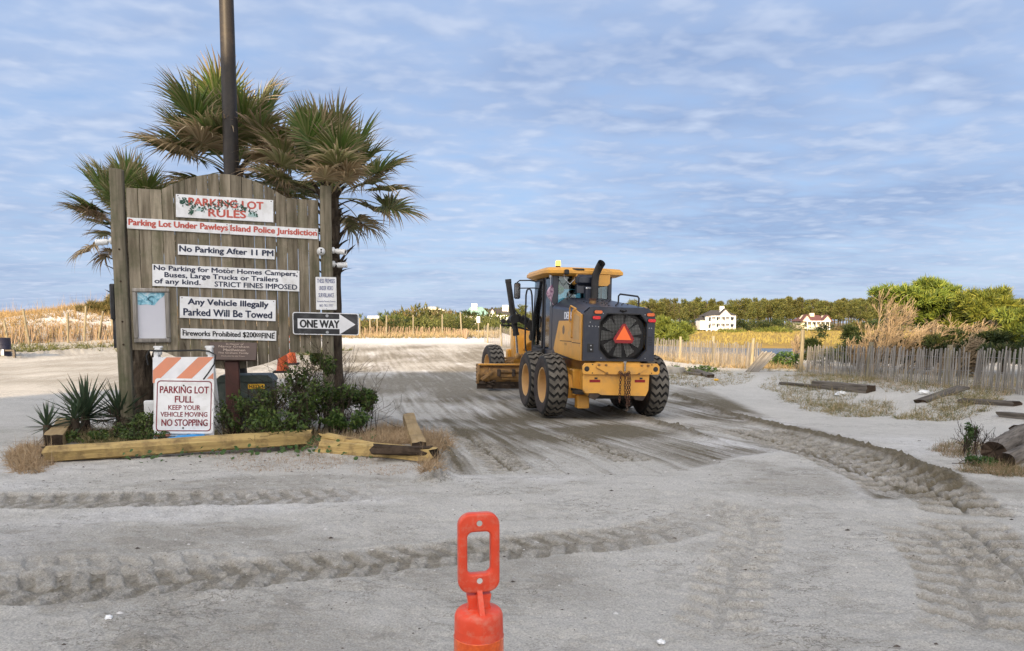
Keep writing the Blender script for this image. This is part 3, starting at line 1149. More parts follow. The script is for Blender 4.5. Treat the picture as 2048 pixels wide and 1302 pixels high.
o, w = plate('sign_panel', .66, 2.133, 1.964, 2.086, .307, board, label='white towing warning plate with two lines')
print_on(o, [('Any Vehicle Illegally', .11, -.135, 1.09, .108), ('Parked Will Be Towed', .052, -.268, 1.20, .098)], 'navy_print', bold=.016)
o, w = plate('sign_panel', .656, 1.679, 1.96, 1.635, .148, board, label='lowest white plate, about fireworks')
print_on(o, [('Fireworks Prohibited $200', .03, -.115, .99, .085), ('00', 1.025, -.082, .065, .045), ('FINE', 1.10, -.112, .18, .078), ('-', 1.025, -.095, .065, .008)], 'black_print', bold=.014)

# framed, torn notice
fr = empty('framed_notice', (SO[0], SO[1], 0), SA, 'grey wooden frame with a torn, mostly blank poster, low on the notice board', 'picture frame')
u0, u1, zt, zb = .05, .525, 2.09, 1.325
for (a, b2, c2, d2) in ((u0, zt - .055, u1, zt), (u0, zb, u1, zb + .06), (u0, zb + .062, u0 + .058, zt - .057), (u1 - .058, zb + .062, u1, zt - .057)):
    mb = MB()
    mb.box(((a + c2) / 2, -.032, (b2 + d2) / 2), (c2 - a, .055, d2 - b2), bev=.012)
    mb.build('frame_rail', MT['fence_wood'], fr)
mb = MB()
mb.box(((u0 + u1) / 2, -.013, (zt + zb) / 2), (u1 - u0 - .1, .012, zt - zb - .1))
MT['paper'] = pmat('blank_paper', (0.60, 0.60, 0.63), (0.54, 0.54, 0.58), 2, 0.7, bump=0.05)
mb.build('backing_paper', MT['paper'], fr)
m, t, b = new_mat('torn_poster_print')
v = coords(t, (1, 1, 1), 'Object', False)
c = ramp(t, noise(t, v, 9, 5, .7, 1.2), [(.36, (.015, .06, .09)), (.47, (.12, .34, .44)), (.56, (.30, .56, .66)), (.66, (.62, .68, .70))])
t.links.new(c, b.inputs['Base Color'])
b.inputs['Roughness'].default_value = .5
mb = MB()
pl = [(u0 + .062, zt - .06), (u1 - .062, zt - .06), (u1 - .062, zt - .09), (u1 - .10, zt - .13), (u1 - .13, zt - .15), (u1 - .17, zt - .20), (u1 - .20, zt - .24), (u0 + .17, zt - .225), (u0 + .10, zt - .235), (u0 + .062, zt - .23)]
mb.prism(pl, -.0225, -.0205)
mb.build('torn_poster', m, fr, smooth=False)

# ONE WAY
ow = empty('one_way_sign', tuple(SO), SA, 'black and white one way arrow sign on the right post of the notice board', 'road sign')


def rrect(x0, z0, x1, z1, r1, n=5):
    out = []
    for cx, cz, a0 in ((x1 - r1, z1 - r1, 0), (x0 + r1, z1 - r1, 90), (x0 + r1, z0 + r1, 180), (x1 - r1, z0 + r1, 270)):
        for k in range(n + 1):
            a = R_(a0 + 90 * k / n)
            out.append((cx + r1 * math.cos(a), cz + r1 * math.sin(a)))
    return out


ya = -.085
TL = R_(1.2)
def owrot(p):
    return [(a, z - math.tan(TL) * (a - 2.675)) for a, z in p]
x0, x1, z0, z1 = 2.195, 3.155, 1.425, 1.755
mb = MB()
mb.prism(owrot(rrect(x0, z0, x1, z1, .035)), ya, ya + .004)
mb.build('rim', MT['refl_white'], ow, smooth=False)
mb = MB()
mb.prism(owrot(rrect(x0 + .012, z0 + .012, x1 - .012, z1 - .012, .028)), ya - .0015, ya - .0003)
MT['sign_black'] = pmat('black_sign_face', (0.016, 0.016, 0.017), (0.035, 0.035, 0.036), 5, 0.4, bump=0, dirt=(.14, .14, .14), dirt_amt=.35, dscale=5)
mb.build('sign_face', MT['sign_black'], ow, smooth=False)
mb = MB()
mb.prism(owrot([(2.265, 1.515), (2.87, 1.515), (2.87, 1.437), (3.105, 1.588), (2.87, 1.742), (2.87, 1.662), (2.265, 1.662)]), ya - .0035, ya - .002)
mb.build('arrow', MT['refl_white'], ow, smooth=False)
mb = MB()
letters(mb, 'ONE WAY', 2.30, 1.53, .565, .113, ya - .0045, .02)
mb.v = [(a, b2, z - math.tan(TL) * (a - 2.675)) for a, b2, z in mb.v]
mb.build('lettering', MT['black_print'], ow, smooth=False)
for z in (1.71, 1.462):
    mb = MB()
    mb.cyl((2.69, ya - .001, z), (2.69, ya - .008, z), .022, n=14)
    mb.cyl((2.69, ya - .008, z), (2.69, ya - .016, z), .011, n=6)
    mb.build('bolt', MT['galv'], ow)

# video surveillance notice
vs_ = empty('surveillance_sign', tuple(SO), SA, 'small white video surveillance notice above the one way arrow', 'sign')
mb = MB()
mb.prism(rrect(2.535, 1.80, 2.835, 2.285, .012), ya, ya + .004)
mb.build('sign_face', MT['white'], vs_, smooth=False)
MT['blue_print'] = pmat('dark_blue_print', (0.03, 0.05, 0.16), (0.04, 0.06, 0.18), 12, 0.5, bump=0)
mb = MB()
for s_, z, h, w in (('THESE PREMISES', 2.195, .062, .255), ('UNDER VIDEO', 2.09, .062, .20), ('SURVEILLANCE', 1.985, .062, .22), ('Statewide Security Systems', 1.905, .032, .265), ('803-782-7777', 1.845, .034, .20)):
    letters(mb, s_, 2.685 - w / 2, z, w, h, ya - .0012, .004)
mb.build('lettering', MT['blue_print'], vs_, smooth=False)
mb = MB()
for z in (2.268, 1.817):
    mb.cyl((2.685, ya, z), (2.685, ya - .005, z), .007, n=8)
mb.build('screw', MT['galv'], vs_)


# cameras
def bullet_cam(loc, rz, tilt, label):
    o = empty('security_camera', loc, rz, label, 'camera', 'white bullet cameras on the notice board posts')
    mb = MB()
    mb.lathe([(.0, .0), (.048, .0), (.048, .035), (.03, .05), (.0, .05)], 16, (0, 0, 0), (0, -1, 0))
    mb.tube([(0, -.05, 0), (0, -.075, 0), (0, -.09, -.01)], .016, 8)
    mb.build('mount', MT['white_plastic'], o)
    mb = MB()
    d = Vector((0, -math.cos(tilt), -math.sin(tilt)))
    mb.lathe([(.0, -.03), (.034, -.028), (.041, -.01), (.042, .10), (.046, .102), (.046, .125), (.036, .126), (.034, .112), (.0, .112)], 18, (0, -.10, -.015), d)
    mb.build('housing', MT['white_plastic'], o)
    mb = MB()
    mb.lathe([(.0, .118), (.026, .117), (.03, .113)], 16, (0, -.10, -.015), d)
    mb.build('lens', MT['pane'], o)
    return o


def sgn(u, y, z):
    c, s = math.cos(SA), math.sin(SA)
    return (SO[0] + u * c - y * s, SO[1] + u * s + y * c, z)


bullet_cam(sgn(2.782, .03, 2.69), SA + R_(62), R_(8), 'upper white bullet camera on the outer side of the right post')
bullet_cam(sgn(2.782, .05, 2.49), SA + R_(95), R_(-4), 'lower white bullet camera on the outer side of the right post')
bullet_cam(sgn(-.172, .03, 2.74), SA - R_(95), R_(5), 'single white bullet camera on the left post of the notice board')
o = empty('dome_camera', sgn(2.625, -.055, 2.665), SA, 'round white twin lens camera on the right edge of the board', 'camera')
mb = MB()
mb.lathe([(.0, -.05), (.062, -.05), (.062, -.02), (.056, 0.0), (.0, .0)], 22, (0, 0, 0), (0, -1, 0))
mb.build('mount', MT['white_plastic'], o)
mb = MB()
mb.lathe([(.05, .001), (.05, .02), (.042, .036), (.026, .046), (.0, .048)], 22, (0, 0, 0), (0, -1, 0))
mb.build('housing', MT['white_plastic'], o)
for dz in (-.018, .018):
    mb = MB()
    mb.lathe([(.0, .0515), (.0125, .051), (.014, .047)], 12, (0, 0, dz), (0, -1, 0))
    mb.build('lens', MT['black_print'], o)
# dark box beside the left post
mb = MB()
mb.box((0, 0, 0), (.07, .12, .50), bev=.015)
mb.box((0, 0, -.45), (.03, .03, .4))
tag(mb.build('conduit_box', MT['sign_black'], None, sgn(-.215, .07, 1.90), (0, 0, SA)), 'narrow black box on the outer side of the left post', 'box')

# bolts on the posts
for u, zs in ((-.085, (2.62, 2.18, 1.62, 1.3)), (2.695, (1.31, 1.15))):
    for z in zs:
        mb = MB()
        mb.cyl((u, -.052, z), (u, -.062, z), .014, n=8)
        mb.build('bolt', MT['endgrain'], board)

# ------------------------------------------------------------------ light pole behind the board
pb = P(474, 700, 11.95)
o = empty('light_pole', (pb[0], 11.95, 0), 0, 'tall dark bronze pole rising behind the notice board', 'pole')
mb = MB()
mb.tube([(0.0, 0, .05), (0, 0, 4), (0, 0, 9.5)], [.125, .118, .098], 28)
mb.build('shaft', MT['pole'], o)
mb = MB()
mb.box((0, 0, .06), (.42, .42, .05), bev=.01)
mb.tube([(0, 0, .08), (0, 0, .22)], [.17, .14], 20)
mb.build('base_cover', MT['pole'], o)

# ------------------------------------------------------------------ A-frame barricade
BX, BY = P(372, 800, 9.9)[0], 9.9
bz = smoothz(BX, BY)
br = empty('barricade', (BX, BY, bz), R_(9), 'folding white barricade with striped top, carrying a parking lot full notice', 'barricade')


def on(px, py, Y=9.78):
    p = P(px, py, Y)
    return p[0], p[2]


lean = .16     # metres back per metre up
hh_ = 1.27
for sx in (-.36, .34):
    mb = MB()
    mb.beam((sx, -.16, -.03), (sx * .97, -.16 + lean * hh_ * .75, hh_ + .05), .055, .04, bev=.006)
    mb.build('front_leg', MT['white_plastic'], br)
    mb = MB()
    mb.beam((sx, .42, 0), (sx * .97, .06, hh_ + .02), .055, .04, bev=.006)
    mb.build('rear_leg', MT['white_plastic'], br)
    mb = MB()
    mb.box((sx * .93, .03, hh_ + .05), (.08, .09, .10), bev=.012)
    mb.box((sx * .93, .03, hh_ + .105), (.11, .07, .03), bev=.008)
    mb.build('hinge_cap', MT['white_plastic'], br)
rx = -math.atan(lean * .75)


def tilted(z):
    return -.16 + lean * .75 * z - .03


# striped panel at the top and a narrow striped one below
def stripe_panel(z0, z1, x0, x1, per, n0):
    a = Euler((rx, 0, 0))
    mb = MB()
    mb.box((0, 0, 0), (x1 - x0, .022, z1 - z0), bev=.004)
    pn = mb.build('striped_panel', MT['refl_white'], br, ((x0 + x1) / 2, tilted((z0 + z1) / 2), (z0 + z1) / 2), (rx, 0, 0))
    w, h = x1 - x0, z1 - z0
    sb = MB()
    for k in range(-2, 8):
        s0 = k * per + n0
        pts = []
        # a band sloping up to the right, clipped to the panel
        for xx in np.linspace(-w / 2 + .004, w / 2 - .004, 40):
            lo_ = (xx - s0)
            za, zb2 = lo_ - per / 2, lo_
            za, zb2 = max(-h / 2 + .003, za), min(h / 2 - .003, zb2)
            if zb2 > za:
                pts.append((xx, za, zb2))
        if len(pts) > 1:
            poly = [(p[0], p[1]) for p in pts] + [(p[0], p[2]) for p in pts[::-1]]
            sb.add([(p[0], -.0125, p[1]) for p in poly], [tuple(range(len(poly)))])
    sb.build('stripe', MT['orange_strip'], pn, smooth=False)


stripe_panel(.90, 1.245, -.385, .385, .40, -.38)
stripe_panel(.20, .36, -.385, .385, .40, -.30)
mb = MB()
ZC = (.235 + .965) / 2
mb.prism(rrect(-.372, -.365, .372, .365, .04), -.004, .004)
sp_ = mb.build('sign_plate', MT['white'], br, (.015, tilted(ZC) - .035, ZC), (rx, R_(1.5), 0), smooth=False)
mb = MB()
ro, ri = rrect(-.345, -.335, .345, .335, .045), rrect(-.332, -.322, .332, .322, .038)
K = len(ro)
mb.add([(a, -.0055, b2) for a, b2 in ro] + [(a, -.0055, b2) for a, b2 in ri], [(i, (i + 1) % K, K + (i + 1) % K, K + i) for i in range(K)])
for s_, x, z, w, h in (('PARKING LOT', -.305, .168, .61, .092), ('FULL', -.115, .045, .23, .085), ('KEEP YOUR', -.195, -.052, .40, .062), ('VEHICLE MOVING', -.29, -.142, .585, .062), ('NO STOPPING', -.275, -.265, .575, .088)):
    letters(mb, s_, x, z, w, h, -.0055, .012)
mb.build('lettering', MT['maroon_print'], sp_, smooth=False)
mb = MB()
for x, z in ((-.01, .27), (-.005, -.29)):
    mb.cyl((x, -.004, z), (x, -.012, z), .012, n=8)
mb.build('bolt', MT['endgrain'], sp_)
mb = MB()
for z in (.3, .7):
    mb.beam((-.34, .40 - z * .28, z), (.33, .40 - z * .28, z), .02, .06)
mb.build('rear_rail', MT['white_plastic'], br)
# black strap or cable along the top
mb = MB()
mb.tube([(-.46, .0, 1.14), (-.475, -.01, 1.26), (-.43, -.02, 1.335), (-.36, -.05, 1.33), (-.2, -.04, 1.325), (0, -.04, 1.33), (.2, -.04, 1.335), (.33, -.06, 1.32), (.42, -.09, 1.27), (.405, -.13, 1.15), (.33, -.15, 1.03), (.27, -.16, .95)], .011, 6)
tag(mb.build('cable', MT['black_rubber'], None, (BX, BY, bz), (0, 0, R_(9))), 'black rubber cable draped over the top of the barricade', 'cable')
# blue plastic bag on the barricade's foot
r3 = np.random.default_rng(3)
vs, fs = [], []
nu, nv = 18, 10
for i in range(nu + 1):
    for k in range(nv):
        a = 2 * math.pi * k / nv
        u = i / nu
        w = .115 * (math.sin(math.pi * min(1, max(0, u * .96 + .02))) ** .35)
        vs.append((-.31 + .60 * u, math.cos(a) * w * 1.1 + r3.normal(0, .004), .05 + .075 * u + .055 * math.sin(a) * (w / .115) + r3.normal(0, .005)))
for i in range(nu):
    for k in range(nv):
        fs.append((i * nv + k, i * nv + (k + 1) % nv, (i + 1) * nv + (k + 1) % nv, (i + 1) * nv + k))
fs.append(tuple(range(nv))[::-1])
fs.append(tuple(nu * nv + k for k in range(nv)))
mb = MB().add(vs, fs)
pbag = P(362, 878, 9.62)
tag(mb.build('ballast_bag', MT['blue_bag'], None, (pbag[0], 9.62, smoothz(pbag[0], 9.62) + .07), (0, 0, R_(14)), ang=60), 'bright blue plastic bag lying under the parking lot full barricade', 'bag')

# ------------------------------------------------------------------ plaque, cabinet, stump, small box
pp = P(450, 730, 10.75)
o = empty('memorial_plaque', (pp[0], 10.75, 0), R_(12), 'brown dedication plaque on a square brown post under the board', 'plaque')
mb = MB()
mb.box((.10, 0, .52), (.19, .12, 1.06), bev=.008)
mb.build('post', MT['brown_post'], o)
mb = MB()
mb.box((0.12, -.03, 1.19), (.66, .035, .30), (R_(-32), R_(1.5), 0), bev=.006)
mb.box((0.12, .13, 1.345), (.36, .06, .03), (R_(-32), 0, 0))
pq = mb.build('plate', MT['plaque'], o)
lt = MB()
for s_, x, z, w, h in (('In Honor of', -.1, .10, .24, .03), ('Nancy Graham', -.20, .045, .42, .045), ('MacIlwinen', -.13, -.005, .30, .042), ('The Graham Family', -.20, -.055, .42, .035), ('Dedicated by the Town', -.15, -.10, .32, .022)):
    letters(lt, s_, x, z, w, h, -.0192, .002)
MX_ = Matrix.Translation((0.12, -.03, 1.19)) @ Euler((R_(-32), R_(1.5), 0)).to_matrix().to_4x4()
lt.v = [tuple(MX_ @ Vector(q)) for q in lt.v]
lt.build('lettering', MT['plaque_print'], pq, smooth=False)

pu = P(492, 790, 11.35)
o = empty('utility_cabinet', (pu[0] + .03, 11.35, 0.02), R_(10), 'squat grey green utility cabinet with a yellow number label behind the shrub', 'cabinet')
mb = MB()
prf = [(-.38, 0), (.38, 0), (.40, .70), (.36, .76), (-.36, .76), (-.40, .70)]
mb.prism(prf, -.26, .26)
mb.build('body', MT['utility'], o)
mb = MB()
mb.prism([(-.42, .70), (.42, .70), (.40, .745), (.34, .80), (-.34, .80), (-.40, .745)], -.285, .285)
mb.build('lid', MT['utility'], o)
mb = MB()
mb.box((.17, -.268, .63), (.24, .004, .075))
lb = mb.build('label_plate', MT['label_yellow'], o)
mb = MB()
letters(mb, 'H322-4', .07, .607, .20, .046, -.2715, .01)
mb.build('lettering', MT['black_print'], lb, smooth=False)
for xx in (-.25, .05):
    mb = MB()
    mb.box((xx, -.263, .36), (.012, .01, .5))
    mb.build('seam', MT['black_rubber'], o)

ps = P(292, 770, 11.1)
mb = MB()
r4 = np.random.default_rng(9)
prof = []
vs, fs = [], []
n, K = 16, 10
for i in range(K):
    z = 1.18 * i / (K - 1)
    for k in range(n):
        a = 2 * math.pi * k / n
        rr = .17 * (1 + .25 * (1 - i / K) ** 3) * (1 + r4.normal(0, .09))
        zz_ = z + (r4.uniform(-.25, .14) if i == K - 1 else 0)
        vs.append((math.cos(a) * rr, math.sin(a) * rr, zz_))
for i in range(K - 1):
    for k in range(n):
        fs.append((i * n + k, i * n + (k + 1) % n, (i + 1) * n + (k + 1) % n, (i + 1) * n + k))
vs.append((0, 0, .85))
for k in range(n):
    fs.append(((K - 1) * n + k, (K - 1) * n + (k + 1) % n, len(vs) - 1))
mb.add(vs, fs)
tag(mb.build('palm_stump', MT['bark'], None, (ps[0], 11.1, 0), smooth=False), 'rough broken palm stump behind the left edge of the barricade', 'stump')
pw = P(305, 822, 10.35)
mb = MB()
mb.box((0, 0, .0), (.20, .10, .30), bev=.012)
mb.box((0, -.055, .02), (.15, .012, .2), bev=.004)
mb.box((0, .02, -.25), (.05, .05, .3))
tag(mb.build('meter_box', MT['white_plastic'], None, (pw[0], 10.35, pw[2]), (0, 0, R_(12))), 'small pale electric box half hidden left of the barricade', 'box')

# ------------------------------------------------------------------ timber edging of the bed
def timber(name, p0, p1, w, h, mat, label, cat='timber', seed=0, cut=None, rough=.008, grp=None, end='endgrain', nseg=26):
    """weathered squared timber with wandering edges, splits along the grain and broken ends"""
    r_ = np.random.default_rng(seed)
    p0, p1 = Vector(p0), Vector(p1)
    L = (p1 - p0).length
    n = 12
    vs, fs = [], []
    base = []
    for k in range(n):
        a = 2 * math.pi * (k + .5) / n
        ca, sa = math.cos(a), math.sin(a)
        q = max(abs(ca), abs(sa)) ** .82
        base.append((ca / q * w / 2 * 1.02, sa / q * h / 2 * 1.02))
    groove = r_.normal(0, rough * .9, n)
    ph = r_.uniform(0, 50)
    for i in range(nseg + 1):
        u = i / nseg
        y = L * u
        for k in range(n):
            e = rough * 2.4 * (vnoise(np.array([ph + u * L * 2.2 + k * 7.3]), np.array([k * 1.7]), seed)[0] - .5) + groove[k]
            bx_, bz_ = base[k]
            s_ = 1 + e / (w / 2)
            endj = r_.uniform(-.05, .05) if i in (0, nseg) else 0
            sc = 1.0 if cut is None else cut(u, k)
            vs.append((bx_ * s_, y + endj, bz_ * s_ * sc - (h / 2) * (1 - sc)))
    for i in range(nseg):
        for k in range(n):
            fs.append((i * n + k, i * n + (k + 1) % n, (i + 1) * n + (k + 1) % n, (i + 1) * n + k))
    m2 = [0] * len(fs)
    mb = MB().add(vs, fs)
    mb.add([vs[k] for k in range(n)], [tuple(range(n))[::-1]], 1)
    mb.add([vs[nseg * n + k] for k in range(n)], [tuple(range(n))], 1)
    d = (p1 - p0).normalized()
    x = d.cross(Vector((0, 0, 1))).normalized()
    z = x.cross(d)
    o = mb.build(name, [mat, MT[end]], None, ang=28)
    M = Matrix((x, d, z)).transposed().to_4x4()
    M.translation = p0
    o.matrix_world = M
    return tag(o, label, cat, grp)


MT['yellow_timber'].node_tree  # grain runs along the timber's own length
MT['ytim'] = pmat('yellow_painted_timber_grain', (0.58, 0.42, 0.17), (0.44, 0.30, 0.12), 3.0, 0.8, bump=1.0, bscale=16, stretch=(9, 0.5, 9), dirt=(0.12, 0.08, 0.045), dirt_amt=0.9, dscale=4.5, detail=8, spec=0.2)
MT['fadedtim'] = pmat('bleached_yellow_timber', (0.44, 0.32, 0.17), (0.36, 0.25, 0.12), 3.0, 0.88, bump=1.0, bscale=16, stretch=(9, 0.6, 9), dirt=(0.20, 0.15, 0.09), dirt_amt=0.6, dscale=3.2, detail=8, spec=0.15)
a, b2 = G(85, 918, .0), G(621, 882, .02)
timber('landscape_timber', (a[0], a[1], .062), (b2[0], b2[1], .085), .19, .165, MT['ytim'], 'long yellow painted timber along the front of the planting bed', seed=3, nseg=40)
a, b2 = G(640, 893, .04), G(868, 915, .02)
timber('landscape_timber', (a[0], a[1], .05), (b2[0], b2[1], .055), .17, .14, MT['ytim'], 'yellow timber with a split rotten end at the right front corner of the bed', seed=5)
timber('landscape_timber', (a[0] + .02, a[1] + .13, .14), (b2[0] - .42, b2[1] + .17, .085), .12, .10, MT['ytim'], 'broken yellow length lying on the split timber at the bed corner', seed=6, cut=lambda u, k: 1 - .5 * u)
timber('rotten_timber', (b2[0] - .72, b2[1] + .10, .115), (b2[0] - .03, b2[1] + .03, .10), .14, .10, MT['endgrain'], 'dark rotten slab on the end of the yellow corner timber', seed=8, rough=.014)
a, b2 = G(836, 888, .1), G(816, 830, .1)
timber('landscape_timber', (a[0], a[1] + .05, .04), (b2[0], b2[1], .06), .17, .14, MT['fadedtim'], 'faded yellow timber along the right side of the bed', seed=11)
a, b2 = G(108, 885, .1), G(135, 850, .1)
timber('landscape_timber', (a[0], a[1], .08), (b2[0], b2[1], .1), .2, .22, MT['fadedtim'], 'bleached timber end at the left side of the bed', seed=12)

# ------------------------------------------------------------------ traffic cones and kerbs behind the board
def cone(loc, label):
    o = empty('traffic_cone', loc, 0.2, label, 'traffic cone', 'orange cones behind the board')
    mb = MB()
    mb.box((0, 0, .02), (.36, .36, .04), bev=.015)
    mb.build('base', MT['black_rubber'], o)
    mb = MB()
    mb.lathe([(.135, .04), (.12, .06), (.035, .70), (.025, .71), (.02, .70)], 22)
    mb.build('body', MT['cone'], o)
    mb = MB()
    f = lambda z: .12 - (.085) * (z - .06) / .64 + .0025
    mb.lathe([(f(.36), .36), (f(.50), .50)], 22)
    mb.lathe([(f(.55), .55), (f(.62), .62)], 22)
    mb.build('reflective_band', MT['refl_white'], o)


for (px, py, Y, lb_) in ((566, 745, 14.6, 'nearer orange traffic cone with white bands behind the board'), (583, 729, 17.2, 'farther orange traffic cone with white bands behind the board')):
    p = P(px, py, Y)
    cone((p[0], Y, max(smoothz(p[0], Y), p[2])), lb_)
for k, (a_, b_) in enumerate((((-4.75, 14.3), (-4.62, 17.6)), ((-4.60, 17.8), (-4.5, 21.2)), ((-4.0, 15.2), (-4.1, 18.4)))):
    za, zb_ = smoothz(*a_), smoothz(*b_)
    timber('kerb_block', (a_[0], a_[1], za + .1), (b_[0], b_[1], zb_ + .1), .2, .24, MT['concrete'], ['nearest pale kerb block beside the traffic cones', 'farther pale kerb block beyond the traffic cones', 'pale kerb block right of the traffic cones'][k], 'kerb block', seed=20 + k, rough=.004, end='concrete')
for k, (x_, y_) in enumerate(((-3.75, 14.3), (-3.4, 13.9))):
    mb = MB()
    mb.box((0, 0, .03), (.95, .22, .05), bev=.006)
    tag(mb.build('loose_board', MT['driftwood'], None, (x_, y_, smoothz(x_, y_) + .02 + .03 * k), (0, 0, .25 + .2 * k)), ['grey loose board on the ground behind the shrub, farther one', 'grey loose board on the ground behind the shrub, nearer one'][k], 'board')

# ------------------------------------------------------------------ orange delineator post in front
dY = 1.545
pd = P(957.5, 1240, dY)
o = empty('delineator_post', (pd[0], dY, 0), R_(14), 'orange red delineator post with a looped handle in the foreground', 'delineator')
zt = P(957, 1025, dY)[2]
zc = P(957, 1218, dY)[2]          # shoulder of the cylinder
rad_ = .0525
mb = MB()
mb.lathe([(.19, .0), (.19, .02), (.175, .045), (.09, .055), (.062, .075), (.0, .075)], 8)
mb.build('base', MT['black_rubber'], o)
mb = MB()
mb.lathe([(rad_, .06), (rad_, zc - .040), (rad_ * .99, zc - .034), (rad_ * .97, zc - .03)], 48)
mb.build('tube', MT['del'], o)
mb = MB()
mb.lathe([(rad_ * .985, zc - .052), (rad_ * .998, zc - .036), (rad_ * .985, zc - .012), (rad_ * .93, zc - .004), (rad_ * .85, zc), (rad_ * .4, zc + .004), (.0, zc + .004)], 48)
mb.build('cap', MT['del'], o)
for z0_, z1_ in ((zc - .20, zc - .056), (zc - .45, zc - .30)):
    mb = MB()
    mb.lathe([(rad_ + .0006, z0_), (rad_ + .0016, z0_ + .001), (rad_ + .0016, z1_ - .001), (rad_ + .0006, z1_)], 48)
    mb.build('reflective_sleeve', MT['sheet'], o)


def loop_handle():
    """outline ring with an opening, thick and rounded, on a neck with a web either side"""
    H0, H1 = zt - .184, zt
    wo = .0445
    out = rrect(-wo, H0 + .012, wo, H1, .026, 8)
    out2 = []
    for a, b2 in out:
        out2.append((a, b2))
    wi = .0255
    inn = rrect(-wi, H1 - .131, wi, H1 - .040, .012, 8)
    bm = bmesh.new()
    th = .012
    def ringverts(poly, y):
        return [bm.verts.new((a, y, b2)) for a, b2 in poly]
    K = len(out2)
    fo, fi, bo, bi = ringverts(out2, -th), ringverts(inn, -th), ringverts(out2, th), ringverts(inn, th)
    for i in range(K):
        j = (i + 1) % K
        bm.faces.new((fo[i], fo[j], fi[j], fi[i]))
        bm.faces.new((bo[j], bo[i], bi[i], bi[j]))
        bm.faces.new((fo[j], fo[i], bo[i], bo[j]))
        bm.faces.new((fi[i], fi[j], bi[j], bi[i]))
    bm.normal_update()
    eds = [e for e in bm.edges if len(e.link_faces) == 2 and e.calc_face_angle(0) > 1.0]
    bmesh.ops.bevel(bm, geom=eds, offset=.0055, segments=4, affect='EDGES', profile=.5)
    bmesh.ops.recalc_face_normals(bm, faces=bm.faces)
    me = bpy.data.meshes.new('handle')
    bm.to_mesh(me)
    bm.free()
    me.materials.append(MT['del'])
    me.polygons.foreach_set('use_smooth', np.full(len(me.polygons), True))
    me.set_sharp_from_angle(angle=R_(45))
    h = link('handle', me, o)
    # neck
    mb = MB()
    prof = [(-.027, zc - .004), (.027, zc - .004), (.0225, zc + .014), (.026, zc + .034), (-.026, zc + .034), (-.0225, zc + .014)]
    mb.prism(prof, -.009, .009)
    for s in (-1, 1):
        mb.prism([(0, zc), (s * .042, zc), (s * .012, zc + .045), (0, zc + .05)], -.0055, .0055, ux=(0, 1, 0), un=(1, 0, 0))
    mb.build('neck', MT['del'], o, ang=30)
    # bolt holes: dark recesses with a raised ring
    for zq, rr in ((H1 - .0205, .0062), (H1 - .145, .0062)):
        mb = MB()
        mb.lathe([(rr * 1.5, -.0002), (rr * 1.35, .0012), (rr * 1.05, .0008), (rr, -.003)], 22, (0, -th, zq), (0, -1, 0))
        mb.build('hole_rim', MT['del'], h)
        mb = MB()
        mb.lathe([(.0, .0004), (rr, .0004)], 22, (0, -th, zq), (0, -1, 0))
        mb.build('hole', MT['white_edge'], h)
    return h


loop_handle()
# ------------------------------------------------------------------ motor grader
MT['gy'] = pmat('machine_yellow', (0.72, 0.355, 0.052), (0.65, 0.315, 0.05), 2.2, 0.42, bump=0.03, bscale=30, dirt=(0.33, 0.20, 0.09), dirt_amt=0.55, dscale=4, spec=0.5)
MT['gymud'] = pmat('muddy_machine_yellow', (0.40, 0.22, 0.07), (0.25, 0.155, 0.075), 6, 0.8, bump=0.4, bscale=30, dirt=(0.10, 0.07, 0.045), dirt_amt=1.0, dscale=4)
MT['gk'] = pmat('machine_charcoal', (0.013, 0.017, 0.030), (0.020, 0.024, 0.038), 2.5, 0.36, bump=0.02, dirt=(0.09, 0.085, 0.075), dirt_amt=0.22, dscale=5, spec=0.5)
MT['gd'] = pmat('dark_steel', (0.016, 0.016, 0.017), (0.03, 0.027, 0.024), 5, 0.6, bump=0.1)
MT['mudsteel'] = pmat('muddy_steel', (0.085, 0.06, 0.042), (0.045, 0.032, 0.024), 6, 0.8, bump=0.5, bscale=25)
MT['rub'] = pmat('tyre_rubber', (0.020, 0.019, 0.018), (0.030, 0.028, 0.025), 6, 0.85, bump=0.15)
MT['rubside'] = pmat('tyre_sidewall', (0.055, 0.042, 0.036), (0.034, 0.028, 0.025), 7, 0.9, bump=0.15, dirt=(0.12, 0.095, 0.075), dirt_amt=0.4, dscale=6)
MT['rubtop'] = pmat('dusty_tread', (0.165, 0.150, 0.125), (0.085, 0.077, 0.066), 5, 0.95, bump=0.2, spec=0.1)
MT['rimy'] = pmat('rim_yellow', (0.60, 0.37, 0.15), (0.52, 0.31, 0.12), 3, 0.55, bump=0.05, dirt=(0.42, 0.28, 0.15), dirt_amt=0.5)
MT['chrome'] = pmat('chromed_rod', (0.6, 0.6, 0.6), (0.5, 0.5, 0.5), 3, 0.15, metal=1.0, bump=0)
MT['amber_off'] = pmat('amber_lens', (0.75, 0.16, 0.04), (0.68, 0.14, 0.04), 40, 0.2, bump=0.3, bscale=90)
MT['red_off'] = pmat('red_lens', (0.72, 0.025, 0.03), (0.60, 0.02, 0.025), 40, 0.2, bump=0.3, bscale=90)
MT['smv_red'] = pmat('dark_red_reflector', (0.27, 0.010, 0.012), (0.22, 0.009, 0.010), 20, 0.3, bump=0)
MT['smv_orange'] = pmat('fluorescent_orange', (0.98, 0.17, 0.035), (0.95, 0.16, 0.03), 6, 0.5, bump=0)
MT['rust'] = pmat('rusty_iron', (0.10, 0.045, 0.025), (0.055, 0.027, 0.018), 20, 0.85, bump=0.2)
MT['fan'] = pmat('fan_plastic', (0.48, 0.49, 0.45), (0.40, 0.40, 0.37), 4, 0.6, bump=0)
MT['glass'] = glassmat('cab_glass')
MT['lamp'] = emat('lit_beacon', (1.0, 0.55, 0.04), 2.2)
MT['green_ball'] = pmat('lime_green_plastic', (0.13, 0.46, 0.02), (0.10, 0.38, 0.02), 4, 0.4, bump=0)
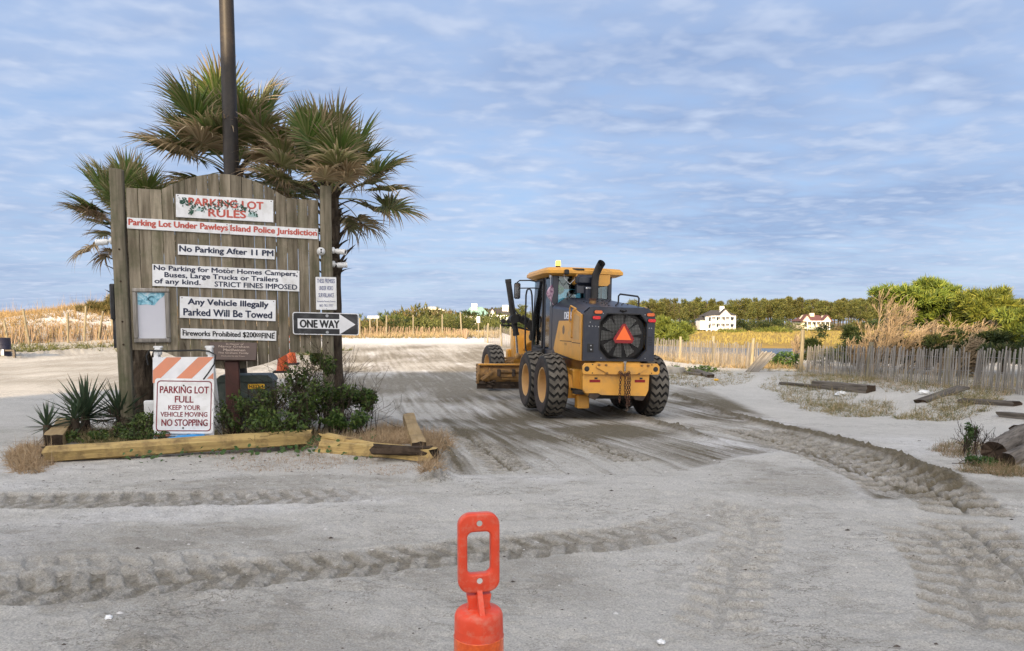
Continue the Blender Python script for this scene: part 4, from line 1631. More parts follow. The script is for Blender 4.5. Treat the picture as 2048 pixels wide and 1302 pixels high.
MT['brass'] = pmat('rusty_brass_cap', (0.30, 0.17, 0.06), (0.2, 0.1, 0.04), 10, 0.5, metal=.4)
MT['white_decal'] = pmat('white_decal', (0.75, 0.76, 0.78), (0.7, 0.7, 0.72), 5, 0.4, bump=0)
MT['seal'] = pmat('dark_seal_decal', (0.10, 0.07, 0.06), (0.30, 0.18, 0.06), 28, 0.5, bump=0, lo=.45, hi=.6)
MT['flag'] = pmat('faded_flag', (0.50, 0.36, 0.42), (0.20, 0.09, 0.16), 14, 0.8, bump=0.1, lo=.42, hi=.58)

GO = np.array([1.89, 16.1, -.41])
GA = R_(12.3)
gr = empty('motor_grader', tuple(GO), GA, 'yellow and charcoal motor grader working away from the camera across the sandy lot', 'motor grader')
gr.rotation_euler = (0, R_(1.1), GA)
CX = .03     # lateral centre


def part(name, mb, mat, parent=None, loc=None, rot=None, ang=35, smooth=True):
    return mb.build(name, [MT[q] for q in mat] if isinstance(mat, (list, tuple)) else MT[mat], parent or gr, loc, rot, smooth, ang)


# --- wheels
def tyre_mesh(R, w, seed):
    mb = MB()
    hw = w / 2
    prof = [(.365, -hw * .78), (.40, -hw * .95), (.50, -hw * 1.06), (.58, -hw * 1.04), (R - .055, -hw * .93), (R - .04, -hw * .6), (R - .035, 0), (R - .04, hw * .6), (R - .055, hw * .93), (.58, hw * 1.04), (.50, hw * 1.06), (.40, hw * .95), (.365, hw * .78)]
    base = len(mb.f)
    mb.lathe(prof, 48, (0, 0, 0), (1, 0, 0))
    n = 48
    for i in range(len(prof) - 1):
        mt_ = 1 if (i < 3 or i >= len(prof) - 4) else 0
        for k in range(n):
            mb.m[base + i * n + k] = mt_
    NB = 24
    st = [(-1.03, -.115, -.10), (-.86, -.03, -.05), (-.48, .002, .055), (-.12, .004, -.055), (.12, .004, .055), (.48, .002, -.055), (.86, -.03, .05), (1.03, -.115, .10)]
    for b2 in range(NB):
        a0 = 2 * math.pi * b2 / NB
        half = math.pi / NB * .70
        vs, fs = [], []
        for (fx, dr, da) in st:
            x = fx * hw
            for (sg, top) in ((-1, 0), (-.86, 1), (.86, 1), (1, 0)):
                r1 = (R + dr) if top else (R + dr - .05)
                a = a0 + da * 1.05 + sg * half
                vs.append((x, r1 * math.cos(a), r1 * math.sin(a)))
        for i in range(len(st) - 1):
            for k in range(3):
                fs.append((i * 4 + k, i * 4 + k + 1, i * 4 + 4 + k + 1, i * 4 + 4 + k))
        fs.append((0, 1, 2, 3))
        e = (len(st) - 1) * 4
        fs.append((e, e + 1, e + 2, e + 3))
        b3 = len(mb.f)
        mb.add(vs, fs, 0)
        for i in range(len(st) - 1):
            mb.m[b3 + i * 3 + 1] = 2
    return mb.mesh('tyre', [MT['rub'], MT['rubside'], MT['rubtop']], ang=25)


def rim_mesh(side):
    s = side
    mb = MB()
    prof = [(.372, .165), (.385, .185), (.375, .195), (.352, .19), (.345, .15), (.325, .02), (.30, -.005), (.16, -.02), (.15, .01), (.12, .02), (.0, .02)]
    mb.lathe([(r1, h * s) for r1, h in prof], 36, (0, 0, 0), (1, 0, 0))
    return mb.mesh('rim', MT['rimy'], ang=30)


def hub_mesh(side):
    mb = MB()
    mb.lathe([(.10, .02 * side), (.10, .05 * side), (.07, .06 * side), (.0, .06 * side)], 18, (0, 0, 0), (1, 0, 0))
    for k in range(10):
        a = 2 * math.pi * k / 10
        mb.cyl((-.022 * side, .22 * math.cos(a), .22 * math.sin(a)), (.015 * side, .22 * math.cos(a), .22 * math.sin(a)), .014, n=6)
    mb.cyl((-.1 * side, 0, 0), (-.26 * side, 0, 0), .16, n=16)
    return mb.mesh('wheel', MT['rimy'], ang=30)


ty = tyre_mesh(.675, .44, 1)
rims = {s: rim_mesh(s) for s in (-1, 1)}
hubs = {s: hub_mesh(s) for s in (-1, 1)}


def wheel(x, y, side, rot=0.0, tilt=0.0, turn=0.0):
    w = link('wheel', hubs[side], gr, (x, y, .665), (rot, tilt, turn))
    t_ = link('tyre', ty, w)
    link('rim', rims[side], w)
    return w


for s in (-1, 1):
    wheel(CX + s * (1.35 - .225), 0.0, s, .1)
    wheel(CX + s * (1.35 - .225), 1.54, s, .3)
    wheel(CX + s * 1.07, 6.9, s, .2, 0, R_(3))

# --- tandem cases, axle, rear frame
for s in (-1, 1):
    mb = MB()
    prof = [(-.42, .42), (2.0, .42), (2.12, .62), (1.95, .92), (1.2, 1.02), (.3, 1.02), (-.40, .90), (-.52, .66)]
    mb.prism(prof, -.13, .13, ux=(0, 1, 0), un=(1, 0, 0))
    part('tandem_case', mb, 'gy', None, (CX + s * .74, 0, 0), ang=30)
mb = MB()
mb.cyl((CX - .7, .77, .68), (CX + .7, .77, .68), .22, n=20)
mb.box((CX, .77, .66), (.6, .55, .5), bev=.06)
part('axle_housing', mb, 'gd')
mb = MB()
mb.box((CX, .45, 1.02), (1.0, 3.0, .42), bev=.03)
mb.box((CX, -.60, .84), (.95, .9, .35), bev=.03)
mb.box((CX - .60, -.72, .78), (.10, .75, .5), bev=.02)
mb.box((CX + .52, -.72, .78), (.10, .75, .5), bev=.02)
part('rear_frame', mb, 'gy')
mb = MB()
mb.box((CX - .69, -.36, .76), (.20, .34, .55), bev=.02)
mb.box((CX - .58, -.52, .36), (.26, .22, .28), bev=.02)
part('step_box', mb, 'gy')
mb = MB()
mb.box((CX - .72, -.86, .58), (.30, .22, .06), bev=.01)
mb.beam((CX - .8, -.5, .62), (CX - .62, -.98, .60), .06, .05)
mb.box((CX, -.30, .52), (1.0, 1.2, .14), bev=.03)
part('step_bracket', mb, 'gd')

# --- hood shroud
def loft(A, B, y0, y1):
    K = len(A)
    vs = [(a, y0, z) for a, z in A] + [(a, y1, z) for a, z in B]
    fs = [(i, (i + 1) % K, K + (i + 1) % K, K + i) for i in range(K)]
    return vs, fs


PR0 = [(-.735, 1.24), (-.735, 2.19), (-.70, 2.245), (-.61, 2.318), (-.56, 2.33), (.62, 2.33), (.67, 2.318), (.76, 2.245), (.795, 2.19), (.795, 1.24)]
PR1 = [(-.735, 1.24), (-.735, 2.34), (-.70, 2.40), (-.44, 2.585), (-.40, 2.60), (.46, 2.60), (.50, 2.585), (.76, 2.40), (.795, 2.34), (.795, 1.24)]
vs, fs = loft(PR0, PR1, -1.02, 1.30)
K = len(PR0)
fs.append(tuple(range(K, 2 * K))[::-1])
# rear face as a thick frame round an octagonal mouth
OC = (.115, 1.755)
oct_ = [(OC[0] - .33, 1.275), (OC[0] - .51, 1.47), (OC[0] - .51, 2.03), (OC[0] - .36, 2.20), (OC[0] + .36, 2.20), (OC[0] + .51, 2.03), (OC[0] + .51, 1.47), (OC[0] + .33, 1.275)]
mb = MB().add(vs, fs)
part('hood', mb, 'gk', ang=22)
rear_out = [(-.735, 1.24), (-.735, 1.47), (-.735, 2.19), (-.58, 2.325), (.64, 2.325), (.795, 2.19), (.795, 1.47), (.795, 1.24)]
mb = MB()
yF, yB = -1.075, -1.021
vs = [(a, yF, z) for a, z in rear_out] + [(a, yF, z) for a, z in oct_] + [(a * .97 + OC[0] * .03, yF + .05, z * .97 + OC[1] * .03) for a, z in oct_] + [(a, yB, z) for a, z in rear_out]
fs = []
for i in range(8):
    j = (i + 1) % 8
    fs.append((i, j, 8 + j, 8 + i))
    fs.append((8 + i, 8 + j, 16 + j, 16 + i))
    fs.append((i, 24 + i, 24 + j, j))
mb.add(vs, fs)
part('rear_door', mb, 'gk', ang=22)
# raised lip round the mouth, small fixings
mb = MB()
for i in range(8):
    a, b2 = oct_[i], oct_[(i + 1) % 8]
    mb.beam((a[0], yF - .004, a[1]), (b2[0], yF - .004, b2[1]), .02, .012, up=(0, 1, 0))
part('door_lip', mb, 'gd')
mb = MB()
for x, z in ((-.33, 2.2), (.57, 2.19), (-.60, 2.02), (-.55, 1.94), (-.48, 1.94), (-.62, 1.94), (.67, 1.92), (.72, 1.92), (-.42, 1.93), (.60, 1.3), (-.35, 1.3)):
    mb.cyl((x, yF - .001, z), (x, yF - .008, z), .010, n=8)
part('fixing', mb, 'galv')
o_ = bpy.context  # (no operators used)
# fan behind the grille
mb = MB()
mb.box((OC[0], -.80, OC[1]), (1.06, .02, 1.0))
part('radiator_core', mb, 'gd')
fan_hub = MB()
fan_hub.lathe([(.0, -.07), (.12, -.06), (.13, .0), (.13, .05)], 20, (OC[0], -.93, OC[1]), (0, 1, 0))
fh = part('fan', fan_hub, 'fan')
for k in range(9):
    a = 2 * math.pi * (k + .25) / 9 + math.pi / 2
    b2 = MB()
    st_ = []
    for (r1, wd) in ((.14, .10), (.28, .175), (.445, .235)):
        for sgn_ in (-1, 1):
            aa = a + sgn_ * wd / 2 / r1 * .92
            st_.append((OC[0] + r1 * math.cos(aa), -.95 + sgn_ * .035, OC[1] + r1 * math.sin(aa)))
    b2.add(st_, [(0, 1, 3, 2), (2, 3, 5, 4)])
    me = b2.mesh('fan_blade', MT['fan'])
    link('fan_blade', me, fh)
# grille: woven bars clipped to a disc inside the mouth
mb = MB()
for k in range(-16, 17):
    t_ = k * .031
    hL = math.sqrt(max(0, .505 ** 2 - t_ ** 2))
    hz = min(hL, .48)
    if abs(t_) < .5 and hL > .05:
        mb.box((OC[0] + t_, -1.045, OC[1]), (.0085, .006, 2 * hL * .93))
        mb.box((OC[0], -1.05, OC[1] + t_ * .92), (2 * hL, .006, .0085))
part('grille', mb, 'gd', smooth=False)
# slow vehicle triangle
tri = MB()
tri.prism([(.09, 2.0), (.15, 2.0), (.345, 1.695), (.30, 1.605), (-.06, 1.605), (-.105, 1.695)], -1.092, -1.086)
tr_o = part('slow_vehicle_triangle', tri, 'smv_red', smooth=False)
tri = MB()
tri.prism([(.12, 1.962), (.285, 1.672), (-.045, 1.672)], -1.0945, -1.0925)
part('triangle_face', tri, 'smv_orange', tr_o, smooth=False)
# lights
for x, z, mt_ in ((-.435, 2.226, 'amber_off'), (-.47, 2.112, 'red_off'), (.69, 2.195, 'amber_off'), (.72, 2.075, 'red_off')):
    lz = MB()
    lz.prism(rrect(x - .095, z - .044, x + .095, z + .044, .04), -1.088, -1.07)
    l_o = part('rear_light', lz, 'gd')
    lz = MB()
    lz.prism(rrect(x - .083, z - .032, x + .083, z + .032, .03), -1.098, -1.0885)
    part('lens', lz, mt_, l_o)
# socket, vents, latch knob
mb = MB()
mb.box((-.58, -1.078, 1.50), (.13, .012, .17), bev=.004)
mb.cyl((-.575, -1.08, 1.47), (-.575, -1.10, 1.47), .03, n=12)
so_ = part('socket', mb, 'black_print')
mb = MB()
mb.cyl((-.575, -1.10, 1.47), (-.575, -1.106, 1.47), .016, n=10)
mb.cyl((-.575, -1.085, 1.55), (-.575, -1.09, 1.55), .014, n=10)
part('socket_cap', mb, 'galv', so_)
mb = MB()
for k in range(4):
    mb.box((.70, -1.077, 1.58 + .05 * k), (.09, .006, .022), bev=.002)
part('vent', mb, 'black_print')
mb = MB()
mb.box((.10, -1.06, 2.27), (.16, .10, .05), bev=.02)
mb.ball((.10, -1.10, 2.262), .035)
part('rear_camera', mb, 'black_print')

# --- yellow side doors
for s in (-1, 1):
    X0 = CX + s * .765
    def side(poly, d0, d1):
        mb = MB()
        mb.prism(poly, min(d0, d1), max(d0, d1), o=(X0, 0, 0), ux=(0, 1, 0), un=(1, 0, 0))
        return mb
    part('side_panel', side([(-.355, 1.255), (.95, 1.335), (1.06, 1.42), (.66, 2.05), (-.355, 2.05)], -.002 * s, .022 * s), 'gy')
    part('engine_door', side([(-1.0, 1.235), (-.375, 1.255), (-.375, 2.27), (-.44, 2.30), (-1.0, 2.17)], -.002 * s, .028 * s), 'gy')
    for (ya_, za_, yb_, zb_) in ((-.97, 1.58, -.39, 1.585),):
        part('door_seam', side([(ya_, za_), (yb_, zb_), (yb_, zb_ + .014), (ya_, za_ + .014)], .0265 * s, .0295 * s), 'gd')
    part('door_seam', side([(.55, 1.60), (-.34, 1.605), (-.34, 1.62), (.55, 1.615)], .0205 * s, .0235 * s), 'gd')
    part('door_inset', side([(-.90, 1.66), (-.50, 1.66), (-.50, 2.16), (-.56, 2.20), (-.90, 2.12)], .026 * s, .034 * s), 'rimy')
    mb = MB()
    xx = X0 + s * .045
    mb.tube([(X0 + s * .02, -.30, 2.02), (xx + s * .02, -.30, 2.04), (xx + s * .02, -.31, 2.30), (xx + s * .02, -.36, 2.355), (xx + s * .02, -.44, 2.345), (X0 + s * .02, -.62, 2.29)], .017, 8)
    mb.tube([(X0 + s * .02, -.30, 1.70), (xx + s * .02, -.44, 1.70), (xx + s * .02, -.48, 1.76), (xx + s * .02, -.48, 2.18), (xx + s * .02, -.52, 2.25), (X0 + s * .02, -.60, 2.27)], .014, 8)
    part('grab_rail', mb, 'gy')
    mb = MB()
    mb.lathe([(.0, 0), (.075, 0)], 22, (X0 + s * .0225, .28, 1.85), (s, 0, 0))
    mb.v = [(a, .28 + (b2 - .28) * 1.15, 1.85 + (z - 1.85) * 1.35) for a, b2, z in mb.v]
    part('seal_decal', mb, 'seal', smooth=False)
    mb = MB()
    mb.lathe([(.0, 0), (.045, 0)], 16, (X0 + s * .0225, -.12, 1.78), (s, 0, 0))
    part('round_decal', mb, 'rimy', smooth=False)
    # maker's word on the black flank
    mb = MB()
    V_, F_ = text_data('DEERE', .0)
    y0_, y1_ = (.30, -.36) if s < 0 else (-.36, .30)
    for k_, e_ in enumerate((-.018, 0, .018)):
        mb.add([(CX + s * (.7675 + .0003 * k_), y0_ + (y1_ - y0_) * a + e_, 2.085 + .155 * b2) for a, b2 in V_], F_)
    part('lettering', mb, 'white_decal', smooth=False)
    # fuel tank side, the pale slanted corner at the cab end
    mb = MB()
    mb.prism([(.55, 1.06), (1.42, 1.06), (1.42, 1.28), (1.08, 1.72), (.55, 1.30)], -.04, .02, o=(CX + s * .70, 0, 0), ux=(0, 1, 0), un=(1, 0, 0))
    part('fuel_tank', mb, 'gy')
    mb = MB()
    V_, F_ = text_data('772G', .0)
    y0_, y1_ = (.22, .0) if s < 0 else (.0, .22)
    mb.add([(X0 + s * .0232, y0_ + (y1_ - y0_) * a, 1.52 + .05 * b2) for a, b2 in V_], F_)
    part('lettering', mb, 'black_print', smooth=False)

# --- top of the hood
slope = (2.60 - 2.33) / 2.32
ztop = lambda y: 2.33 + (y + 1.02) * slope
hb_ = MB()
hb_.cyl((0, 0, -.01), (0, 0, .018), .016, n=7)
hb_ = hb_.mesh('hood_bolt', MT['gd'])
for (x, y) in [(rs.uniform(-.45, .6), rs.uniform(-.9, 1.0)) for _ in range(26)]:
    link('hood_bolt', hb_, gr, (x, y, ztop(y)))
mb = MB()
yc = -.18
mb.cyl((-.26, yc, ztop(yc) - .01), (-.26, yc, ztop(yc) + .06), .075, n=18)
part('filler_neck', mb, 'brass')
mb = MB()
mb.cyl((-.26, yc, ztop(yc) + .06), (-.26, yc, ztop(yc) + .10), .085, n=18)
part('filler_cap', mb, 'rust')
mb = MB()
mb.tube([(.48, .25, ztop(.25)), (.48, .25, ztop(.25) + .14), (.50, .20, ztop(.25) + .18), (.66, -.42, ztop(-.42) + .19), (.67, -.47, ztop(-.42) + .15), (.67, -.47, ztop(-.42) - .02)], .019, 8)
mb.tube([(-.48, 1.0, ztop(1.) - .03), (-.48, 1.0, ztop(1.) + .09), (-.52, .82, ztop(1.) + .12), (-.52, .72, ztop(.7) + .03)], .014, 8)
part('hood_rail', mb, 'gd')
mb = MB()
ex = [(.16, .95, 2.5), (.16, .95, 2.95), (.175, .94, 3.12), (.215, .88, 3.26), (.245, .80, 3.36), (.25, .78, 3.375)]
mb.tube(ex, [.088, .085, .085, .087, .090, .092], 22, cap=False)
mb.tube([ex[-1], (.245, .80, 3.36), (.215, .88, 3.26)], [.085, .08, .078], 22, cap=False)
part('exhaust_stack', mb, 'gd')
mb = MB()
mb.cyl((.10, 1.12, 2.5), (.10, 1.12, 2.86), .13, n=18)
mb.box((-.02, 1.14, 3.0), (.46, .16, .26), bev=.07)
ac = part('air_cleaner', mb, 'gk')
mb = MB()
mb.lathe([(.132, 2.80), (.134, 2.815), (.132, 2.83)], 18, (.10, 1.12, 0))
part('clamp', mb, 'chrome', ac)

# --- bumper, skirt, chains
mb = MB()
zb0, zb1 = .985, 1.205
ol = [(-.80, zb0 + .03), (-.77, zb0), (-.16, zb0 - .005), (.28, zb0 - .005), (.80, zb0), (.83, zb0 + .03), (.83, zb1 - .06), (.78, zb1), (-.75, zb1), (-.80, zb1 - .06)]
mb.prism(ol, -1.30, -1.24)
bum = part('bumper', mb, 'gy', smooth=False)
mb = MB()
mb.prism([(-.52, 1.155), (.54, 1.14), (.54, 1.10), (.34, .99), (-.26, .99), (-.52, 1.12)], -1.325, -1.301)
part('push_plate', mb, 'gy', bum, smooth=False)
mb = MB()
for x, z in ((-.47, 1.17), (-.32, 1.17), (.44, 1.165), (.58, 1.165), (-.30, 1.01), (.38, 1.0)):
    mb.cyl((x, -1.30, z), (x, -1.335, z), .026, n=6)
part('bolt', mb, 'brass', bum)
mb = MB()
for x in (-.715, .745):
    mb.lathe([(.0, 0), (.05, 0), (.055, -.002)], 16, (x, -1.3015, 1.09), (0, -1, 0))
for x, z in ((-.60, 1.18), (-.60, 1.01), (.66, 1.18), (.66, 1.01)):
    mb.lathe([(.0, 0), (.014, 0)], 10, (x, -1.3015, z), (0, -1, 0))
part('hole', mb, 'gd', bum)
mb = MB()
mb.prism([(-.775, .98), (.64, .98), (.63, .66), (.575, .54), (-.38, .565), (-.44, .60), (-.70, .60), (-.765, .68)], -1.235, -1.19)
mb.box((-.06, -1.02, .60), (1.2, .36, .05), bev=.01)
sk = part('skirt_plate', mb, 'gy', smooth=False)
mb = MB()
mb.prism([(-.62, .60), (-.36, .60), (-.50, .46), (-.62, .50)], -1.22, -1.15)
mb.prism([(.30, .56), (.60, .56), (.52, .44), (.36, .46)], -1.22, -1.15)
part('skirt_lug', mb, 'mudsteel', sk)
for x in (-.52, .44):
    mb = MB()
    mb.box((x, -1.237, .845), (.225, .006, .055))
    part('red_reflector', mb, 'smv_red', sk)
    mb = MB()
    mb.box((x + .02, -1.24, .90), (.06, .012, .035))
    part('latch', mb, 'black_print', sk)
mb = MB()
mb.cyl((.06, -1.36, 1.05), (.06, -1.36, 1.24), .02, n=10)
mb.cyl((.06, -1.36, 1.22), (.06, -1.36, 1.25), .035, n=10)
part('drawbar_pin', mb, 'chrome', bum)


def chain(pts, name='chain'):
    mb = MB()
    L = [Vector(p) for p in pts]
    seg = []
    step = .048
    d_acc = []
    for a, b2 in zip(L[:-1], L[1:]):
        n = max(1, int((b2 - a).length / step))
        for k in range(n):
            seg.append((a.lerp(b2, (k + .5) / n), (b2 - a).normalized()))
    for i, (c, d) in enumerate(seg):
        u = d.cross(Vector((0, 1, 0)))
        if u.length < .1:
            u = Vector((1, 0, 0))
        u.normalize()
        w = d.cross(u)
        if i % 2:
            u, w = w, u
        path = [c + d * (.034 * math.cos(q)) + u * (.020 * math.sin(q)) for q in np.linspace(0, 2 * math.pi, 9)[:-1]]
        mb.tube(path, .0075, 5, closed=True)
    return part(name, mb, 'rust')


for (x0_, x1_, zb_) in ((-.03, -.03, .42), (.065, .09, .50), (.13, .13, .34), (.17, .175, .36)):
    chain([(x0_ * .6 + .03, -1.37, 1.03), (x0_, -1.375, .95), (x1_, -1.345, zb_)])
chain([(-.06, -1.345, 1.04), (-.02, -1.38, .99), (.06, -1.39, 1.0), (.13, -1.38, .98), (.18, -1.35, 1.04)])
chain([(-.04, -1.36, 1.05), (.02, -1.395, .97), (.09, -1.395, .96), (.16, -1.36, 1.05)])
mb = MB()
hp = [(.135, -1.345, .37), (.135, -1.345, .33), (.155, -1.345, .30), (.15, -1.345, .265), (.12, -1.345, .255), (.095, -1.345, .275)]
mb.tube(hp, [.014, .016, .018, .018, .015, .008], 8)
part('chain_hook', mb, 'mudsteel')

# --- cab
ZF, ZR = 1.33, 3.10
YB, YF = 1.42, 3.28
XL, XR = CX - .75, CX + .72
mb = MB()
mb.box((CX, (YB + YF) / 2, 1.32), (1.45, YF - YB, .16), bev=.02)
mb.box((CX, 2.3, 1.12), (1.1, 2.0, .3), bev=.02)
part('cab_floor', mb, 'gk')
for (x, y, wx, wy) in ((XL + .07, YB + .10, .14, .22), (XR - .05, YB + .06, .10, .12), (XL + .16, YF - .06, .08, .10), (XR - .16, YF - .06, .08, .10), (XL + .03, 2.12, .06, .12), (XR - .03, 2.12, .06, .12)):
    mb = MB()
    mb.beam((x, y, 1.38), (x * .985, y, ZR + .04), wx, wy, up=(0, 1, 0), bev=.012)
    part('pillar', mb, 'gk')
mb = MB()
mb.box((CX - .47, YB + .015, 1.80), (.50, .05, .90), bev=.01)
mb.box((CX + .20, YB + .015, 1.80), (.90, .05, .88), bev=.01)
part('rear_wall', mb, 'gk')
mb = MB()
mb.box((CX, YF, 1.55), (1.1, .05, .4), bev=.01)
mb.box((XR - .02, 2.3, 1.62), (.04, 1.6, .5), bev=.01)
part('lower_wall', mb, 'gk')
for (n_, c_, s_) in (('rear_window', (CX + .02, YB + .03, 2.68), (1.22, .008, .84)), ('front_window', (CX, YF - .02, 2.42), (1.14, .008, 1.34)), ('door_glass', (XL + .02, 2.66, 2.24), (.008, 1.0, 1.62)), ('side_window', (XL + .02, 1.83, 2.24), (.008, .44, 1.62)), ('side_window', (XR - .02, 2.70, 2.48), (.008, .92, 1.16)), ('side_window', (XR - .02, 1.78, 2.48), (.008, .5, 1.16))):
    mb = MB()
    mb.box(c_, s_)
    part(n_, mb, 'glass', smooth=False)
# door frame and handrails
mb = MB()
for p0, p1 in (((XL - .01, 2.20, 1.42), (XL, 2.20, 3.06)), ((XL - .01, 3.16, 1.42), (XL + .05, 3.16, 3.06)), ((XL - .01, 2.2, 1.42), (XL - .01, 3.16, 1.42)), ((XL, 2.2, 3.05), (XL + .04, 3.16, 3.05))):
    mb.beam(p0, p1, .045, .05, up=(0, 1, .01), bev=.008)
mb.box((XL - .03, 2.35, 2.0), (.03, .05, .22), bev=.01)
part('door', mb, 'gd')
mb = MB()
mb.tube([(XL - .13, 3.42, 1.30), (XL - .15, 3.42, 1.6), (XL - .15, 3.42, 2.72), (XL - .14, 3.36, 2.84), (XL - .12, 3.22, 2.88), (XL - .10, 3.08, 2.82), (XL - .09, 3.02, 2.70), (XL - .06, 2.98, 2.0), (XL - .06, 2.98, 1.45)], .022, 10)
mb.tube([(XL - .13, 3.42, 1.30), (XL - .10, 3.30, 1.22), (XL, 3.1, 1.24)], .022, 8)
part('handrail', mb, 'gd')
# steps
mb = MB()
for k in range(3):
    mb.box((XL - .04, 3.0, 1.22 - .26 * k), (.30, .42, .05), bev=.01)
mb.box((XL + .06, 2.78, .98), (.05, .05, .6))
mb.box((XL + .06, 3.22, .98), (.05, .05, .6))
part('step', mb, 'gd')
mb = MB()
mb.box((XL + .30, 3.30, 1.44), (.52, .46, .42), bev=.05)
mb.box((XL + .02, 2.55, 1.30), (.16, .9, .14), bev=.02)
mb.cyl((XL + .12, 3.45, 1.64), (XL + .12, 3.70, 1.64), .11, n=16)
mb.cyl((XL - .1, 3.0, 1.55), (XL - .1, 3.0, 1.78), .035, n=10)
part('front_equipment', mb, 'gd')
# roof
mb = MB()
rf = [(-.96, 1.46), (-.90, 1.28), (-.40, 1.12), (.50, 1.12), (.93, 1.28), (.97, 1.5), (.93, 3.3), (.80, 3.60), (-.78, 3.60), (-.92, 3.3)]
rf2 = [(-.84, 1.44), (-.78, 1.33), (-.36, 1.20), (.45, 1.20), (.80, 1.34), (.84, 1.5), (.80, 3.25), (.68, 3.48), (-.66, 3.48), (-.80, 3.25)]
K = len(rf)
vs = [(a + CX, b2, 3.10) for a, b2 in rf2] + [(a + CX, b2, 3.15) for a, b2 in rf] + [(a + CX, b2, 3.215) for a, b2 in rf] + [(a * .93 + CX, b2 * .96 + .1, 3.285) for a, b2 in rf]
fs = [tuple(range(K))]
for l in range(3):
    fs += [(l * K + i, l * K + (i + 1) % K, (l + 1) * K + (i + 1) % K, (l + 1) * K + i) for i in range(K)]
fs.append(tuple(3 * K + i for i in range(K))[::-1])
mb.add(vs, fs)
mb.prism([(-.36, 2.92), (-.30, 2.88), (.40, 2.88), (.46, 2.94), (.46, 3.24), (.36, 3.27), (-.28, 3.27), (-.36, 3.22)], 1.14, 1.55, o=(CX + .10, 0, 0))
rf_o = part('roof', mb, 'gy', ang=25)
mb = MB()
mb.prism([(-.24, 2.70), (.20, 2.70), (.24, 2.78), (.24, 2.97), (.14, 3.04), (-.14, 3.04), (-.24, 2.95)], 1.135, 1.3, o=(CX, 0, 0))
part('intake_grille', mb, 'gk', rf_o)
mb = MB()
mb.box((CX, 2.3, 3.09), (1.36, 1.7, .06))
part('headliner', mb, 'gd')
# beacon
mb = MB()
bx_, by_ = CX - .60, 1.50
mb.box((bx_ + .04, by_, 3.285), (.26, .10, .03), bev=.008)
mb.cyl((bx_, by_, 3.29), (bx_, by_, 3.335), .055, n=14)
be = part('beacon', mb, 'gd')
mb = MB()
mb.tube([(bx_, by_, 3.335), (bx_, by_, 3.43), (bx_, by_, 3.455)], [.062, .058, .045], 18)
part('lamp', mb, 'lamp', be)
mb = MB()
mb.tube([(bx_ + .12, 1.22, 3.22), (bx_ + .35, 1.14, 3.235), (bx_ + .52, 1.12, 3.24)], [.045, .032, .02], 10)
mb.box((bx_ + .10, 1.12, 3.17), (.10, .10, .12), bev=.02)
part('work_light', mb, 'gd', rf_o)
mb = MB()
mb.tube([(bx_ + .06, 1.20, 3.12), (bx_ + .08, 1.19, 3.02), (bx_ + .2, 1.17, 2.9), (bx_ + .30, 1.19, 3.0), (bx_ + .36, 1.25, 3.1)], .009, 6)
part('wiring_loop', mb, 'galv', rf_o)
# mirrors
for s in (-1,):
    mb = MB()
    mb.box((CX + s * 1.09, 3.62, 2.83), (.17, .07, .42), bev=.045)
    mi = part('mirror', mb, 'black_print')
    mb = MB()
    mb.box((CX + s * 1.09, 3.58, 2.83), (.13, .006, .36))
    part('mirror_glass', mb, 'chrome', mi)
    mb = MB()
    mb.tube([(CX + s * .62, 3.28, 3.06), (CX + s * .8, 3.45, 3.10), (CX + s * 1.03, 3.62, 3.10), (CX + s * 1.10, 3.64, 3.04)], .017, 8)
    mb.tube([(CX + s * .66, 3.28, 2.9), (CX + s * .9, 3.5, 2.90), (CX + s * 1.08, 3.64, 2.90)], .015, 8)
    part('mirror_arm', mb, 'gd', mi)
mb = MB()
mb.box((XR + .12, 2.0, 2.94), (.10, .10, .22), bev=.02)
mb.tube([(XR, 2.0, 2.9), (XR + .12, 2.0, 2.9)], .02, 8)
mb.tube([(XR + .12, 2.0, 3.0), (XR + .19, 2.0, 3.06)], .014, 6)
part('side_lamp', mb, 'gd')
# inside: seat, console, screen
mb = MB()
mb.box((CX, 2.25, 1.86), (.50, .50, .12), bev=.04)
mb.box((CX, 2.02, 2.22), (.48, .12, .66), (R_(-8), 0, 0), bev=.05)
mb.box((CX, 2.25, 1.60), (.3, .3, .4))
part('seat', mb, 'gd')
mb = MB()
mb.box((CX, 3.0, 1.75), (.30, .24, .7), bev=.04)
mb.tube([(CX + .2 * math.cos(q), 2.82, 2.12 + .2 * math.sin(q)) for q in np.linspace(0, 6.2832, 19)[:-1]], .016, 6, closed=True)
mb.box((XR - .16, 2.5, 2.0), (.16, .5, .5), bev=.03)
mb.box((CX - .18, 1.62, 2.93), (.80, .18, .24), bev=.05)
part('console', mb, 'gd')
mb = MB()
mb.tube([(CX - .52, YB - .01, 2.44), (CX - .10, YB - .012, 2.82)], .009, 6)
mb.tube([(CX - .10, YB - .012, 2.82), (CX + .0, YB, 2.86)], .013, 6)
part('rear_wiper', mb, 'black_print')

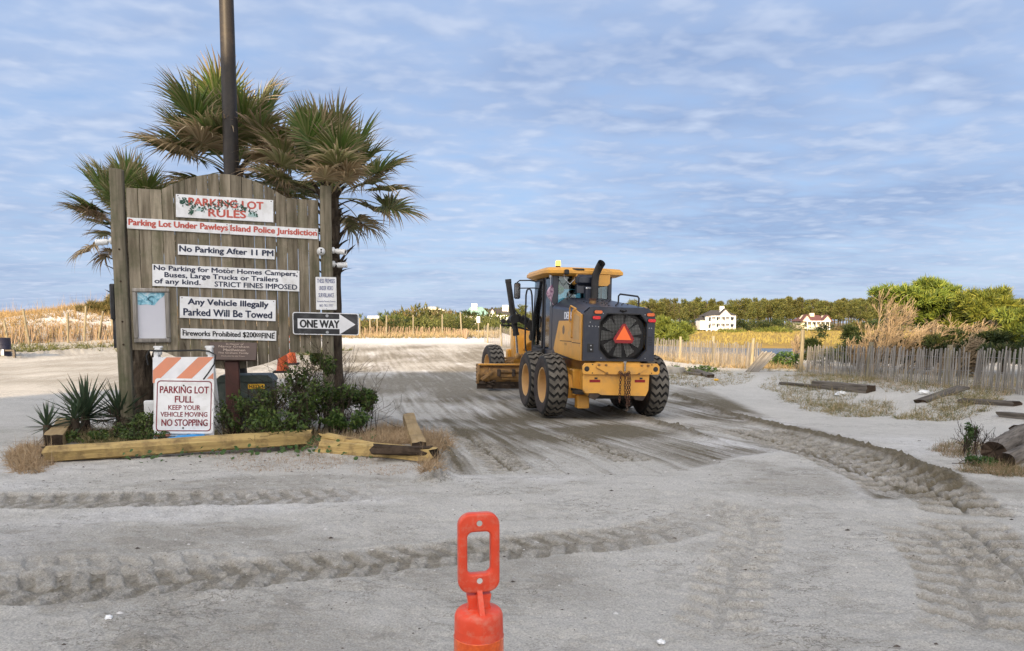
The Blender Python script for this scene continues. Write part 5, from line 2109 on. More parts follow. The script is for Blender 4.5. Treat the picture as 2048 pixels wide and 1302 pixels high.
# --- main frame, axle, blade gear
mb = MB()
gp = [(CX, 2.6, 1.20), (CX, 3.5, 1.45), (CX, 4.2, 1.70), (CX, 5.4, 1.72), (CX, 6.3, 1.55), (CX, 6.9, 1.30)]
for a, b2 in zip(gp[:-1], gp[1:]):
    mb.beam(a, b2, .34, .36, bev=.02)
part('main_frame', mb, 'gy')
mb = MB()
mb.prism([(-.34, .80), (-.30, .72), (.30, .72), (.34, .80), (.34, 1.78), (.28, 1.86), (-.28, 1.86), (-.34, 1.80)], 6.75, 7.15, o=(CX - .12, 0, 0))
mb.box((CX, 7.35, .95), (1.1, .35, .5), bev=.04)
nose = part('front_bolster', mb, 'gy', ang=25)
mb = MB()
mb.box((CX, 6.9, .72), (1.75, .24, .24), bev=.04)
mb.box((CX - .75, 6.9, .70), (.2, .30, .34), bev=.05)
mb.box((CX + .75, 6.9, .70), (.2, .30, .34), bev=.05)
part('front_axle', mb, 'gymud')
mb = MB()
mb.beam((CX - .85, 6.62, .94), (CX + .85, 6.62, .94), .06, .07, bev=.01)
mb.beam((CX - .85, 6.55, .80), (CX - .2, 6.62, 1.05), .07, .07)
mb.beam((CX + .85, 6.55, .80), (CX + .2, 6.62, 1.05), .07, .07)
part('lean_bar', mb, 'gymud')
mb = MB()
for s in (-1, 1):
    mb.beam((CX, 6.6, .95), (CX + s * .55, 4.5, .98), .16, .18, bev=.02)
mb.box((CX, 4.45, 1.0), (1.4, .2, .16), bev=.02)
part('drawbar', mb, 'gymud')
mb = MB()
mb.lathe([(.60, .80), (.74, .80), (.74, .92), (.60, .92)], 36, (CX, 4.1, 0), closed=True)
part('circle', mb, 'gymud')
mb = MB()
mb.box((CX - .62, 4.1, .72), (.14, .36, .36), bev=.02)
mb.box((CX + .62, 4.1, .72), (.14, .36, .36), bev=.02)
part('circle_arm', mb, 'gymud')
# moldboard
BL, BR = -1.97, 1.72
mb = MB()
arc = [(4.26 - .20 * math.sin(math.pi * q) * 1.0, .32 + .58 * q) for q in np.linspace(0, 1, 9)]
arc = [(4.30 - .19 * math.sin(math.pi * q), 0.375 + .50 * q) for q in np.linspace(0, 1, 9)]
K = len(arc)
poly = arc + [(y + .03, z) for y, z in arc[::-1]]
mb.prism(poly, BL, BR, ux=(0, 1, 0), un=(1, 0, 0))
md = part('blade', mb, 'gymud', ang=30)
mb = MB()
mb.box(((BL + BR) / 2, 4.18, .875), (BR - BL, .14, .045), bev=.012)
part('top_rail', mb, 'gy', md)
mb = MB()
mb.box(((BL + BR) / 2 + .25, 4.06, .70), (BR - BL - .6, .06, .07), bev=.012)
mb.box(((BL + BR) / 2 + .25, 4.10, .58), (BR - BL - .6, .05, .09), bev=.012)
mb.box(((BL + BR) / 2 + .30, 4.14, .50), (BR - BL - .7, .05, .06), bev=.012)
part('slide_rail', mb, 'gymud', md)
mb = MB()
mb.prism([(4.36, .34), (4.36, .89), (4.16, .89), (4.10, .84), (4.06, .62), (4.20, .36)], BL - .02, BL + .03, ux=(0, 1, 0), un=(1, 0, 0))
mb.prism([(4.22, .40), (4.22, .84), (4.04, .74), (4.04, .60)], BL + .28, BL + .32, ux=(0, 1, 0), un=(1, 0, 0))
mb.prism([(BL + .05, .50), (BL + .42, .78), (BL + .42, .70), (BL + .10, .45)], 4.03, 4.08)
part('end_plate', mb, 'gymud', md)
mb = MB()
for k in range(6):
    mb.cyl((BL - .022, 4.28 - .03 * (k % 2), .40 + k * .09), (BL - .04, 4.28 - .03 * (k % 2), .40 + k * .09), .018, n=6)
for x in (BL + .55, BL + .95, -.3, .5):
    mb.box((x, 4.05, .66), (.09, .1, .2), bev=.02)
part('blade_bolt', mb, 'mudsteel', md)
mb = MB()
mb.box(((BL + BR) / 2, 4.30, .31), (BR - BL, .04, .20), (R_(12), 0, 0), bev=.004)
rk = np.random.default_rng(4)
for k in range(40):
    mb.ball((rk.uniform(BL + .1, BR), 4.22 + rk.uniform(-.05, .03), rk.uniform(.26, .50)), rk.uniform(.03, .065), 7, 5, (1.6, 1, .8))
part('cutting_edge', mb, 'mudsteel', md)
# lift cylinders, arms
for s in (-1, 1):
    xx = CX + s * 1.05
    mb = MB()
    mb.tube([(xx + s * .04 - s * .0, 4.2, 2.0), (xx + s * .04, 4.2, 2.02)], .10, 14)
    mb.cyl((xx - s * .075, 4.2, 1.72), (xx + s * .16, 4.2, 3.10), .078, .078, 16)
    mb.cyl((xx + s * .155, 4.2, 3.06), (xx + s * .165, 4.2, 3.16), .085, .085, 16)
    mb.cyl((xx - s * .072, 4.2, 1.73), (xx - s * .085, 4.2, 1.66), .088, .088, 16)
    lc = part('lift_cylinder', mb, 'gd')
    mb = MB()
    mb.cyl((xx - s * .08, 4.2, 1.70), (xx - s * .13, 4.2, 1.15), .032, .032, 12)
    part('rod', mb, 'chrome', lc)
    mb = MB()
    mb.ball((xx - s * .135, 4.2, 1.10), .09)
    part('rod_end', mb, 'gymud', lc)
    mb = MB()
    pts = [(xx - s * .02, 4.12, 2.12), (xx - s * .18, 4.12, 2.13), (xx - s * .38, 4.10, 2.02), (xx - s * .55, 4.08, 1.82), (xx - s * .66, 4.05, 1.60), (xx - s * .80, 4.0, 1.45)]
    for a, b2 in zip(pts[:-1], pts[1:]):
        mb.beam(a, b2, .12, .22, bev=.02)
    mb.cyl((xx - s * .0, 4.02, 2.10), (xx - s * .0, 4.30, 2.10), .12, n=18)
    part('lift_arm', mb, 'gd')
    mb = MB()
    hp = [(xx + s * .06, 4.1, 2.6), (xx + s * .02, 4.0, 2.35), (xx - s * .12, 3.95, 2.18), (xx - s * .3, 3.95, 2.12), (xx - s * .48, 3.9, 2.02)]
    mb.tube(hp, .018, 7)
    part('hydraulic_hose', mb, 'black_rubber')
    mb = MB()
    for dx in (-.02, .13):
        mb.lathe([(.0, -.03), (.055, -.03), (.07, .0), (.062, .05), (.03, .08)], 14, (xx + s * dx + s * .03, 4.75, 2.04), (0, 1, 0))
    mb.box((xx + s * .05, 4.8, 1.93), (.34, .05, .05), bev=.01)
    mb.beam((xx + s * .0, 4.8, 1.93), (CX + s * .16, 4.8, 1.75), .05, .05)
    part('head_lamp', mb, 'gd')

# things carried by the machine
def on_grader(p):
    M = Matrix.Translation(tuple(GO)) @ Euler((0, R_(1.1), GA)).to_matrix().to_4x4()
    return M @ Vector(p)


p = on_grader((CX - .53, 1.62, 2.80))
mb = MB()
mb.ball((0, 0, 0), .125, 20, 12)
tag(mb.build('green_ball', MT['green_ball'], None, tuple(p)), 'lime green round float hanging inside the rear cab window of the grader', 'ball')
p = on_grader((CX - .80, 1.36, 2.5))
fl = empty('pennant', tuple(p), GA, 'small faded pink flag hanging limp from a whip on the grader cab', 'flag')
mb = MB()
mb.tube([(0, 0, .66), (0, 0, .2), (.0, 0, -.1)], .008, 6)
mb.box((0, .02, .62), (.05, .05, .16), bev=.01)
mb.build('staff', MT['galv'], fl)
vs, fs = [], []
for i in range(9):
    u = i / 8
    for k in range(5):
        q = k / 4
        vs.append((-.085 * math.sin(math.pi * min(1, u * .9 + .1)) * q * 1.2 + .05 * u + .04 * math.sin(u * 5 + q * 3) + .02, -.02 + .03 * math.sin(q * 6 + u * 3), .42 - .48 * u - .06 * q))
for i in range(8):
    for k in range(4):
        fs.append((i * 5 + k, i * 5 + k + 1, i * 5 + 6 + k, i * 5 + 5 + k))
mb = MB().add(vs, fs)
mb.build('cloth', MT['flag'], fl)

# operator in the cab
MT['shirt'] = pmat('dark_work_shirt', (0.02, 0.025, 0.04), (0.03, 0.035, 0.05), 6, 0.85, bump=.1)
MT['skin'] = pmat('skin', (0.42, 0.25, 0.18), (0.36, 0.21, 0.15), 6, 0.6, bump=.03)
MT['denim'] = pmat('dark_trousers', (0.03, 0.04, 0.07), (0.04, 0.05, 0.08), 8, 0.9, bump=.1)


def skin_body(verts, edges, radii, root, sub=2):
    me = bpy.data.meshes.new('tmp_body')
    me.from_pydata(verts, edges, [])
    ob = bpy.data.objects.new('tmp_body', me)
    COL.objects.link(ob)
    md_ = ob.modifiers.new('s', 'SKIN')
    md_.use_smooth_shade = True
    me.skin_vertices[0].data.foreach_set('radius', np.array([(q, q) if isinstance(q, (int, float)) else q for q in radii], np.float32).ravel())
    for i, v_ in enumerate(me.skin_vertices[0].data):
        v_.use_root = (i == root)
    sb = ob.modifiers.new('b', 'SUBSURF')
    sb.levels = sb.render_levels = sub
    dg = bpy.context.evaluated_depsgraph_get()
    out = bpy.data.meshes.new_from_object(ob.evaluated_get(dg))
    bpy.data.objects.remove(ob)
    bpy.data.meshes.remove(me)
    return out


pe = empty('person', tuple(on_grader((CX + .02, 2.22, 1.45))), GA, 'operator in dark clothes and a dark cap seated inside the grader cab', 'person')
bv = [(0, -.02, .55), (0, -.04, .75), (0, -.03, .95), (0, .0, 1.06), (0, .03, 1.16), (0, .035, 1.25),      # pelvis..head
      (-.19, -.02, 1.0), (-.26, .10, .80), (-.18, .34, .82), (-.16, .44, .86),
      (.19, -.02, 1.0), (.26, .10, .80), (.18, .34, .82), (.16, .44, .86),
      (-.10, .05, .54), (-.13, .45, .56), (-.13, .50, .12), (-.13, .62, .06),
      (.10, .05, .54), (.13, .45, .56), (.13, .50, .12), (.13, .62, .06)]
be_ = [(0, 1), (1, 2), (2, 3), (3, 4), (4, 5), (2, 6), (6, 7), (7, 8), (8, 9), (2, 10), (10, 11), (11, 12), (12, 13), (0, 14), (14, 15), (15, 16), (16, 17), (0, 18), (18, 19), (19, 20), (20, 21)]
br_ = [(.16, .12), (.155, .115), (.17, .11), .062, .085, .092, .075, .052, .038, .045, .075, .052, .038, .045, .09, .068, .05, .055, .09, .068, .05, .055]
bme = skin_body(bv, be_, br_, 0)
for q in ('shirt', 'skin', 'denim'):
    bme.materials.append(MT[q])
for pl_ in bme.polygons:
    c = pl_.center
    pl_.material_index = 1 if (c.z > 1.075 or (c.y > .36 and .7 < c.z < .95)) else (2 if c.z < .62 else 0)
    pl_.use_smooth = True
link('body', bme, pe)
mb = MB()
mb.lathe([(.112, .0), (.115, .03), (.10, .09), (.06, .12), (.0, .13)], 18, (0, .04, 1.26))
mb.prism([(-.075, .0), (.075, .0), (.06, .11), (0, .13), (-.06, .11)], -.006, .006, o=(0, .13, 1.265), uy=(0, 1, -.15), un=(0, 0, 1))
mb.build('cap', MT['black_print'], pe)
mb = MB()
mb.ball((0, .13, 1.20), .018, 8, 6, (1, 1.2, 1.2))
mb.build('nose', MT['skin'], pe)
# ------------------------------------------------------------------ vegetation builders
def unit(v):
    return v / np.maximum(np.linalg.norm(v, axis=-1, keepdims=True), 1e-9)


def blades(base, dirs, length, width, cols, tipcols, bend=0.3, seg=2, r_=None):
    """thin tapering blades: base (n,3), dirs (n,3) unit; returns V,F,C (quads; the tip is a narrow quad)"""
    r_ = r_ or rng
    n = len(base)
    length = np.broadcast_to(np.asarray(length, float), (n,))
    width = np.broadcast_to(np.asarray(width, float), (n,))
    side = unit(np.cross(dirs, r_.normal(size=(n, 3))))
    V, C = [], []
    for k in range(seg + 1):
        u = k / seg
        p = base + dirs * (length * u)[:, None]
        p[:, 2] -= bend * length * u * u * np.hypot(dirs[:, 0], dirs[:, 1])
        w = (width * (1 - u * .88) / 2)[:, None]
        V += [p - side * w, p + side * w]
        c = cols * (1 - u) + tipcols * u
        C += [c, c]
    V = np.stack(V, 1).reshape(-1, 3)
    C = np.stack(C, 1).reshape(-1, 3)
    st = 2 * (seg + 1)
    b0 = np.arange(n)[:, None] * st
    Q = np.concatenate([b0 + np.array([2 * k, 2 * k + 1, 2 * k + 3, 2 * k + 2]) for k in range(seg)], 0)
    return V, Q, C


def leafquads(pos, nrm, size, aspect, cols, r_=None):
    """lozenge leaves"""
    r_ = r_ or rng
    n = len(pos)
    size = np.broadcast_to(np.asarray(size, float), (n,))[:, None]
    t1 = unit(np.cross(nrm, r_.normal(size=(n, 3))))
    t2 = np.cross(nrm, t1)
    V = np.stack([pos - t1 * size, pos - t2 * size * aspect, pos + t1 * size, pos + t2 * size * aspect], 1).reshape(-1, 3)
    Q = (np.arange(n)[:, None] * 4 + np.arange(4))
    return V, Q, np.repeat(cols, 4, 0)


def merge(parts):
    Vs, Qs, Cs, o = [], [], [], 0
    for V, Q, C in parts:
        Vs.append(V)
        Qs.append(Q + o)
        Cs.append(C)
        o += len(V)
    return np.vstack(Vs), np.vstack(Qs), np.vstack(Cs)


def palette(n, cs, r_=None, jit=.18):
    r_ = r_ or rng
    cs = np.array(cs, float)
    c = cs[r_.integers(0, len(cs), n)]
    return c * r_.uniform(1 - jit, 1 + jit, (n, 1))


def lobes_points(lobes, n, r_, shell=.55):
    """points spread through ellipsoids (c,r), denser toward the skin, patchy"""
    vol = np.array([l[1][0] * l[1][2] for l in lobes])
    idx = r_.choice(len(lobes), n, p=vol / vol.sum())
    d = unit(r_.normal(size=(n, 3)))
    rad_ = shell + (1 - shell) * r_.uniform(0, 1, n) ** .6
    c = np.array([l[0] for l in lobes])[idx]
    r0 = np.array([l[1] for l in lobes])[idx]
    bump = .82 + .36 * fbm(d[:, 0] * 2.3 + idx * 3.1, d[:, 1] * 2.3 + d[:, 2] * 2.9, 91, 3)
    return c + d * r0 * (rad_ * bump)[:, None], d


def crown_mesh(name, lobes, n, size, cs, seed, aspect=.45, tuft=0, up=.5):
    r_ = np.random.default_rng(seed)
    p, d = lobes_points(lobes, n, r_)
    keep = fbm(p[:, 0] / size / 9 + seed, p[:, 2] / size / 9 + p[:, 1] / size / 9, 93, 2) > .40
    p, d = p[keep], d[keep]
    cols = palette(len(p), cs, r_)
    if tuft:
        P_, D_, C_ = [], [], []
        for k in range(tuft):
            dd = unit(d * .8 + np.array([0, 0, up]) + r_.normal(0, .55, d.shape))
            P_.append(p + r_.normal(0, size * .15, p.shape))
            D_.append(dd)
            C_.append(cols * r_.uniform(.85, 1.15, (len(p), 1)))
        P_, D_, C_ = np.vstack(P_), np.vstack(D_), np.vstack(C_)
        V, Q, C = blades(P_, D_, size * r_.uniform(.6, 1.3, len(P_)), size * aspect, C_, C_ * 1.15, .1, 1, r_)
    else:
        nrm = unit(d + r_.normal(0, .7, d.shape) + np.array([0, 0, .3]))
        V, Q, C = leafquads(p, nrm, size * r_.uniform(.6, 1.3, len(p)), aspect, cols, r_)
    return fast_mesh(name, V, Q, MT['leaf'], C)


def limb_tree(mb, p, d, L, r0, depth, r_, spread=.6, wind=(0, 0, 0), keepup=.15, kids=(2, 4), minr=.004, n=5):
    """tapering limbs that fork"""
    p, d = Vector(p), Vector(d).normalized()
    pts, rs_ = [p.copy()], [r0]
    for k in range(3):
        d = (d + Vector(r_.normal(0, .16, 3)) + Vector(wind) * .3 + Vector((0, 0, keepup * .3))).normalized()
        p = p + d * L / 3
        pts.append(p.copy())
        rs_.append(max(minr, r0 * (1 - .18 * (k + 1))))
    mb.tube(pts, rs_, n if depth > 1 else 3, cap=False)
    if depth <= 0:
        return
    for k in range(int(r_.integers(*kids))):
        j = int(r_.integers(1, 4))
        dd = (d + Vector(r_.normal(0, spread, 3)) + Vector(wind) + Vector((0, 0, keepup))).normalized()
        limb_tree(mb, pts[j], dd, L * r_.uniform(.6, .9), max(minr, rs_[j] * .62), depth - 1, r_, spread, wind, keepup, kids, minr, n)


# ------------------------------------------------------------------ palms
GREENP = np.array([(0.105, 0.170, 0.034), (0.080, 0.140, 0.028), (0.14, 0.195, 0.042)])
TANP = np.array([(0.42, 0.30, 0.18), (0.33, 0.23, 0.13), (0.50, 0.38, 0.24)])


def frond_mesh(seed, dry, pet=.75, fan=.70, droop=.5):
    """fan leaf: a stalk that arches, a costa that runs on into the blade, some forty split segments that fray and hang at the tips"""
    r_ = np.random.default_rng(seed)
    parts = []
    # stalk along +X, arching down
    K = 8
    us = np.linspace(0, 1, K)
    st = np.stack([pet * us, 0 * us, .06 * np.sin(us * 2.4) - droop * .12 * us ** 2], 1)
    w = .018 - .006 * us
    g = GREENP[0] * .9 * (1 - dry) + TANP[0] * dry
    Vp, Cp = [], []
    for i in range(K):
        for (a, b2) in ((-1, .15), (0, -.6), (1, .15)):
            Vp.append(st[i] + np.array([0, a * w[i], b2 * w[i]]))
            Cp.append(g * 1.35)
    Q = []
    for i in range(K - 1):
        for k in range(2):
            Q.append([i * 3 + k, i * 3 + k + 1, i * 3 + 4 + k, i * 3 + 3 + k])
    parts.append((np.array(Vp), np.array(Q), np.array(Cp)))
    NL = 44
    for k in range(NL):
        u = (k + .5) / NL * 2 - 1
        th = u * R_(128) + r_.normal(0, .03)
        cos_ = .26 * (1 - abs(u)) ** .9
        o = np.array([pet + cos_, 0, st[-1][2] - cos_ * cos_ * droop * 1.3])
        L = fan * (1 - .40 * abs(u) ** 2.0) * r_.uniform(.88, 1.08)
        fold = .30 * abs(math.sin(th)) + .06
        d0 = np.array([math.cos(th), math.sin(th), fold * .9])
        d0 /= np.linalg.norm(d0)
        sdir = np.array([-math.sin(th), math.cos(th), 0.0])
        S = 6
        wmax = .046 * r_.uniform(.8, 1.15)
        hang = droop * r_.uniform(.5, 1.3) + (1.6 * r_.uniform(0, 1) if r_.uniform() < .18 + .3 * dry else 0)
        tw = r_.normal(0, .25)
        base_g = GREENP[r_.integers(0, 3)] * r_.uniform(.85, 1.2)
        tan = TANP[r_.integers(0, 3)] * r_.uniform(.8, 1.2)
        dl = np.clip(dry + r_.normal(0, .12), 0, 1)
        V, C = [], []
        for s in range(S + 1):
            v_ = s / S
            p = o + d0 * L * v_
            p[2] -= hang * L * .55 * max(0, v_ - .25) ** 1.8
            p[0] -= hang * L * .14 * max(0, v_ - .5) ** 2 * d0[0]
            wd = wmax * (min(1, .35 + v_ * 2.2) * (1 - max(0, v_ - .42) / .60))
            up_ = np.array([0, 0, 1.0])
            sd_ = sdir * math.cos(tw * v_) + up_ * math.sin(tw * v_)
            V += [p - sd_ * wd / 2, p - up_ * wd * .35, p + sd_ * wd / 2]
            mixv = np.clip(dl * 1.05 + max(0, v_ - (.62 - .5 * dl)) * 1.9, 0, 1)
            c = base_g * (1 - mixv) + tan * mixv
            C += [c, c, c]
        Q = []
        for s in range(S):
            for q in range(2):
                Q.append([s * 3 + q, s * 3 + q + 1, s * 3 + 4 + q, s * 3 + 3 + q])
        parts.append((np.array(V), np.array(Q), np.array(C)))
    V, Q, C = merge(parts)
    return fast_mesh('frond', V, Q, MT['frond'], C, smooth=False)


FR = {'g': [frond_mesh(100 + k, d, .66 + .04 * k, .72, .32 + .08 * k) for k, d in enumerate((.04, .12, .20, .08))],
      'm': [frond_mesh(120 + k, d, .74 + .05 * k, .68, .75 + .1 * k) for k, d in enumerate((.22, .36, .30))],
      'd': [frond_mesh(140 + k, d, .72, .62, 1.2) for k, d in enumerate((.80, 1.0, .92))]}


def palm(loc, h, label, seed, n=34, lean=(0, 0), scale=1.0, boots=True, rt=.14, px_flag=False):
    r_ = np.random.default_rng(seed)
    o = empty('cabbage_palm', loc, 0, label, 'palm tree', 'cabbage palms behind the board')
    mb = MB()
    K = 14
    ptsT = [(lean[0] * (i / (K - 1)) ** 1.5, lean[1] * (i / (K - 1)) ** 1.5, -.1 + h * i / (K - 1)) for i in range(K)]
    mb.tube(ptsT, [rt * (1.25 if i == 0 else 1.0 + .07 * r_.normal()) for i in range(K)], 14)
    mb.build('trunk', MT['bark'], o)
    top = Vector(ptsT[-1])
    if boots:
        # old leaf bases that stand out from the upper trunk
        bm_ = MB()
        bm_.add([(0, -.05, 0), (0, .05, 0), (.10, .035, .07), (.10, -.035, .07), (.20, .022, .115), (.20, -.022, .115), (0, 0, .035), (.11, 0, .09), (.27, 0, .13)],
                [(0, 1, 2, 3), (3, 2, 4, 5), (1, 6, 7, 2), (2, 7, 8, 4), (6, 0, 3, 7), (7, 3, 5, 8), (5, 4, 8)])
        bme_ = bm_.mesh('leaf_base', MT['bark'], ang=20)
        for k in range(40):
            z = h - .12 - .036 * k
            a = k * 2.399
            b_ = link('leaf_base', bme_, o, (top.x * (z / h) ** 1.5 + rt * .8 * math.cos(a), top.y * (z / h) ** 1.5 + rt * .8 * math.sin(a), z), (0, -R_(r_.uniform(-5, 25)), a))
            b_.scale = (r_.uniform(.95, 1.6),) * 3
    for k in range(n):
        u = (k + .5) / n
        el = R_(84 - (98 if px_flag else 112) * u ** 1.05 + r_.normal(0, 7))
        az = k * 2.39996 + r_.normal(0, .25)
        if math.sin(az) < -.25 and el < R_(22):
            el = R_(22) + .2 * r_.uniform()      # on the board's side the lower leaves are pushed up
        kind = 'g' if u < .54 else ('m' if u < .84 else 'd')
        if r_.uniform() < .15:
            kind = 'm'
        me = FR[kind][int(r_.integers(0, len(FR[kind])))]
        f = link('frond', me, o, (top.x + .06 * math.cos(az), top.y + .06 * math.sin(az), h - .08 - .22 * u), None)
        f.rotation_euler = Euler((r_.normal(0, .25), -el, az), 'XYZ')
        s = scale * r_.uniform(.88, 1.08)
        f.scale = (s, s, s)
    return o


def ploc(px, Y):
    p = P(px, 768, Y)
    return (p[0], Y, smoothz(p[0], Y))


def hz(py, Y):
    return P(0, py, Y)[2]


lc = ploc(669, 11.9)
palm(lc, hz(362, 11.9) - lc[2], 'right palm of three, its ragged trunk showing beside the one way arrow', 11, 46, (-.02, 0), .87, px_flag=True)
lc = ploc(478, 13.1)
palm(lc, hz(318, 13.1) - lc[2], 'tallest palm of three, standing behind the light pole', 23, 52, (0, .1), 1.04)
lc = ploc(276, 12.2)
palm(lc, hz(430, 12.2) - lc[2], 'left palm of three, lowest, its brown fronds hanging past the left post', 37, 44, (-.02, 0), .68)

# ------------------------------------------------------------------ yuccas
def yucca(loc, s, label, seed, nl=64):
    r_ = np.random.default_rng(seed)
    o = empty('yucca', loc, r_.uniform(0, 6), label, 'yucca', 'yuccas at the left of the bed')
    mb = MB()
    mb.tube([(0, 0, -.05), (0.01, 0, .15), (0, 0, .30)], [.05, .06, .05], 9)
    mb.build('stem', MT['bark'], o)
    # one blade, folded along the middle, green with a paler edge; dead blades tan
    def blade(c, tip):
        K = 7
        V, C = [], []
        for i in range(K):
            u = i / (K - 1)
            w = .024 * (min(1, .55 + u * 1.6)) * (1 - u ** 2.2) + .001
            for a, zf in ((-1, .35), (0, -.1), (1, .35)):
                V.append((u * .50, a * w, zf * w - .03 * u * u))
                C.append(c if u < .9 else tip)
        Q = [[i * 3 + q, i * 3 + q + 1, i * 3 + 4 + q, i * 3 + 3 + q] for i in range(K - 1) for q in range(2)]
        return fast_mesh('leaf', V, Q, MT['leaf'], np.array(C))
    gs = [blade((.055, .085, .045), (.14, .09, .05)), blade((.08, .11, .055), (.14, .09, .05)), blade((.045, .07, .04), (.12, .08, .05))]
    ds = [blade((.24, .17, .10), (.15, .1, .06)), blade((.18, .125, .075), (.12, .08, .05))]
    for k in range(nl):
        u = k / nl
        el = R_(86 - 96 * u + r_.normal(0, 6))
        az = k * 2.39996
        l = link('leaf', gs[int(r_.integers(0, 3))], o, (.02 * math.cos(az), .02 * math.sin(az), .34 - .10 * u), (r_.normal(0, .2), -el, az))
        q = s * r_.uniform(.85, 1.15)
        l.scale = (q, q, q)
    for k in range(26):
        az = k * 2.39996 + .7
        l = link('dead_leaf', ds[int(r_.integers(0, 2))], o, (.03 * math.cos(az), .03 * math.sin(az), .22 - .004 * k), (r_.normal(0, .3), R_(r_.uniform(35, 75)), az))
        q = s * r_.uniform(.6, .95)
        l.scale = (q, q * .8, q)


for px, py, Y, s, lb_, sd_ in ((172, 838, 10.3, 1.12, 'largest spiky yucca left of the notice board', 1), (240, 832, 10.45, .95, 'spiky yucca pressed against the left post of the board', 2), (150, 852, 10.0, .62, 'small yucca below the largest one', 3), (95, 862, 9.9, .60, 'smallest, half withered yucca at the left end of the bed', 4)):
    p = P(px, py, Y)
    yucca((p[0], Y, ground_z(p[0], Y)), s, lb_, sd_, 64 if s > .7 else 34)

# ------------------------------------------------------------------ shrub behind the barricade, bed plants
def bed_shrub(lobes, label, seed, nleaf, twigs, size=.030, cs=((.045, .085, .016), (.07, .12, .022), (.032, .062, .014), (.10, .15, .03))):
    r_ = np.random.default_rng(seed)
    c0 = np.mean([l[0] for l in lobes], 0)
    z0 = ground_z(c0[0], c0[1])
    o = empty('shrub', (c0[0], c0[1], z0), 0, label, 'shrub')
    off = np.array([c0[0], c0[1], z0])
    L2 = [(np.array(l[0]) - off, l[1]) for l in lobes]
    p, d = lobes_points(L2, nleaf, r_, .25)
    k = fbm(p[:, 0] * 6, p[:, 2] * 6 + p[:, 1] * 4, seed, 2) > .44
    p, d = p[k], d[k]
    V, Q, C = leafquads(p, unit(d * .4 + r_.normal(0, .8, d.shape) + np.array([0, -.2, .5])), size * r_.uniform(.6, 1.3, len(p)), .5, palette(len(p), cs, r_), r_)
    link('foliage', fast_mesh('foliage', V, Q, MT['leaf'], C), o)['kind'] = 'stuff'
    mb = MB()
    for q in range(twigs):
        l = L2[int(r_.integers(0, len(L2)))]
        b0 = Vector((l[0][0] * .9 + r_.normal(0, .12), l[0][1] + r_.normal(0, .1), 0))
        tgt = Vector(l[0]) + Vector(r_.normal(0, 1, 3)) * .5 * l[1][0]
        dd = (tgt - b0)
        limb_tree(mb, b0, dd, max(.2, dd.length * .55), .009, 3, r_, .55, (0, 0, 0), .2, (2, 4), .0022, 4)
    link('branches', mb.mesh('branches', MT['twig']), o)['kind'] = 'stuff'
    return o


def plobe(px, py, Y, rx, ry, rd=None):
    s = Y / F
    return (tuple(P(px, py, Y)), (rx * s, (rd or rx) * s * .8, ry * s))


bed_shrub([plobe(520, 812, 10.3, 62, 40), plobe(585, 806, 10.4, 60, 46), plobe(470, 825, 10.0, 40, 40), plobe(560, 838, 9.9, 80, 32), plobe(600, 740, 10.6, 34, 46), plobe(640, 800, 10.3, 50, 50), plobe(655, 730, 10.7, 20, 24)], 'dark leafy shrub spreading in front of the utility cabinet and right post', 51, 8600, 70)
bed_shrub([plobe(700, 800, 10.6, 42, 34), plobe(735, 800, 10.6, 24, 24), plobe(690, 835, 10.2, 50, 24)], 'low twiggy shrub at the foot of the right palm', 52, 5200, 24)
bed_shrub([plobe(624, 712, 14.0, 24, 20), plobe(636, 722, 13.8, 20, 20)], 'yellow green sprig of shrub behind the right post', 53, 1800, 6, .032, ((.13, .15, .03), (.10, .13, .02), (.16, .16, .04)))
bed_shrub([plobe(300, 845, 9.9, 40, 22), plobe(255, 858, 9.8, 36, 16), plobe(205, 868, 9.7, 40, 12), plobe(160, 872, 9.6, 40, 12), plobe(285, 868, 9.5, 50, 10)], 'low green weeds left of the barricade legs', 54, 4600, 18, .022)


def grass(name, pts, h, w, cs, tips, label=None, spread=.5, bend=.5, per=7, seed=0, kind='stuff', zfun=None, seg=2):
    r_ = np.random.default_rng(seed)
    pts = np.asarray(pts, float)
    n = len(pts) * per
    b_ = np.repeat(pts, per, 0) + np.concatenate([r_.normal(0, .035, (n, 2)), np.zeros((n, 1))], 1)
    d = unit(np.stack([r_.normal(0, spread, n), r_.normal(0, spread, n), np.ones(n)], 1))
    hh = np.broadcast_to(np.asarray(h, float), (len(pts),))
    L = np.repeat(hh, per) * r_.uniform(.5, 1.2, n)
    V, Q, C = blades(b_, d, L, w, palette(n, cs, r_), palette(n, tips, r_), bend, seg, r_)
    o = link(name, fast_mesh(name, V, Q, MT['dry'], C))
    return tag(o, label, None, None, kind)


def scatter_px(regions, n, seed, zq=None):
    """random points on the ground inside pixel ellipses taken at a distance: (px,py,rx,ry)"""
    r_ = np.random.default_rng(seed)
    out = []
    ws = np.array([q[2] * q[3] for q in regions], float)
    for i in r_.choice(len(regions), n, p=ws / ws.sum()):
        px, py, rx, ry = regions[i][:4]
        a, q = r_.uniform(0, 6.283), math.sqrt(r_.uniform())
        p = G(px + rx * q * math.cos(a), py + ry * q * math.sin(a), regions[i][4] if len(regions[i]) > 4 else .05)
        out.append((p[0], p[1]))
    out = np.array(out)
    z = ground_z(out[:, 0], out[:, 1])
    return np.column_stack([out, z - .01])


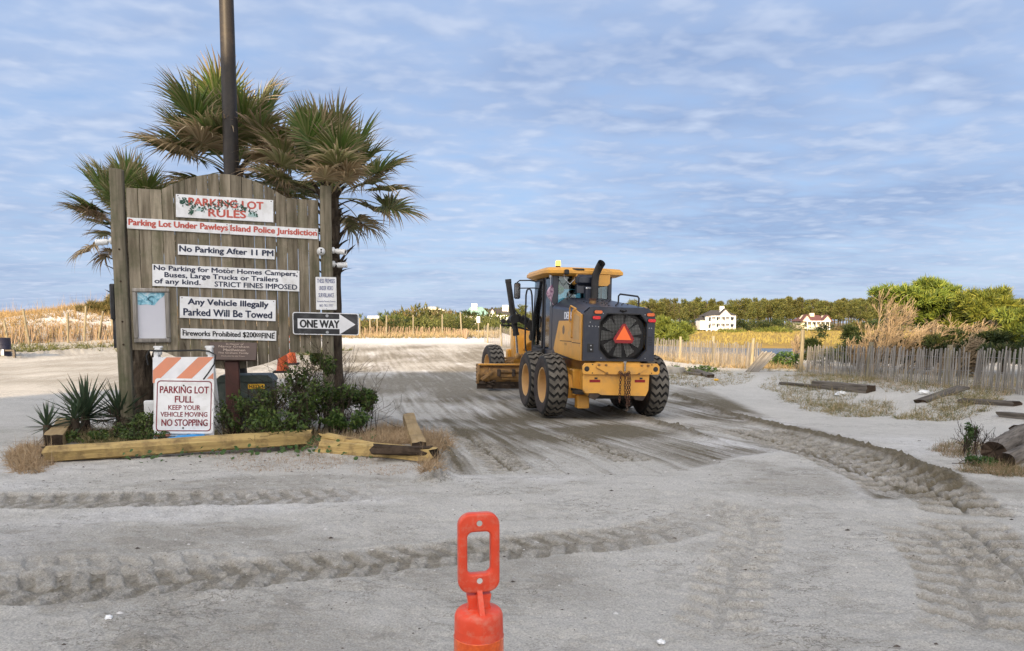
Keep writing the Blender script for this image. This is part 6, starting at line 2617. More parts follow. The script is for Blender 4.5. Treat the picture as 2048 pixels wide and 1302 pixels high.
DRYC = ((.34, .235, .125), (.42, .30, .17), (.20, .135, .07), (.28, .20, .105))
DRYT = ((.48, .36, .20), (.36, .25, .13), (.55, .43, .26))
GRNC = ((.06, .085, .025), (.09, .11, .03), (.05, .07, .02))
GRNT = ((.14, .15, .05), (.10, .12, .035), (.24, .20, .09))
grass('dry_grass', scatter_px([(60, 905, 42, 30), (770, 868, 50, 26), (700, 872, 90, 14), (862, 900, 18, 42), (880, 860, 20, 26), (835, 855, 30, 30), (780, 850, 40, 24, .15), (720, 885, 90, 10, .05)], 2300, 61), .25, .007, DRYC, DRYT, 'dry straw coloured grass tufts round the planting bed', .9, .9, 9, 62)
grass('bed_grass', scatter_px([(250, 870, 110, 18), (340, 872, 60, 12), (520, 862, 130, 16), (640, 870, 80, 14), (170, 872, 50, 12)], 2000, 63), .22, .0055, GRNC + DRYC, GRNT + DRYT, 'mixed green and straw grass in the planting bed', .7, .8, 8, 64)
grass('front_stubble', scatter_px([(560, 918, 130, 22, 0), (760, 935, 60, 14, 0), (470, 900, 60, 12, 0), (660, 912, 120, 12, 0)], 1700, 65), .08, .004, DRYC, DRYT, 'dead brown stubble in front of the yellow timbers', 1.2, 1.2, 8, 66)
# round leaved vine along the timbers
r6 = np.random.default_rng(66)
vp = scatter_px([(560, 896, 100, 6, 0), (440, 905, 100, 7, 0), (640, 850, 120, 26, .2), (690, 905, 110, 8, 0), (290, 915, 50, 8, 0)], 360, 67)
vp[:, 2] += r6.uniform(.02, .13, len(vp)) * (r6.uniform(size=len(vp)) < .8)
parts_ = []
for q in vp:
    nrm = unit(np.array([r6.normal(0, .4), -.5 + r6.normal(0, .4), .8]))
    t1 = unit(np.cross(nrm, r6.normal(size=3)))
    t2 = np.cross(nrm, t1)
    rr = r6.uniform(.014, .032)
    ring = [q + rr * (math.cos(a) * t1 + math.sin(a) * t2 * (.85 if k else .5)) for k, a in enumerate(np.linspace(0, 2 * math.pi, 9)[:-1])]
    Vv = np.array(ring)
    c = palette(8, ((.045, .095, .02), (.03, .07, .015), (.07, .12, .03)), r6, .05)
    parts_.append((Vv, np.array([[0, 1, 2, 3], [0, 3, 4, 7], [4, 5, 6, 7]]), c))
V, Q, C = merge(parts_)
tag(link('creeping_vine', fast_mesh('creeping_vine', V, Q, MT['leaf'], C)), 'round leaved green vine creeping over the yellow timbers', None, None, 'stuff')

# ------------------------------------------------------------------ right verge: slat fences
MT['brown_slat'] = pmat('brown_slat_wood', (0.30, 0.22, 0.15), (0.19, 0.14, 0.10), 3.0, 0.9, bump=0.2, var=.5, spec=.1)


def slat_mesh(h, seed):
    r_ = np.random.default_rng(seed)
    mb = MB()
    vs, fs = [], []
    K = 4
    for i in range(K + 1):
        z = h * i / K
        ox = r_.normal(0, .004)
        for a, b2 in ((-.024, -.007), (.024, -.007), (.024, .007), (-.024, .007)):
            vs.append((a + ox, b2 + r_.normal(0, .003), z))
    for i in range(K):
        for k in range(4):
            fs.append((i * 4 + k, i * 4 + (k + 1) % 4, (i + 1) * 4 + (k + 1) % 4, (i + 1) * 4 + k))
    fs.append((K * 4, K * 4 + 1, K * 4 + 2, K * 4 + 3))
    return mb.add(vs, fs).mesh('slat', MT['fence_wood'], smooth=False)


SL = [slat_mesh(1.08 + .03 * k, 70 + k) for k in range(5)]


def slat_fence(line, n, label, posts, seed, lean=0.0, hs=1.0, fold=None, wires=True, post_h=1.35):
    """line: ground points; n slats spread along it; wires twist between them"""
    r_ = np.random.default_rng(seed)
    ln = np.asarray(line, float)
    seg = np.hypot(*np.diff(ln, axis=0).T)
    cum = np.concatenate([[0], np.cumsum(seg)])
    o = empty('sand_fence', (ln[0][0], ln[0][1], smoothz(*ln[0])), 0, label, 'slat fence')
    org = np.array([ln[0][0], ln[0][1], smoothz(*ln[0])])
    tops = []
    wav = r_.uniform(0, 6)
    for i in range(n):
        s = cum[-1] * (i + .5) / n + r_.normal(0, .012)
        x, y = np.interp(s, cum, ln[:, 0]), np.interp(s, cum, ln[:, 1])
        k = min(len(seg) - 1, int(np.searchsorted(cum, s) - 1))
        az = math.atan2(ln[k + 1][1] - ln[k][1], ln[k + 1][0] - ln[k][0])
        z = smoothz(x, y) - .05
        l = lean + .06 * math.sin(s * .9 + wav) + r_.normal(0, .022)
        tilt = r_.normal(0, .015)
        if fold is not None:
            fl_ = fold(i / n)
            l += fl_[0]
            tilt += fl_[1]
            z += fl_[2]
        q = link('slat', SL[int(r_.integers(0, 5))], o, (x - org[0], y - org[1], z - org[2]), (tilt, l, az))
        q.scale = (r_.uniform(.8, 1.1), 1, hs * r_.uniform(.975, 1.025))
        up_ = Euler((tilt, l, az)).to_matrix() @ Vector((0, 0, 1))
        tops.append((Vector((x - org[0], y - org[1], z - org[2])), up_))
    if wires:
        for hgt in (.18, .55, .92):
            mb = MB()
            mb.tube([b_ + u_ * hgt * hs for b_, u_ in tops], .004, 3)
            mb.build('wire', MT['galv'], o)
    for (x, y, h, r1, ln_) in posts:
        mb = MB()
        mb.tube([(0, 0, -.1), (ln_ * .5, 0, h * .5), (ln_, 0, h)], [r1, r1 * .98, r1 * .94], 10)
        mb.build('post', MT['fence_post'], o, (x - org[0], y - org[1], smoothz(x, y) - org[2]))
    return o


def gx(px, Y):
    p = P(px, 700, Y)
    return (p[0], Y)


fenA = [gx(1612, 28), gx(1740, 23.6), gx(1895, 19.9), gx(1940, 19.0)]
slat_fence(fenA, 92, 'long grey slat fence on the right verge under the trees', [(*gx(1603, 28.2), 1.62, .075, .03), (*gx(1738, 23.7), 1.18, .075, .07), (*gx(1897, 19.95), 1.14, .075, .04)], 1, .06, .93)
fenB = [gx(1948, 18.9), gx(2060, 16.6), gx(2240, 14.6)]
slat_fence(fenB, 46, 'shorter grey slat fence at the right edge of the picture beyond a narrow gap', [(*gx(2150, 15.4), 1.2, .07, 0)], 2, .05, .95)
fenC = [gx(1300, 40), gx(1380, 35.5), gx(1440, 32.5), gx(1522, 29.5)]
slat_fence(fenC, 110, 'grey slat fence beyond the grader that slumps at its right end', [(*gx(1360, 36.5), 1.25, .06, .02), (*gx(1425, 33.3), 1.3, .07, .03), (*gx(1504, 30), 1.25, .07, .05)], 3, .05, .96, fold=lambda u: (.0 + .3 * max(0, u - .8), 0, 0))
fenD = [gx(1490, 28.4), gx(1516, 28.0)]
slat_fence(fenD, 14, 'fallen end of the slat fence leaning flat over the path', [], 4, .75, .95, wires=False)
fenE = [gx(968, 50), gx(1000, 46.5), gx(1024, 44)]
slat_fence(fenE, 34, 'sunlit pale slat fence seen left of the grader cab', [(*gx(975, 49), 1.3, .05, .05), (*gx(1003, 46), 1.3, .05, -.06), (*gx(1021, 44.5), 1.3, .05, .02)], 5, .08, 1.0, wires=False)


FSL = SL[0].copy()
FSL.materials.clear()
FSL.materials.append(MT['brown_slat'])


def far_fence(line, n, label, posts, seed, h=1.0):
    r_ = np.random.default_rng(seed)
    ln = np.asarray(line, float)
    seg = np.hypot(*np.diff(ln, axis=0).T)
    cum = np.concatenate([[0], np.cumsum(seg)])
    o = empty('dune_fence', (ln[0][0], ln[0][1], smoothz(*ln[0])), 0, label, 'dune fence')
    org = np.array([ln[0][0], ln[0][1], smoothz(*ln[0])])
    sm = FSL
    for i in range(n):
        s = cum[-1] * (i + .5) / n
        x, y = np.interp(s, cum, ln[:, 0]), np.interp(s, cum, ln[:, 1])
        q = link('slat', sm, o, (x - org[0], y - org[1], smoothz(x, y) - .12 - org[2] + .1 * math.sin(s * .5)), (r_.normal(0, .08), r_.normal(.1, .12), r_.normal(0, .3)))
        q.scale = (.9, .9, h * r_.uniform(.85, 1.05))
    for (px, Y, hh, l) in posts:
        x, y = gx(px, Y)
        mb = MB()
        mb.tube([(0, 0, -.1), (l * hh, 0, hh)], [.062, .058], 8)
        mb.build('post', MT['fence_post'], o, (x - org[0], y - org[1], smoothz(x, y) - org[2]))
    return o


far_fence([gx(-40, 41), gx(60, 42), gx(140, 43), gx(235, 44), gx(330, 46)], 150, 'half buried fence with leaning posts along the foot of the left dune', [(18, 41.5, 1.35, -.14), (60, 41.5, 2.0, -.13), (137, 42.5, 1.75, .03), (169, 43, 2.05, .10), (197, 43.6, 1.7, .22), (225, 44, 2.1, .05)], 6)
far_fence([gx(690, 57), gx(760, 57.5), gx(830, 58.5), gx(890, 59), gx(925, 57), gx(932, 54)], 170, 'low brown fence running along the far end of the lot', [(720, 57, 1.5, .02), (773, 57.5, 1.7, .02), (827, 58.3, 1.7, 0), (885, 58.8, 1.7, 0), (924, 57, 1.9, -.06)], 7, .80)

def hit(px, py, y0=3.0, y1=140.0):
    """where the line of sight through a pixel of the photograph meets the ground"""
    ys = np.linspace(y0, y1, 4000)
    d = ray(px, py)
    xs, zs = d[0] / d[1] * ys, EYE + d[2] / d[1] * ys
    k = np.argmax(zs <= base_h(xs, ys))
    return (xs[k], ys[k], float(base_h(xs[k:k + 1], ys[k:k + 1])[0]))


# ------------------------------------------------------------------ logs, boards and litter on the verge
def on_ground(px, py, z=0.0):
    return hit(px, py)


def log(name, p0, p1, r0, label, seed, mat='driftwood'):
    r_ = np.random.default_rng(seed)
    p0, p1 = Vector(p0), Vector(p1)
    L = (p1 - p0).length
    n, K = 16, 18
    vs, fs = [], []
    for i in range(K + 1):
        u = i / K
        for k in range(n):
            a = 2 * math.pi * k / n
            e = 1 + .22 * (vnoise(np.array([k * 1.3 + seed]), np.array([u * 3]), seed)[0] - .5) + .10 * (vnoise(np.array([k * .5]), np.array([u * 9]), seed + 5)[0] - .5)
            yj = r_.uniform(-.04, .04) if i in (0, K) else 0
            vs.append((math.cos(a) * r0 * e, u * L + yj, math.sin(a) * r0 * e * .9))
    for i in range(K):
        for k in range(n):
            fs.append((i * n + k, i * n + (k + 1) % n, (i + 1) * n + (k + 1) % n, (i + 1) * n + k))
    mb = MB().add(vs, fs)
    for e, rev in ((0, True), (K, False)):
        c = np.mean([vs[e * n + k] for k in range(n)], 0)
        c[1] += .05 if e == 0 else -.05
        mb.add([vs[e * n + k] for k in range(n)] + [tuple(c)], [(k, (k + 1) % n, n) for k in range(n)], 1)
    o = mb.build(name, [MT[mat], MT['endgrain']], None, ang=32)
    d = (p1 - p0).normalized()
    x = d.cross(Vector((0, 0, 1))).normalized()
    M = Matrix((x, d, x.cross(d))).transposed().to_4x4()
    M.translation = p0
    o.matrix_world = M
    return tag(o, label, 'log', 'weathered logs on the right verge')


def v3(px, py, up):
    q = hit(px, py)
    return (q[0], q[1], q[2] + up)


log('log', v3(1985, 922, .12), v3(2050, 886, .16), .135, 'thick grey log end at the right edge, its dark rotten end facing the road', 1)
log('log', v3(2010, 936, .08), v3(2080, 905, .10), .095, 'thinner log lying in front of the thick one at the right edge', 2)
log('log', v3(2032, 888, .17), v3(2090, 886, .17), .12, 'dark stub of log behind the thick one at the right edge', 3, 'endgrain')
timber('drift_timber', v3(1632, 774, .08), v3(1741, 785, .08), .26, .20, MT['driftwood'], 'grey drift timber with a cut dark end in front of the slat fence', 'timber', 31)
timber('drift_board', v3(1565, 768, .03), v3(1648, 776, .03), .25, .07, MT['driftwood'], 'thin dark board left of the grey drift timber', 'board', 32)
timber('drift_board', v3(1842, 806, .03), v3(1925, 788, .16), .34, .07, MT['driftwood'], 'grey board propped at a slant in front of the near slat fence', 'board', 33)
timber('drift_board', v3(1925, 805, .04), v3(2035, 812, .04), .22, .10, MT['driftwood'], 'long low board lying on the sand before the fence at the right', 'board', 34)
timber('drift_board', v3(2005, 832, .03), v3(2080, 840, .03), .22, .09, MT['driftwood'], 'dark board end at the right edge nearer than the others', 'board', 35)
timber('kerb_block', v3(1312, 744, .12), v3(1366, 748, .12), .3, .26, MT['concrete'], 'pale kerb block just right of the grader tyre', 'kerb block', 36, end='concrete')
timber('drift_timber', v3(1385, 742, .06), v3(1422, 756, .06), .24, .12, MT['driftwood'], 'short grey timber askew beyond the grader', 'timber', 37)
timber('drift_timber', v3(1372, 748, .05), v3(1405, 752, .05), .2, .10, MT['driftwood'], 'low grey timber piece just beyond the grader and the kerb block', 'timber', 38)


def crumpled(name, loc, r0, mat, label, cat, seed, sc=(1, .8, .5)):
    r_ = np.random.default_rng(seed)
    mb = MB()
    mb.ball((0, 0, 0), r0, 11, 7, sc)
    mb.v = [tuple(np.array(p) * r_.uniform(.65, 1.25)) for p in mb.v]
    return tag(mb.build(name, MT[mat], None, loc, smooth=False), label, cat)


p = on_ground(1682, 791, -.05)
crumpled('plastic_bag', (p[0], p[1], p[2] + .04), .16, 'white_plastic', 'crumpled white plastic bag on the sand below the drift timber', 'litter', 1)
p = on_ground(1848, 789, -.0)
crumpled('paper_cup', (p[0], p[1], p[2] + .05), .10, 'white_plastic', 'small white scrap beside the slanted grey board', 'litter', 2, (1.2, .8, .6))
p = on_ground(1432, 762, -.2)
crumpled('wrapper', (p[0], p[1], p[2] + .04), .08, 'label_yellow', 'tiny yellow wrapper on the sand near the fallen fence', 'litter', 3)
p = on_ground(218, 1240, 0)
crumpled('shell', (p[0], p[1], p[2] + .012), .022, 'white', 'pale shell on the sand at the lower left', 'shell', 4)
p = on_ground(1322, 1292, 0)
crumpled('shell', (p[0], p[1], p[2] + .012), .022, 'white', 'pale shell at the bottom edge right of the delineator', 'shell', 5)
# gravel: bits of shell, stone and bark strewn on the sand
r8 = np.random.default_rng(8)
VV, QQ, CC = [], [], []
pr_ = np.column_stack([r8.uniform(-7, 8, 2600), r8.uniform(2.2, 11.5, 2600)])
ex_ = np.column_stack([r8.uniform(-5.5, -.6, 700), r8.uniform(7.4, 9.4, 700)])
pr_ = np.vstack([pr_, ex_])
pz = ground_z(pr_[:, 0], pr_[:, 1])
n = len(pr_)
sz = r8.uniform(.0025, .0075, n) * np.where(r8.uniform(size=n) < .12, 2.2, 1)
tetra = np.array([(1, 0, 0), (0, 1, 0), (-1, .1, 0), (0, -1, .1), (.1, .1, .7)])
rot = r8.uniform(0, 6.28, n)
Vg = np.zeros((n, 5, 3))
cr, sr = np.cos(rot), np.sin(rot)
for k in range(5):
    x_, y_, z_ = tetra[k] * 1.0
    Vg[:, k, 0] = pr_[:, 0] + sz * (x_ * cr - y_ * sr) * 1.5
    Vg[:, k, 1] = pr_[:, 1] + sz * (x_ * sr + y_ * cr)
    Vg[:, k, 2] = pz + sz * z_
b0 = np.arange(n)[:, None] * 5
Qg = np.concatenate([b0 + np.array([0, 1, 4, 4]), b0 + np.array([1, 2, 4, 4]), b0 + np.array([2, 3, 4, 4]), b0 + np.array([3, 0, 4, 4])], 0)[:, :3]
cg = palette(n, ((.62, .60, .57), (.55, .53, .5), (.07, .055, .045), (.11, .09, .07), (.45, .42, .38)), r8)
tag(link('gravel', fast_mesh('gravel', Vg.reshape(-1, 3), Qg, MT['dry'], np.repeat(cg, 5, 0))), 'scattered shell bits, pebbles and bark on the sand', None, None, 'stuff')

# verge growth
grass('verge_grass', scatter_px([(1640, 772, 90, 14, -.1), (1720, 792, 70, 12, -.05), (1420, 752, 90, 12, -.25), (1900, 800, 110, 10, 0), (1560, 735, 50, 10, -.25), (1920, 790, 60, 10, 0), (1350, 745, 40, 10, -.3), (1640, 760, 120, 14, -.2), (1660, 790, 60, 8, -.1)], 2400, 71), .27, .008, GRNC + DRYC, GRNT + DRYT, 'patchy green and straw grass along the right verge', .8, .8, 7, 72)
grass('log_grass', scatter_px([(1925, 890, 55, 22, -.02), (1975, 935, 60, 12, 0), (2020, 940, 40, 12, 0)], 700, 73), .17, .004, DRYC + GRNC, DRYT + GRNT, 'straw and green grass round the logs at the right edge', .8, .9, 9, 74)
grass('fence_grass', scatter_px([(1700, 745, 110, 20, -.2), (1880, 765, 160, 22, -.1), (2000, 770, 60, 20, 0)], 1300, 75), .35, .007, GRNC + DRYC, GRNT + DRYT, 'taller grass standing behind and under the slat fence', .6, .7, 6, 76)
bed_shrub([plobe(1965, 925, 8.4, 34, 14), plobe(1950, 915, 8.5, 20, 10)], 'low bright green weed in front of the thick log', 55, 1200, 4, .02, ((.05, .11, .02), (.04, .09, .02)))
bed_shrub([plobe(1938, 870, 9.3, 9, 34), plobe(1946, 855, 9.4, 10, 30)], 'upright green stalks left of the thick log', 56, 700, 8, .022, ((.06, .10, .025), (.05, .08, .02)))
bed_shrub([plobe(1405, 742, 29, 36, 12), plobe(1340, 738, 30, 24, 9)], 'low green weeds beyond the kerb block and the grader', 57, 1500, 6, .06)
bed_shrub([plobe(1575, 718, 31, 30, 16), plobe(1540, 722, 31.5, 22, 14)], 'green weeds at the gap between the two slat fences', 58, 1800, 6, .06)


# ------------------------------------------------------------------ trees and scrub on the right
def bush(name, lobes, n, size, cs, label, cat, seed, trunk=None, tuft=4, aspect=.22, group=None, up=.5):
    c0 = np.mean([l[0] for l in lobes], 0)
    z0 = smoothz(c0[0], c0[1])
    off = np.array([c0[0], c0[1], z0])
    o = empty(name, tuple(off), 0, label, cat, group)
    L2 = [(np.array(l[0]) - off, l[1]) for l in lobes]
    r_ = np.random.default_rng(seed)
    L3 = []
    for c_, r0_ in L2:
        c_, r0_ = np.array(c_), np.array(r0_)
        L3.append((c_ - np.array([0, 0, .15 * r0_[2]]), r0_ * .72))
        for q in range(11):
            d_ = unit(r_.normal(size=3) + np.array([.15, -.25, .35]))
            f_ = r_.uniform(.20, .40)
            L3.append((c_ + d_ * r0_ * r_.uniform(.70, .98), np.array([r0_[0], r0_[0] * .8, r0_[2]]) * f_ * np.array([1.15, 1, .8])))
    link('crown', crown_mesh('crown', L3, n, size, cs, seed, aspect, tuft, up), o)
    mb = MB()
    for (bx2, by2, tx, tz, rr) in (trunk or []):
        limb_tree(mb, (bx2, by2, -.1), (tx, .05, tz), 1.15, rr, 4, r_, .55, (.15, 0, 0), .12, (2, 4), .01, 6)
    if trunk:
        mb.build('trunk', MT['bark'], o)
    return o


CED = ((.17, .215, .034), (.13, .17, .03), (.23, .25, .04), (.075, .105, .022))
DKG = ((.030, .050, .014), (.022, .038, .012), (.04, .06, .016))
YGR = ((.18, .19, .032), (.13, .15, .028), (.09, .11, .022))
bush('cedar', [plobe(1810, 598, 29, 58, 30), plobe(1865, 600, 29, 60, 36), plobe(1850, 622, 29.5, 70, 34), plobe(1780, 588, 29, 30, 16), plobe(1900, 630, 29, 40, 36)], 6200, .20, CED, 'tall windswept cedar with a flat yellow green crown, left of the right hand trees', 'tree', 81, [(-.6, 0, .35, 1, .10), (.5, .3, .5, 1, .11)])
bush('cedar', [plobe(1950, 612, 27, 40, 30), plobe(1985, 606, 27, 42, 26), plobe(1965, 650, 27, 60, 36), plobe(2010, 630, 27, 40, 36)], 5600, .19, CED, 'bright yellow green cedar in the middle of the right hand trees', 'tree', 82, [(-.2, 0, .3, 1, .10), (.7, .2, .3, 1, .09)])
bush('cedar', [plobe(2040, 640, 25, 46, 30), plobe(2090, 628, 25, 60, 40), plobe(2060, 670, 25, 60, 34), plobe(2150, 640, 25, 70, 50)], 5200, .18, CED, 'cedar cut off by the right edge of the picture', 'tree', 83, [(0, 0, .3, 1, .10)])
bush('juniper', [plobe(1650, 680, 31, 44, 22), plobe(1640, 665, 31.5, 30, 14), plobe(1690, 676, 31, 30, 20)], 3600, .17, DKG, 'dark green juniper behind the tall fence post', 'bush', 84, None)
bush('juniper', [plobe(1735, 688, 28.5, 36, 16), plobe(1770, 692, 28, 40, 14)], 2200, .16, DKG, 'low dark juniper under the bleached dead shrub', 'bush', 85, None)
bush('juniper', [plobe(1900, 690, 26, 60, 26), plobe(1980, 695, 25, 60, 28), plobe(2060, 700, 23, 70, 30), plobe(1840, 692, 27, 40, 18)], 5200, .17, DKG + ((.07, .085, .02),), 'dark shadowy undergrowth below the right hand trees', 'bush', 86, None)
bush('wax_myrtle', [plobe(1335, 665, 46, 42, 24), plobe(1310, 655, 47, 34, 26), plobe(1355, 675, 45, 26, 14)], 3600, .24, YGR, 'rounded yellow green myrtle just right of the grader', 'bush', 87, None)
bush('wax_myrtle', [plobe(1460, 668, 150, 30, 8), plobe(1540, 664, 152, 40, 7)], 1000, .6, YGR, 'green scrub at the far edge of the marsh below the houses', 'bush', 88, None, 3)

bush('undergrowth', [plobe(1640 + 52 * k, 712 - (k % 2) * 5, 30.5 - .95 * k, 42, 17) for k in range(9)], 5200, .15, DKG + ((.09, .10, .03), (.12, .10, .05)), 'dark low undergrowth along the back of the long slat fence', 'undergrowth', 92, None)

# bleached dead shrubs
def dead_shrub(base, seed, L, d0, label, wind, r0=.05, depth=5, stems=1, kids=(3, 5)):
    r_ = np.random.default_rng(seed)
    o = empty('dead_shrub', base, 0, label, 'dead shrub', 'bleached dead shrubs behind the slat fence')
    mb = MB()
    for k in range(stems):
        limb_tree(mb, (r_.normal(0, .08) * k, r_.normal(0, .06) * k, -.1), Vector(d0) + Vector(r_.normal(0, .25, 3)), L, r0, depth, r_, .36, wind, .10, kids, .009, 5)
    mb.build('branches', MT['bare'], o)
    return o


def dsb(px, Y):
    p = P(px, 700, Y)
    return (p[0], Y, smoothz(p[0], Y))


dead_shrub(dsb(1738, 26.5), 1, 1.05, (.22, 0, 1), 'tallest bleached dead shrub, forking above the second fence post', (.16, 0, .12), .06, 5, 3)
dead_shrub(dsb(1800, 26.4), 2, .95, (.55, 0, .8), 'bleached dead shrub combed to the right under the tall cedar', (.30, 0, .05), .045, 5, 5)
dead_shrub(dsb(1850, 25.6), 3, .88, (.55, 0, .8), 'tangled dead shrub in the middle under the cedars', (.30, 0, .05), .04, 5, 5)
dead_shrub(dsb(1722, 27.5), 4, .52, (.2, 0, 1), 'greyer dead shrub left of the tallest one', (.10, 0, .08), .035, 5, 4)
dead_shrub(dsb(1905, 24.6), 5, .55, (.4, 0, .9), 'dead branches under the bright cedar', (.28, 0, .05), .035, 5, 3)
dead_shrub(dsb(1590, 38), 6, .55, (.1, 0, 1), 'small pale dead bush on the marsh edge left of the tall post', (.0, 0, .05), .03, 4, 3)

# ------------------------------------------------------------------ scrub on the far bank of the lot
SH = []
for k in range(5):
    r_ = np.random.default_rng(200 + k)
    lob = [((r_.normal(0, .9), r_.normal(0, .6), .8 + r_.normal(0, .2)), (1.0 + r_.uniform(0, .5), .9, .75 + r_.uniform(0, .3))) for _ in range(5)]
    cs = [YGR, ((.11, .12, .034), (.15, .155, .045)), DKG + ((.08, .09, .026),), ((.20, .15, .07), (.15, .125, .045), (.11, .11, .035)), ((.08, .10, .03), (.12, .13, .035))][k]
    SH.append((crown_mesh('crown', lob, 900, .24, cs, 210 + k, .35, 3), k))
trm = MB()
limb_tree(trm, (0, 0, -.2), (0, 0, 1), .6, .05, 3, np.random.default_rng(5), .6, (0, 0, 0), .1, (2, 4), .012, 5)
trm = trm.mesh('stems', MT['bark'])
desc = ['yellow green', 'olive', 'dark green', 'brownish', 'mid green']


def bank_place(px, Y):
    row = 'low front' if Y < 67 else ('tall rear' if Y > 72 else 'middle row')
    for lim, w_ in ((735, 'left of the blank beach sign'), (770, 'at the blank beach sign'), (812, 'just right of the blank beach sign'), (845, 'left of the pinkish house'), (890, 'round the pinkish house'), (932, 'between the pinkish and green roofed houses'), (978, 'below the green roofed house'), (1020, 'below the dark roofed white house')):
        if px < lim:
            return row, w_
    return row, 'behind the grader cab'



def shrub(loc, k, s, label, grp, rz):
    o = empty('dune_shrub', loc, rz, label, 'shrub', grp)
    link('crown', SH[k][0], o)
    link('stems', trm, o)
    o.scale = s
    return o


r9 = np.random.default_rng(9)
bank = [(700, 66, 640, 2), (715, 70, 632, 0), (735, 68, 634, 0), (755, 70, 631, 4), (775, 67, 637, 2), (795, 69, 633, 1), (815, 68, 630, 0), (800, 75, 626, 2), (833, 72, 616, 3), (850, 74, 614, 1), (868, 73, 620, 3), (845, 67, 634, 0), (880, 68, 632, 4), (900, 70, 630, 1), (915, 75, 624, 2), (898, 78, 622, 3), (930, 68, 636, 0), (945, 72, 640, 4), (960, 70, 642, 1), (985, 72, 646, 4), (1000, 74, 648, 0), (1015, 72, 650, 2), (1035, 74, 646, 1), (1050, 78, 640, 3), (860, 64, 645, 1), (820, 64, 646, 2), (780, 64, 648, 3), (740, 64, 650, 3), (1060, 90, 632, 0), (905, 64, 648, 4)]
for px, Y, py, k in bank:
    x = P(px, 700, Y)[0]
    zg = smoothz(x, Y) - .2
    top = P(px, py, Y)[2]
    hh = max(.9, (top - zg) / 1.75)
    shrub((x, Y, zg), k, (hh * r9.uniform(.9, 1.4), hh * .9, hh), '%s %s shrub on the far bank %s' % (bank_place(px, Y)[0], desc[k], bank_place(px, Y)[1]), 'shrubs on the far bank', r9.uniform(0, 6))

def where(px):
    for lim, w_ in ((1320, 'just right of the grader'), (1395, 'left of the large white house'), (1490, 'at the large white house'), (1540, 'just right of the large white house'), (1582, 'just left of the cream house'), (1676, 'at the cream house'), (1740, 'right of the cream house')):
        if px < lim:
            return w_
    return 'by the tall cedar at the right'


# far shore scrub at the foot of the pines
for k in range(46):
    px = 1230 + 560 * (k + .5) / 46 + r9.normal(0, 5)
    Y = r9.uniform(178, 200)
    x = P(px, 700, Y)[0]
    q = int(r9.integers(0, 5))
    hh = r9.uniform(.5, .9) if (1395 < px < 1492 or 1580 < px < 1676) else r9.uniform(1.1, 1.9)
    shrub((x, Y, smoothz(x, Y) - .3), q, (hh * 1.5, hh, hh), ['yellow green', 'olive', 'dark', 'brown', 'mid green'][q] + ' scrub on the far shore ' + where(px), 'scrub along the far shore', r9.uniform(0, 6))

# pines
PN = []
for k in range(6):
    r_ = np.random.default_rng(300 + k)
    H_ = 10.0
    lob = []
    for q in range(11):
        z = H_ * r_.uniform(.42, .96)
        rr = (1.0 - .55 * (z / H_ - .42) / .54) * r_.uniform(1.1, 1.9)
        a = r_.uniform(0, 6.28)
        off_ = r_.uniform(.2, 1.5) * (1 - .5 * z / H_)
        lob.append(((off_ * math.cos(a), off_ * math.sin(a), z), (rr, rr, rr * .62)))
    me = crown_mesh('crown', lob, 620, .55, ((.130, .130, .034), (.100, .108, .030), (.160, .150, .040), (.062, .074, .024)), 310 + k, .34, 3, .4)
    mb = MB()
    mb.tube([(0, 0, -.5), (.1, 0, 4), (.0, .1, 9.3)], [.2, .16, .05], 6)
    for q in range(6):
        z = r_.uniform(3.5, 8.5)
        a = r_.uniform(0, 6.28)
        mb.tube([(0.05, 0, z), (1.4 * math.cos(a), 1.4 * math.sin(a), z + .5)], [.05, .02], 4)
    PN.append((me, mb.mesh('trunk', MT['bark'])))


def skyline(px):
    return np.interp(px, [930, 960, 1000, 1040, 1060, 1240, 1290, 1350, 1400, 1450, 1500, 1560, 1600, 1650, 1700, 1760, 1900, 2150], [618, 612, 614, 610, 612, 608, 600, 603, 602, 606, 602, 597, 601, 604, 601, 600, 600, 598])


pn_desc = ['pines of the wooded far shore, olive crowned']
npine = 0
for row, (Y0, dy, step) in enumerate(((206, 6, 10), (226, 7, 10), (248, 8, 10), (275, 9, 10))):
    px = 1235 + row * 4
    while px < 1800:
        Y = Y0 + r9.normal(0, dy * .4)
        x = P(px, 700, Y)[0]
        zg = smoothz(x, Y)
        tz = P(px, skyline(px) - 4 + r9.uniform(-2, 12) + (6 if row < 1 else 0), Y)[2]
        near_house = (1398 < px < 1490 or 1582 < px < 1672) and row == 0
        if not near_house:
            s = max(.5, (tz - zg) / 9.7)
            k = int(r9.integers(0, 6))
            o = empty('pine_tree', (x, Y, zg), r9.uniform(0, 6), ['front row pine', 'second row pine', 'third row pine', 'rearmost pine'][row] + ' of the wooded shore, ' + where(px), 'pine tree', 'pines of the wooded far shore')
            link('crown', PN[k][0], o)
            link('trunk', PN[k][1], o)
            o.scale = (s * r9.uniform(.9, 1.2), s, s)
            npine += 1
        px += step * r9.uniform(.7, 1.3)
for px in list(np.arange(944, 1075, 9)) + list(np.arange(1815, 2200, 20)):
    Y = 230 + r9.normal(0, 8)
    x = P(px, 700, Y)[0]
    zg = smoothz(x, Y)
    tz = P(px, skyline(px) + r9.uniform(-2, 5), Y)[2]
    s = max(.5, (tz - zg) / 9.7)
    k = int(r9.integers(0, 6))
    lb_ = 'pines in the distance behind the houses left of the grader' if px < 1100 else 'far pines behind the trees at the right edge'
    o = empty('pine_tree', (x, Y, zg), r9.uniform(0, 6), lb_, 'pine tree', 'distant pines left of the grader' if px < 1100 else 'far pines at the right')
    link('crown', PN[k][0], o)
    link('trunk', PN[k][1], o)
    o.scale = (s * 1.3, s * 1.2, s)
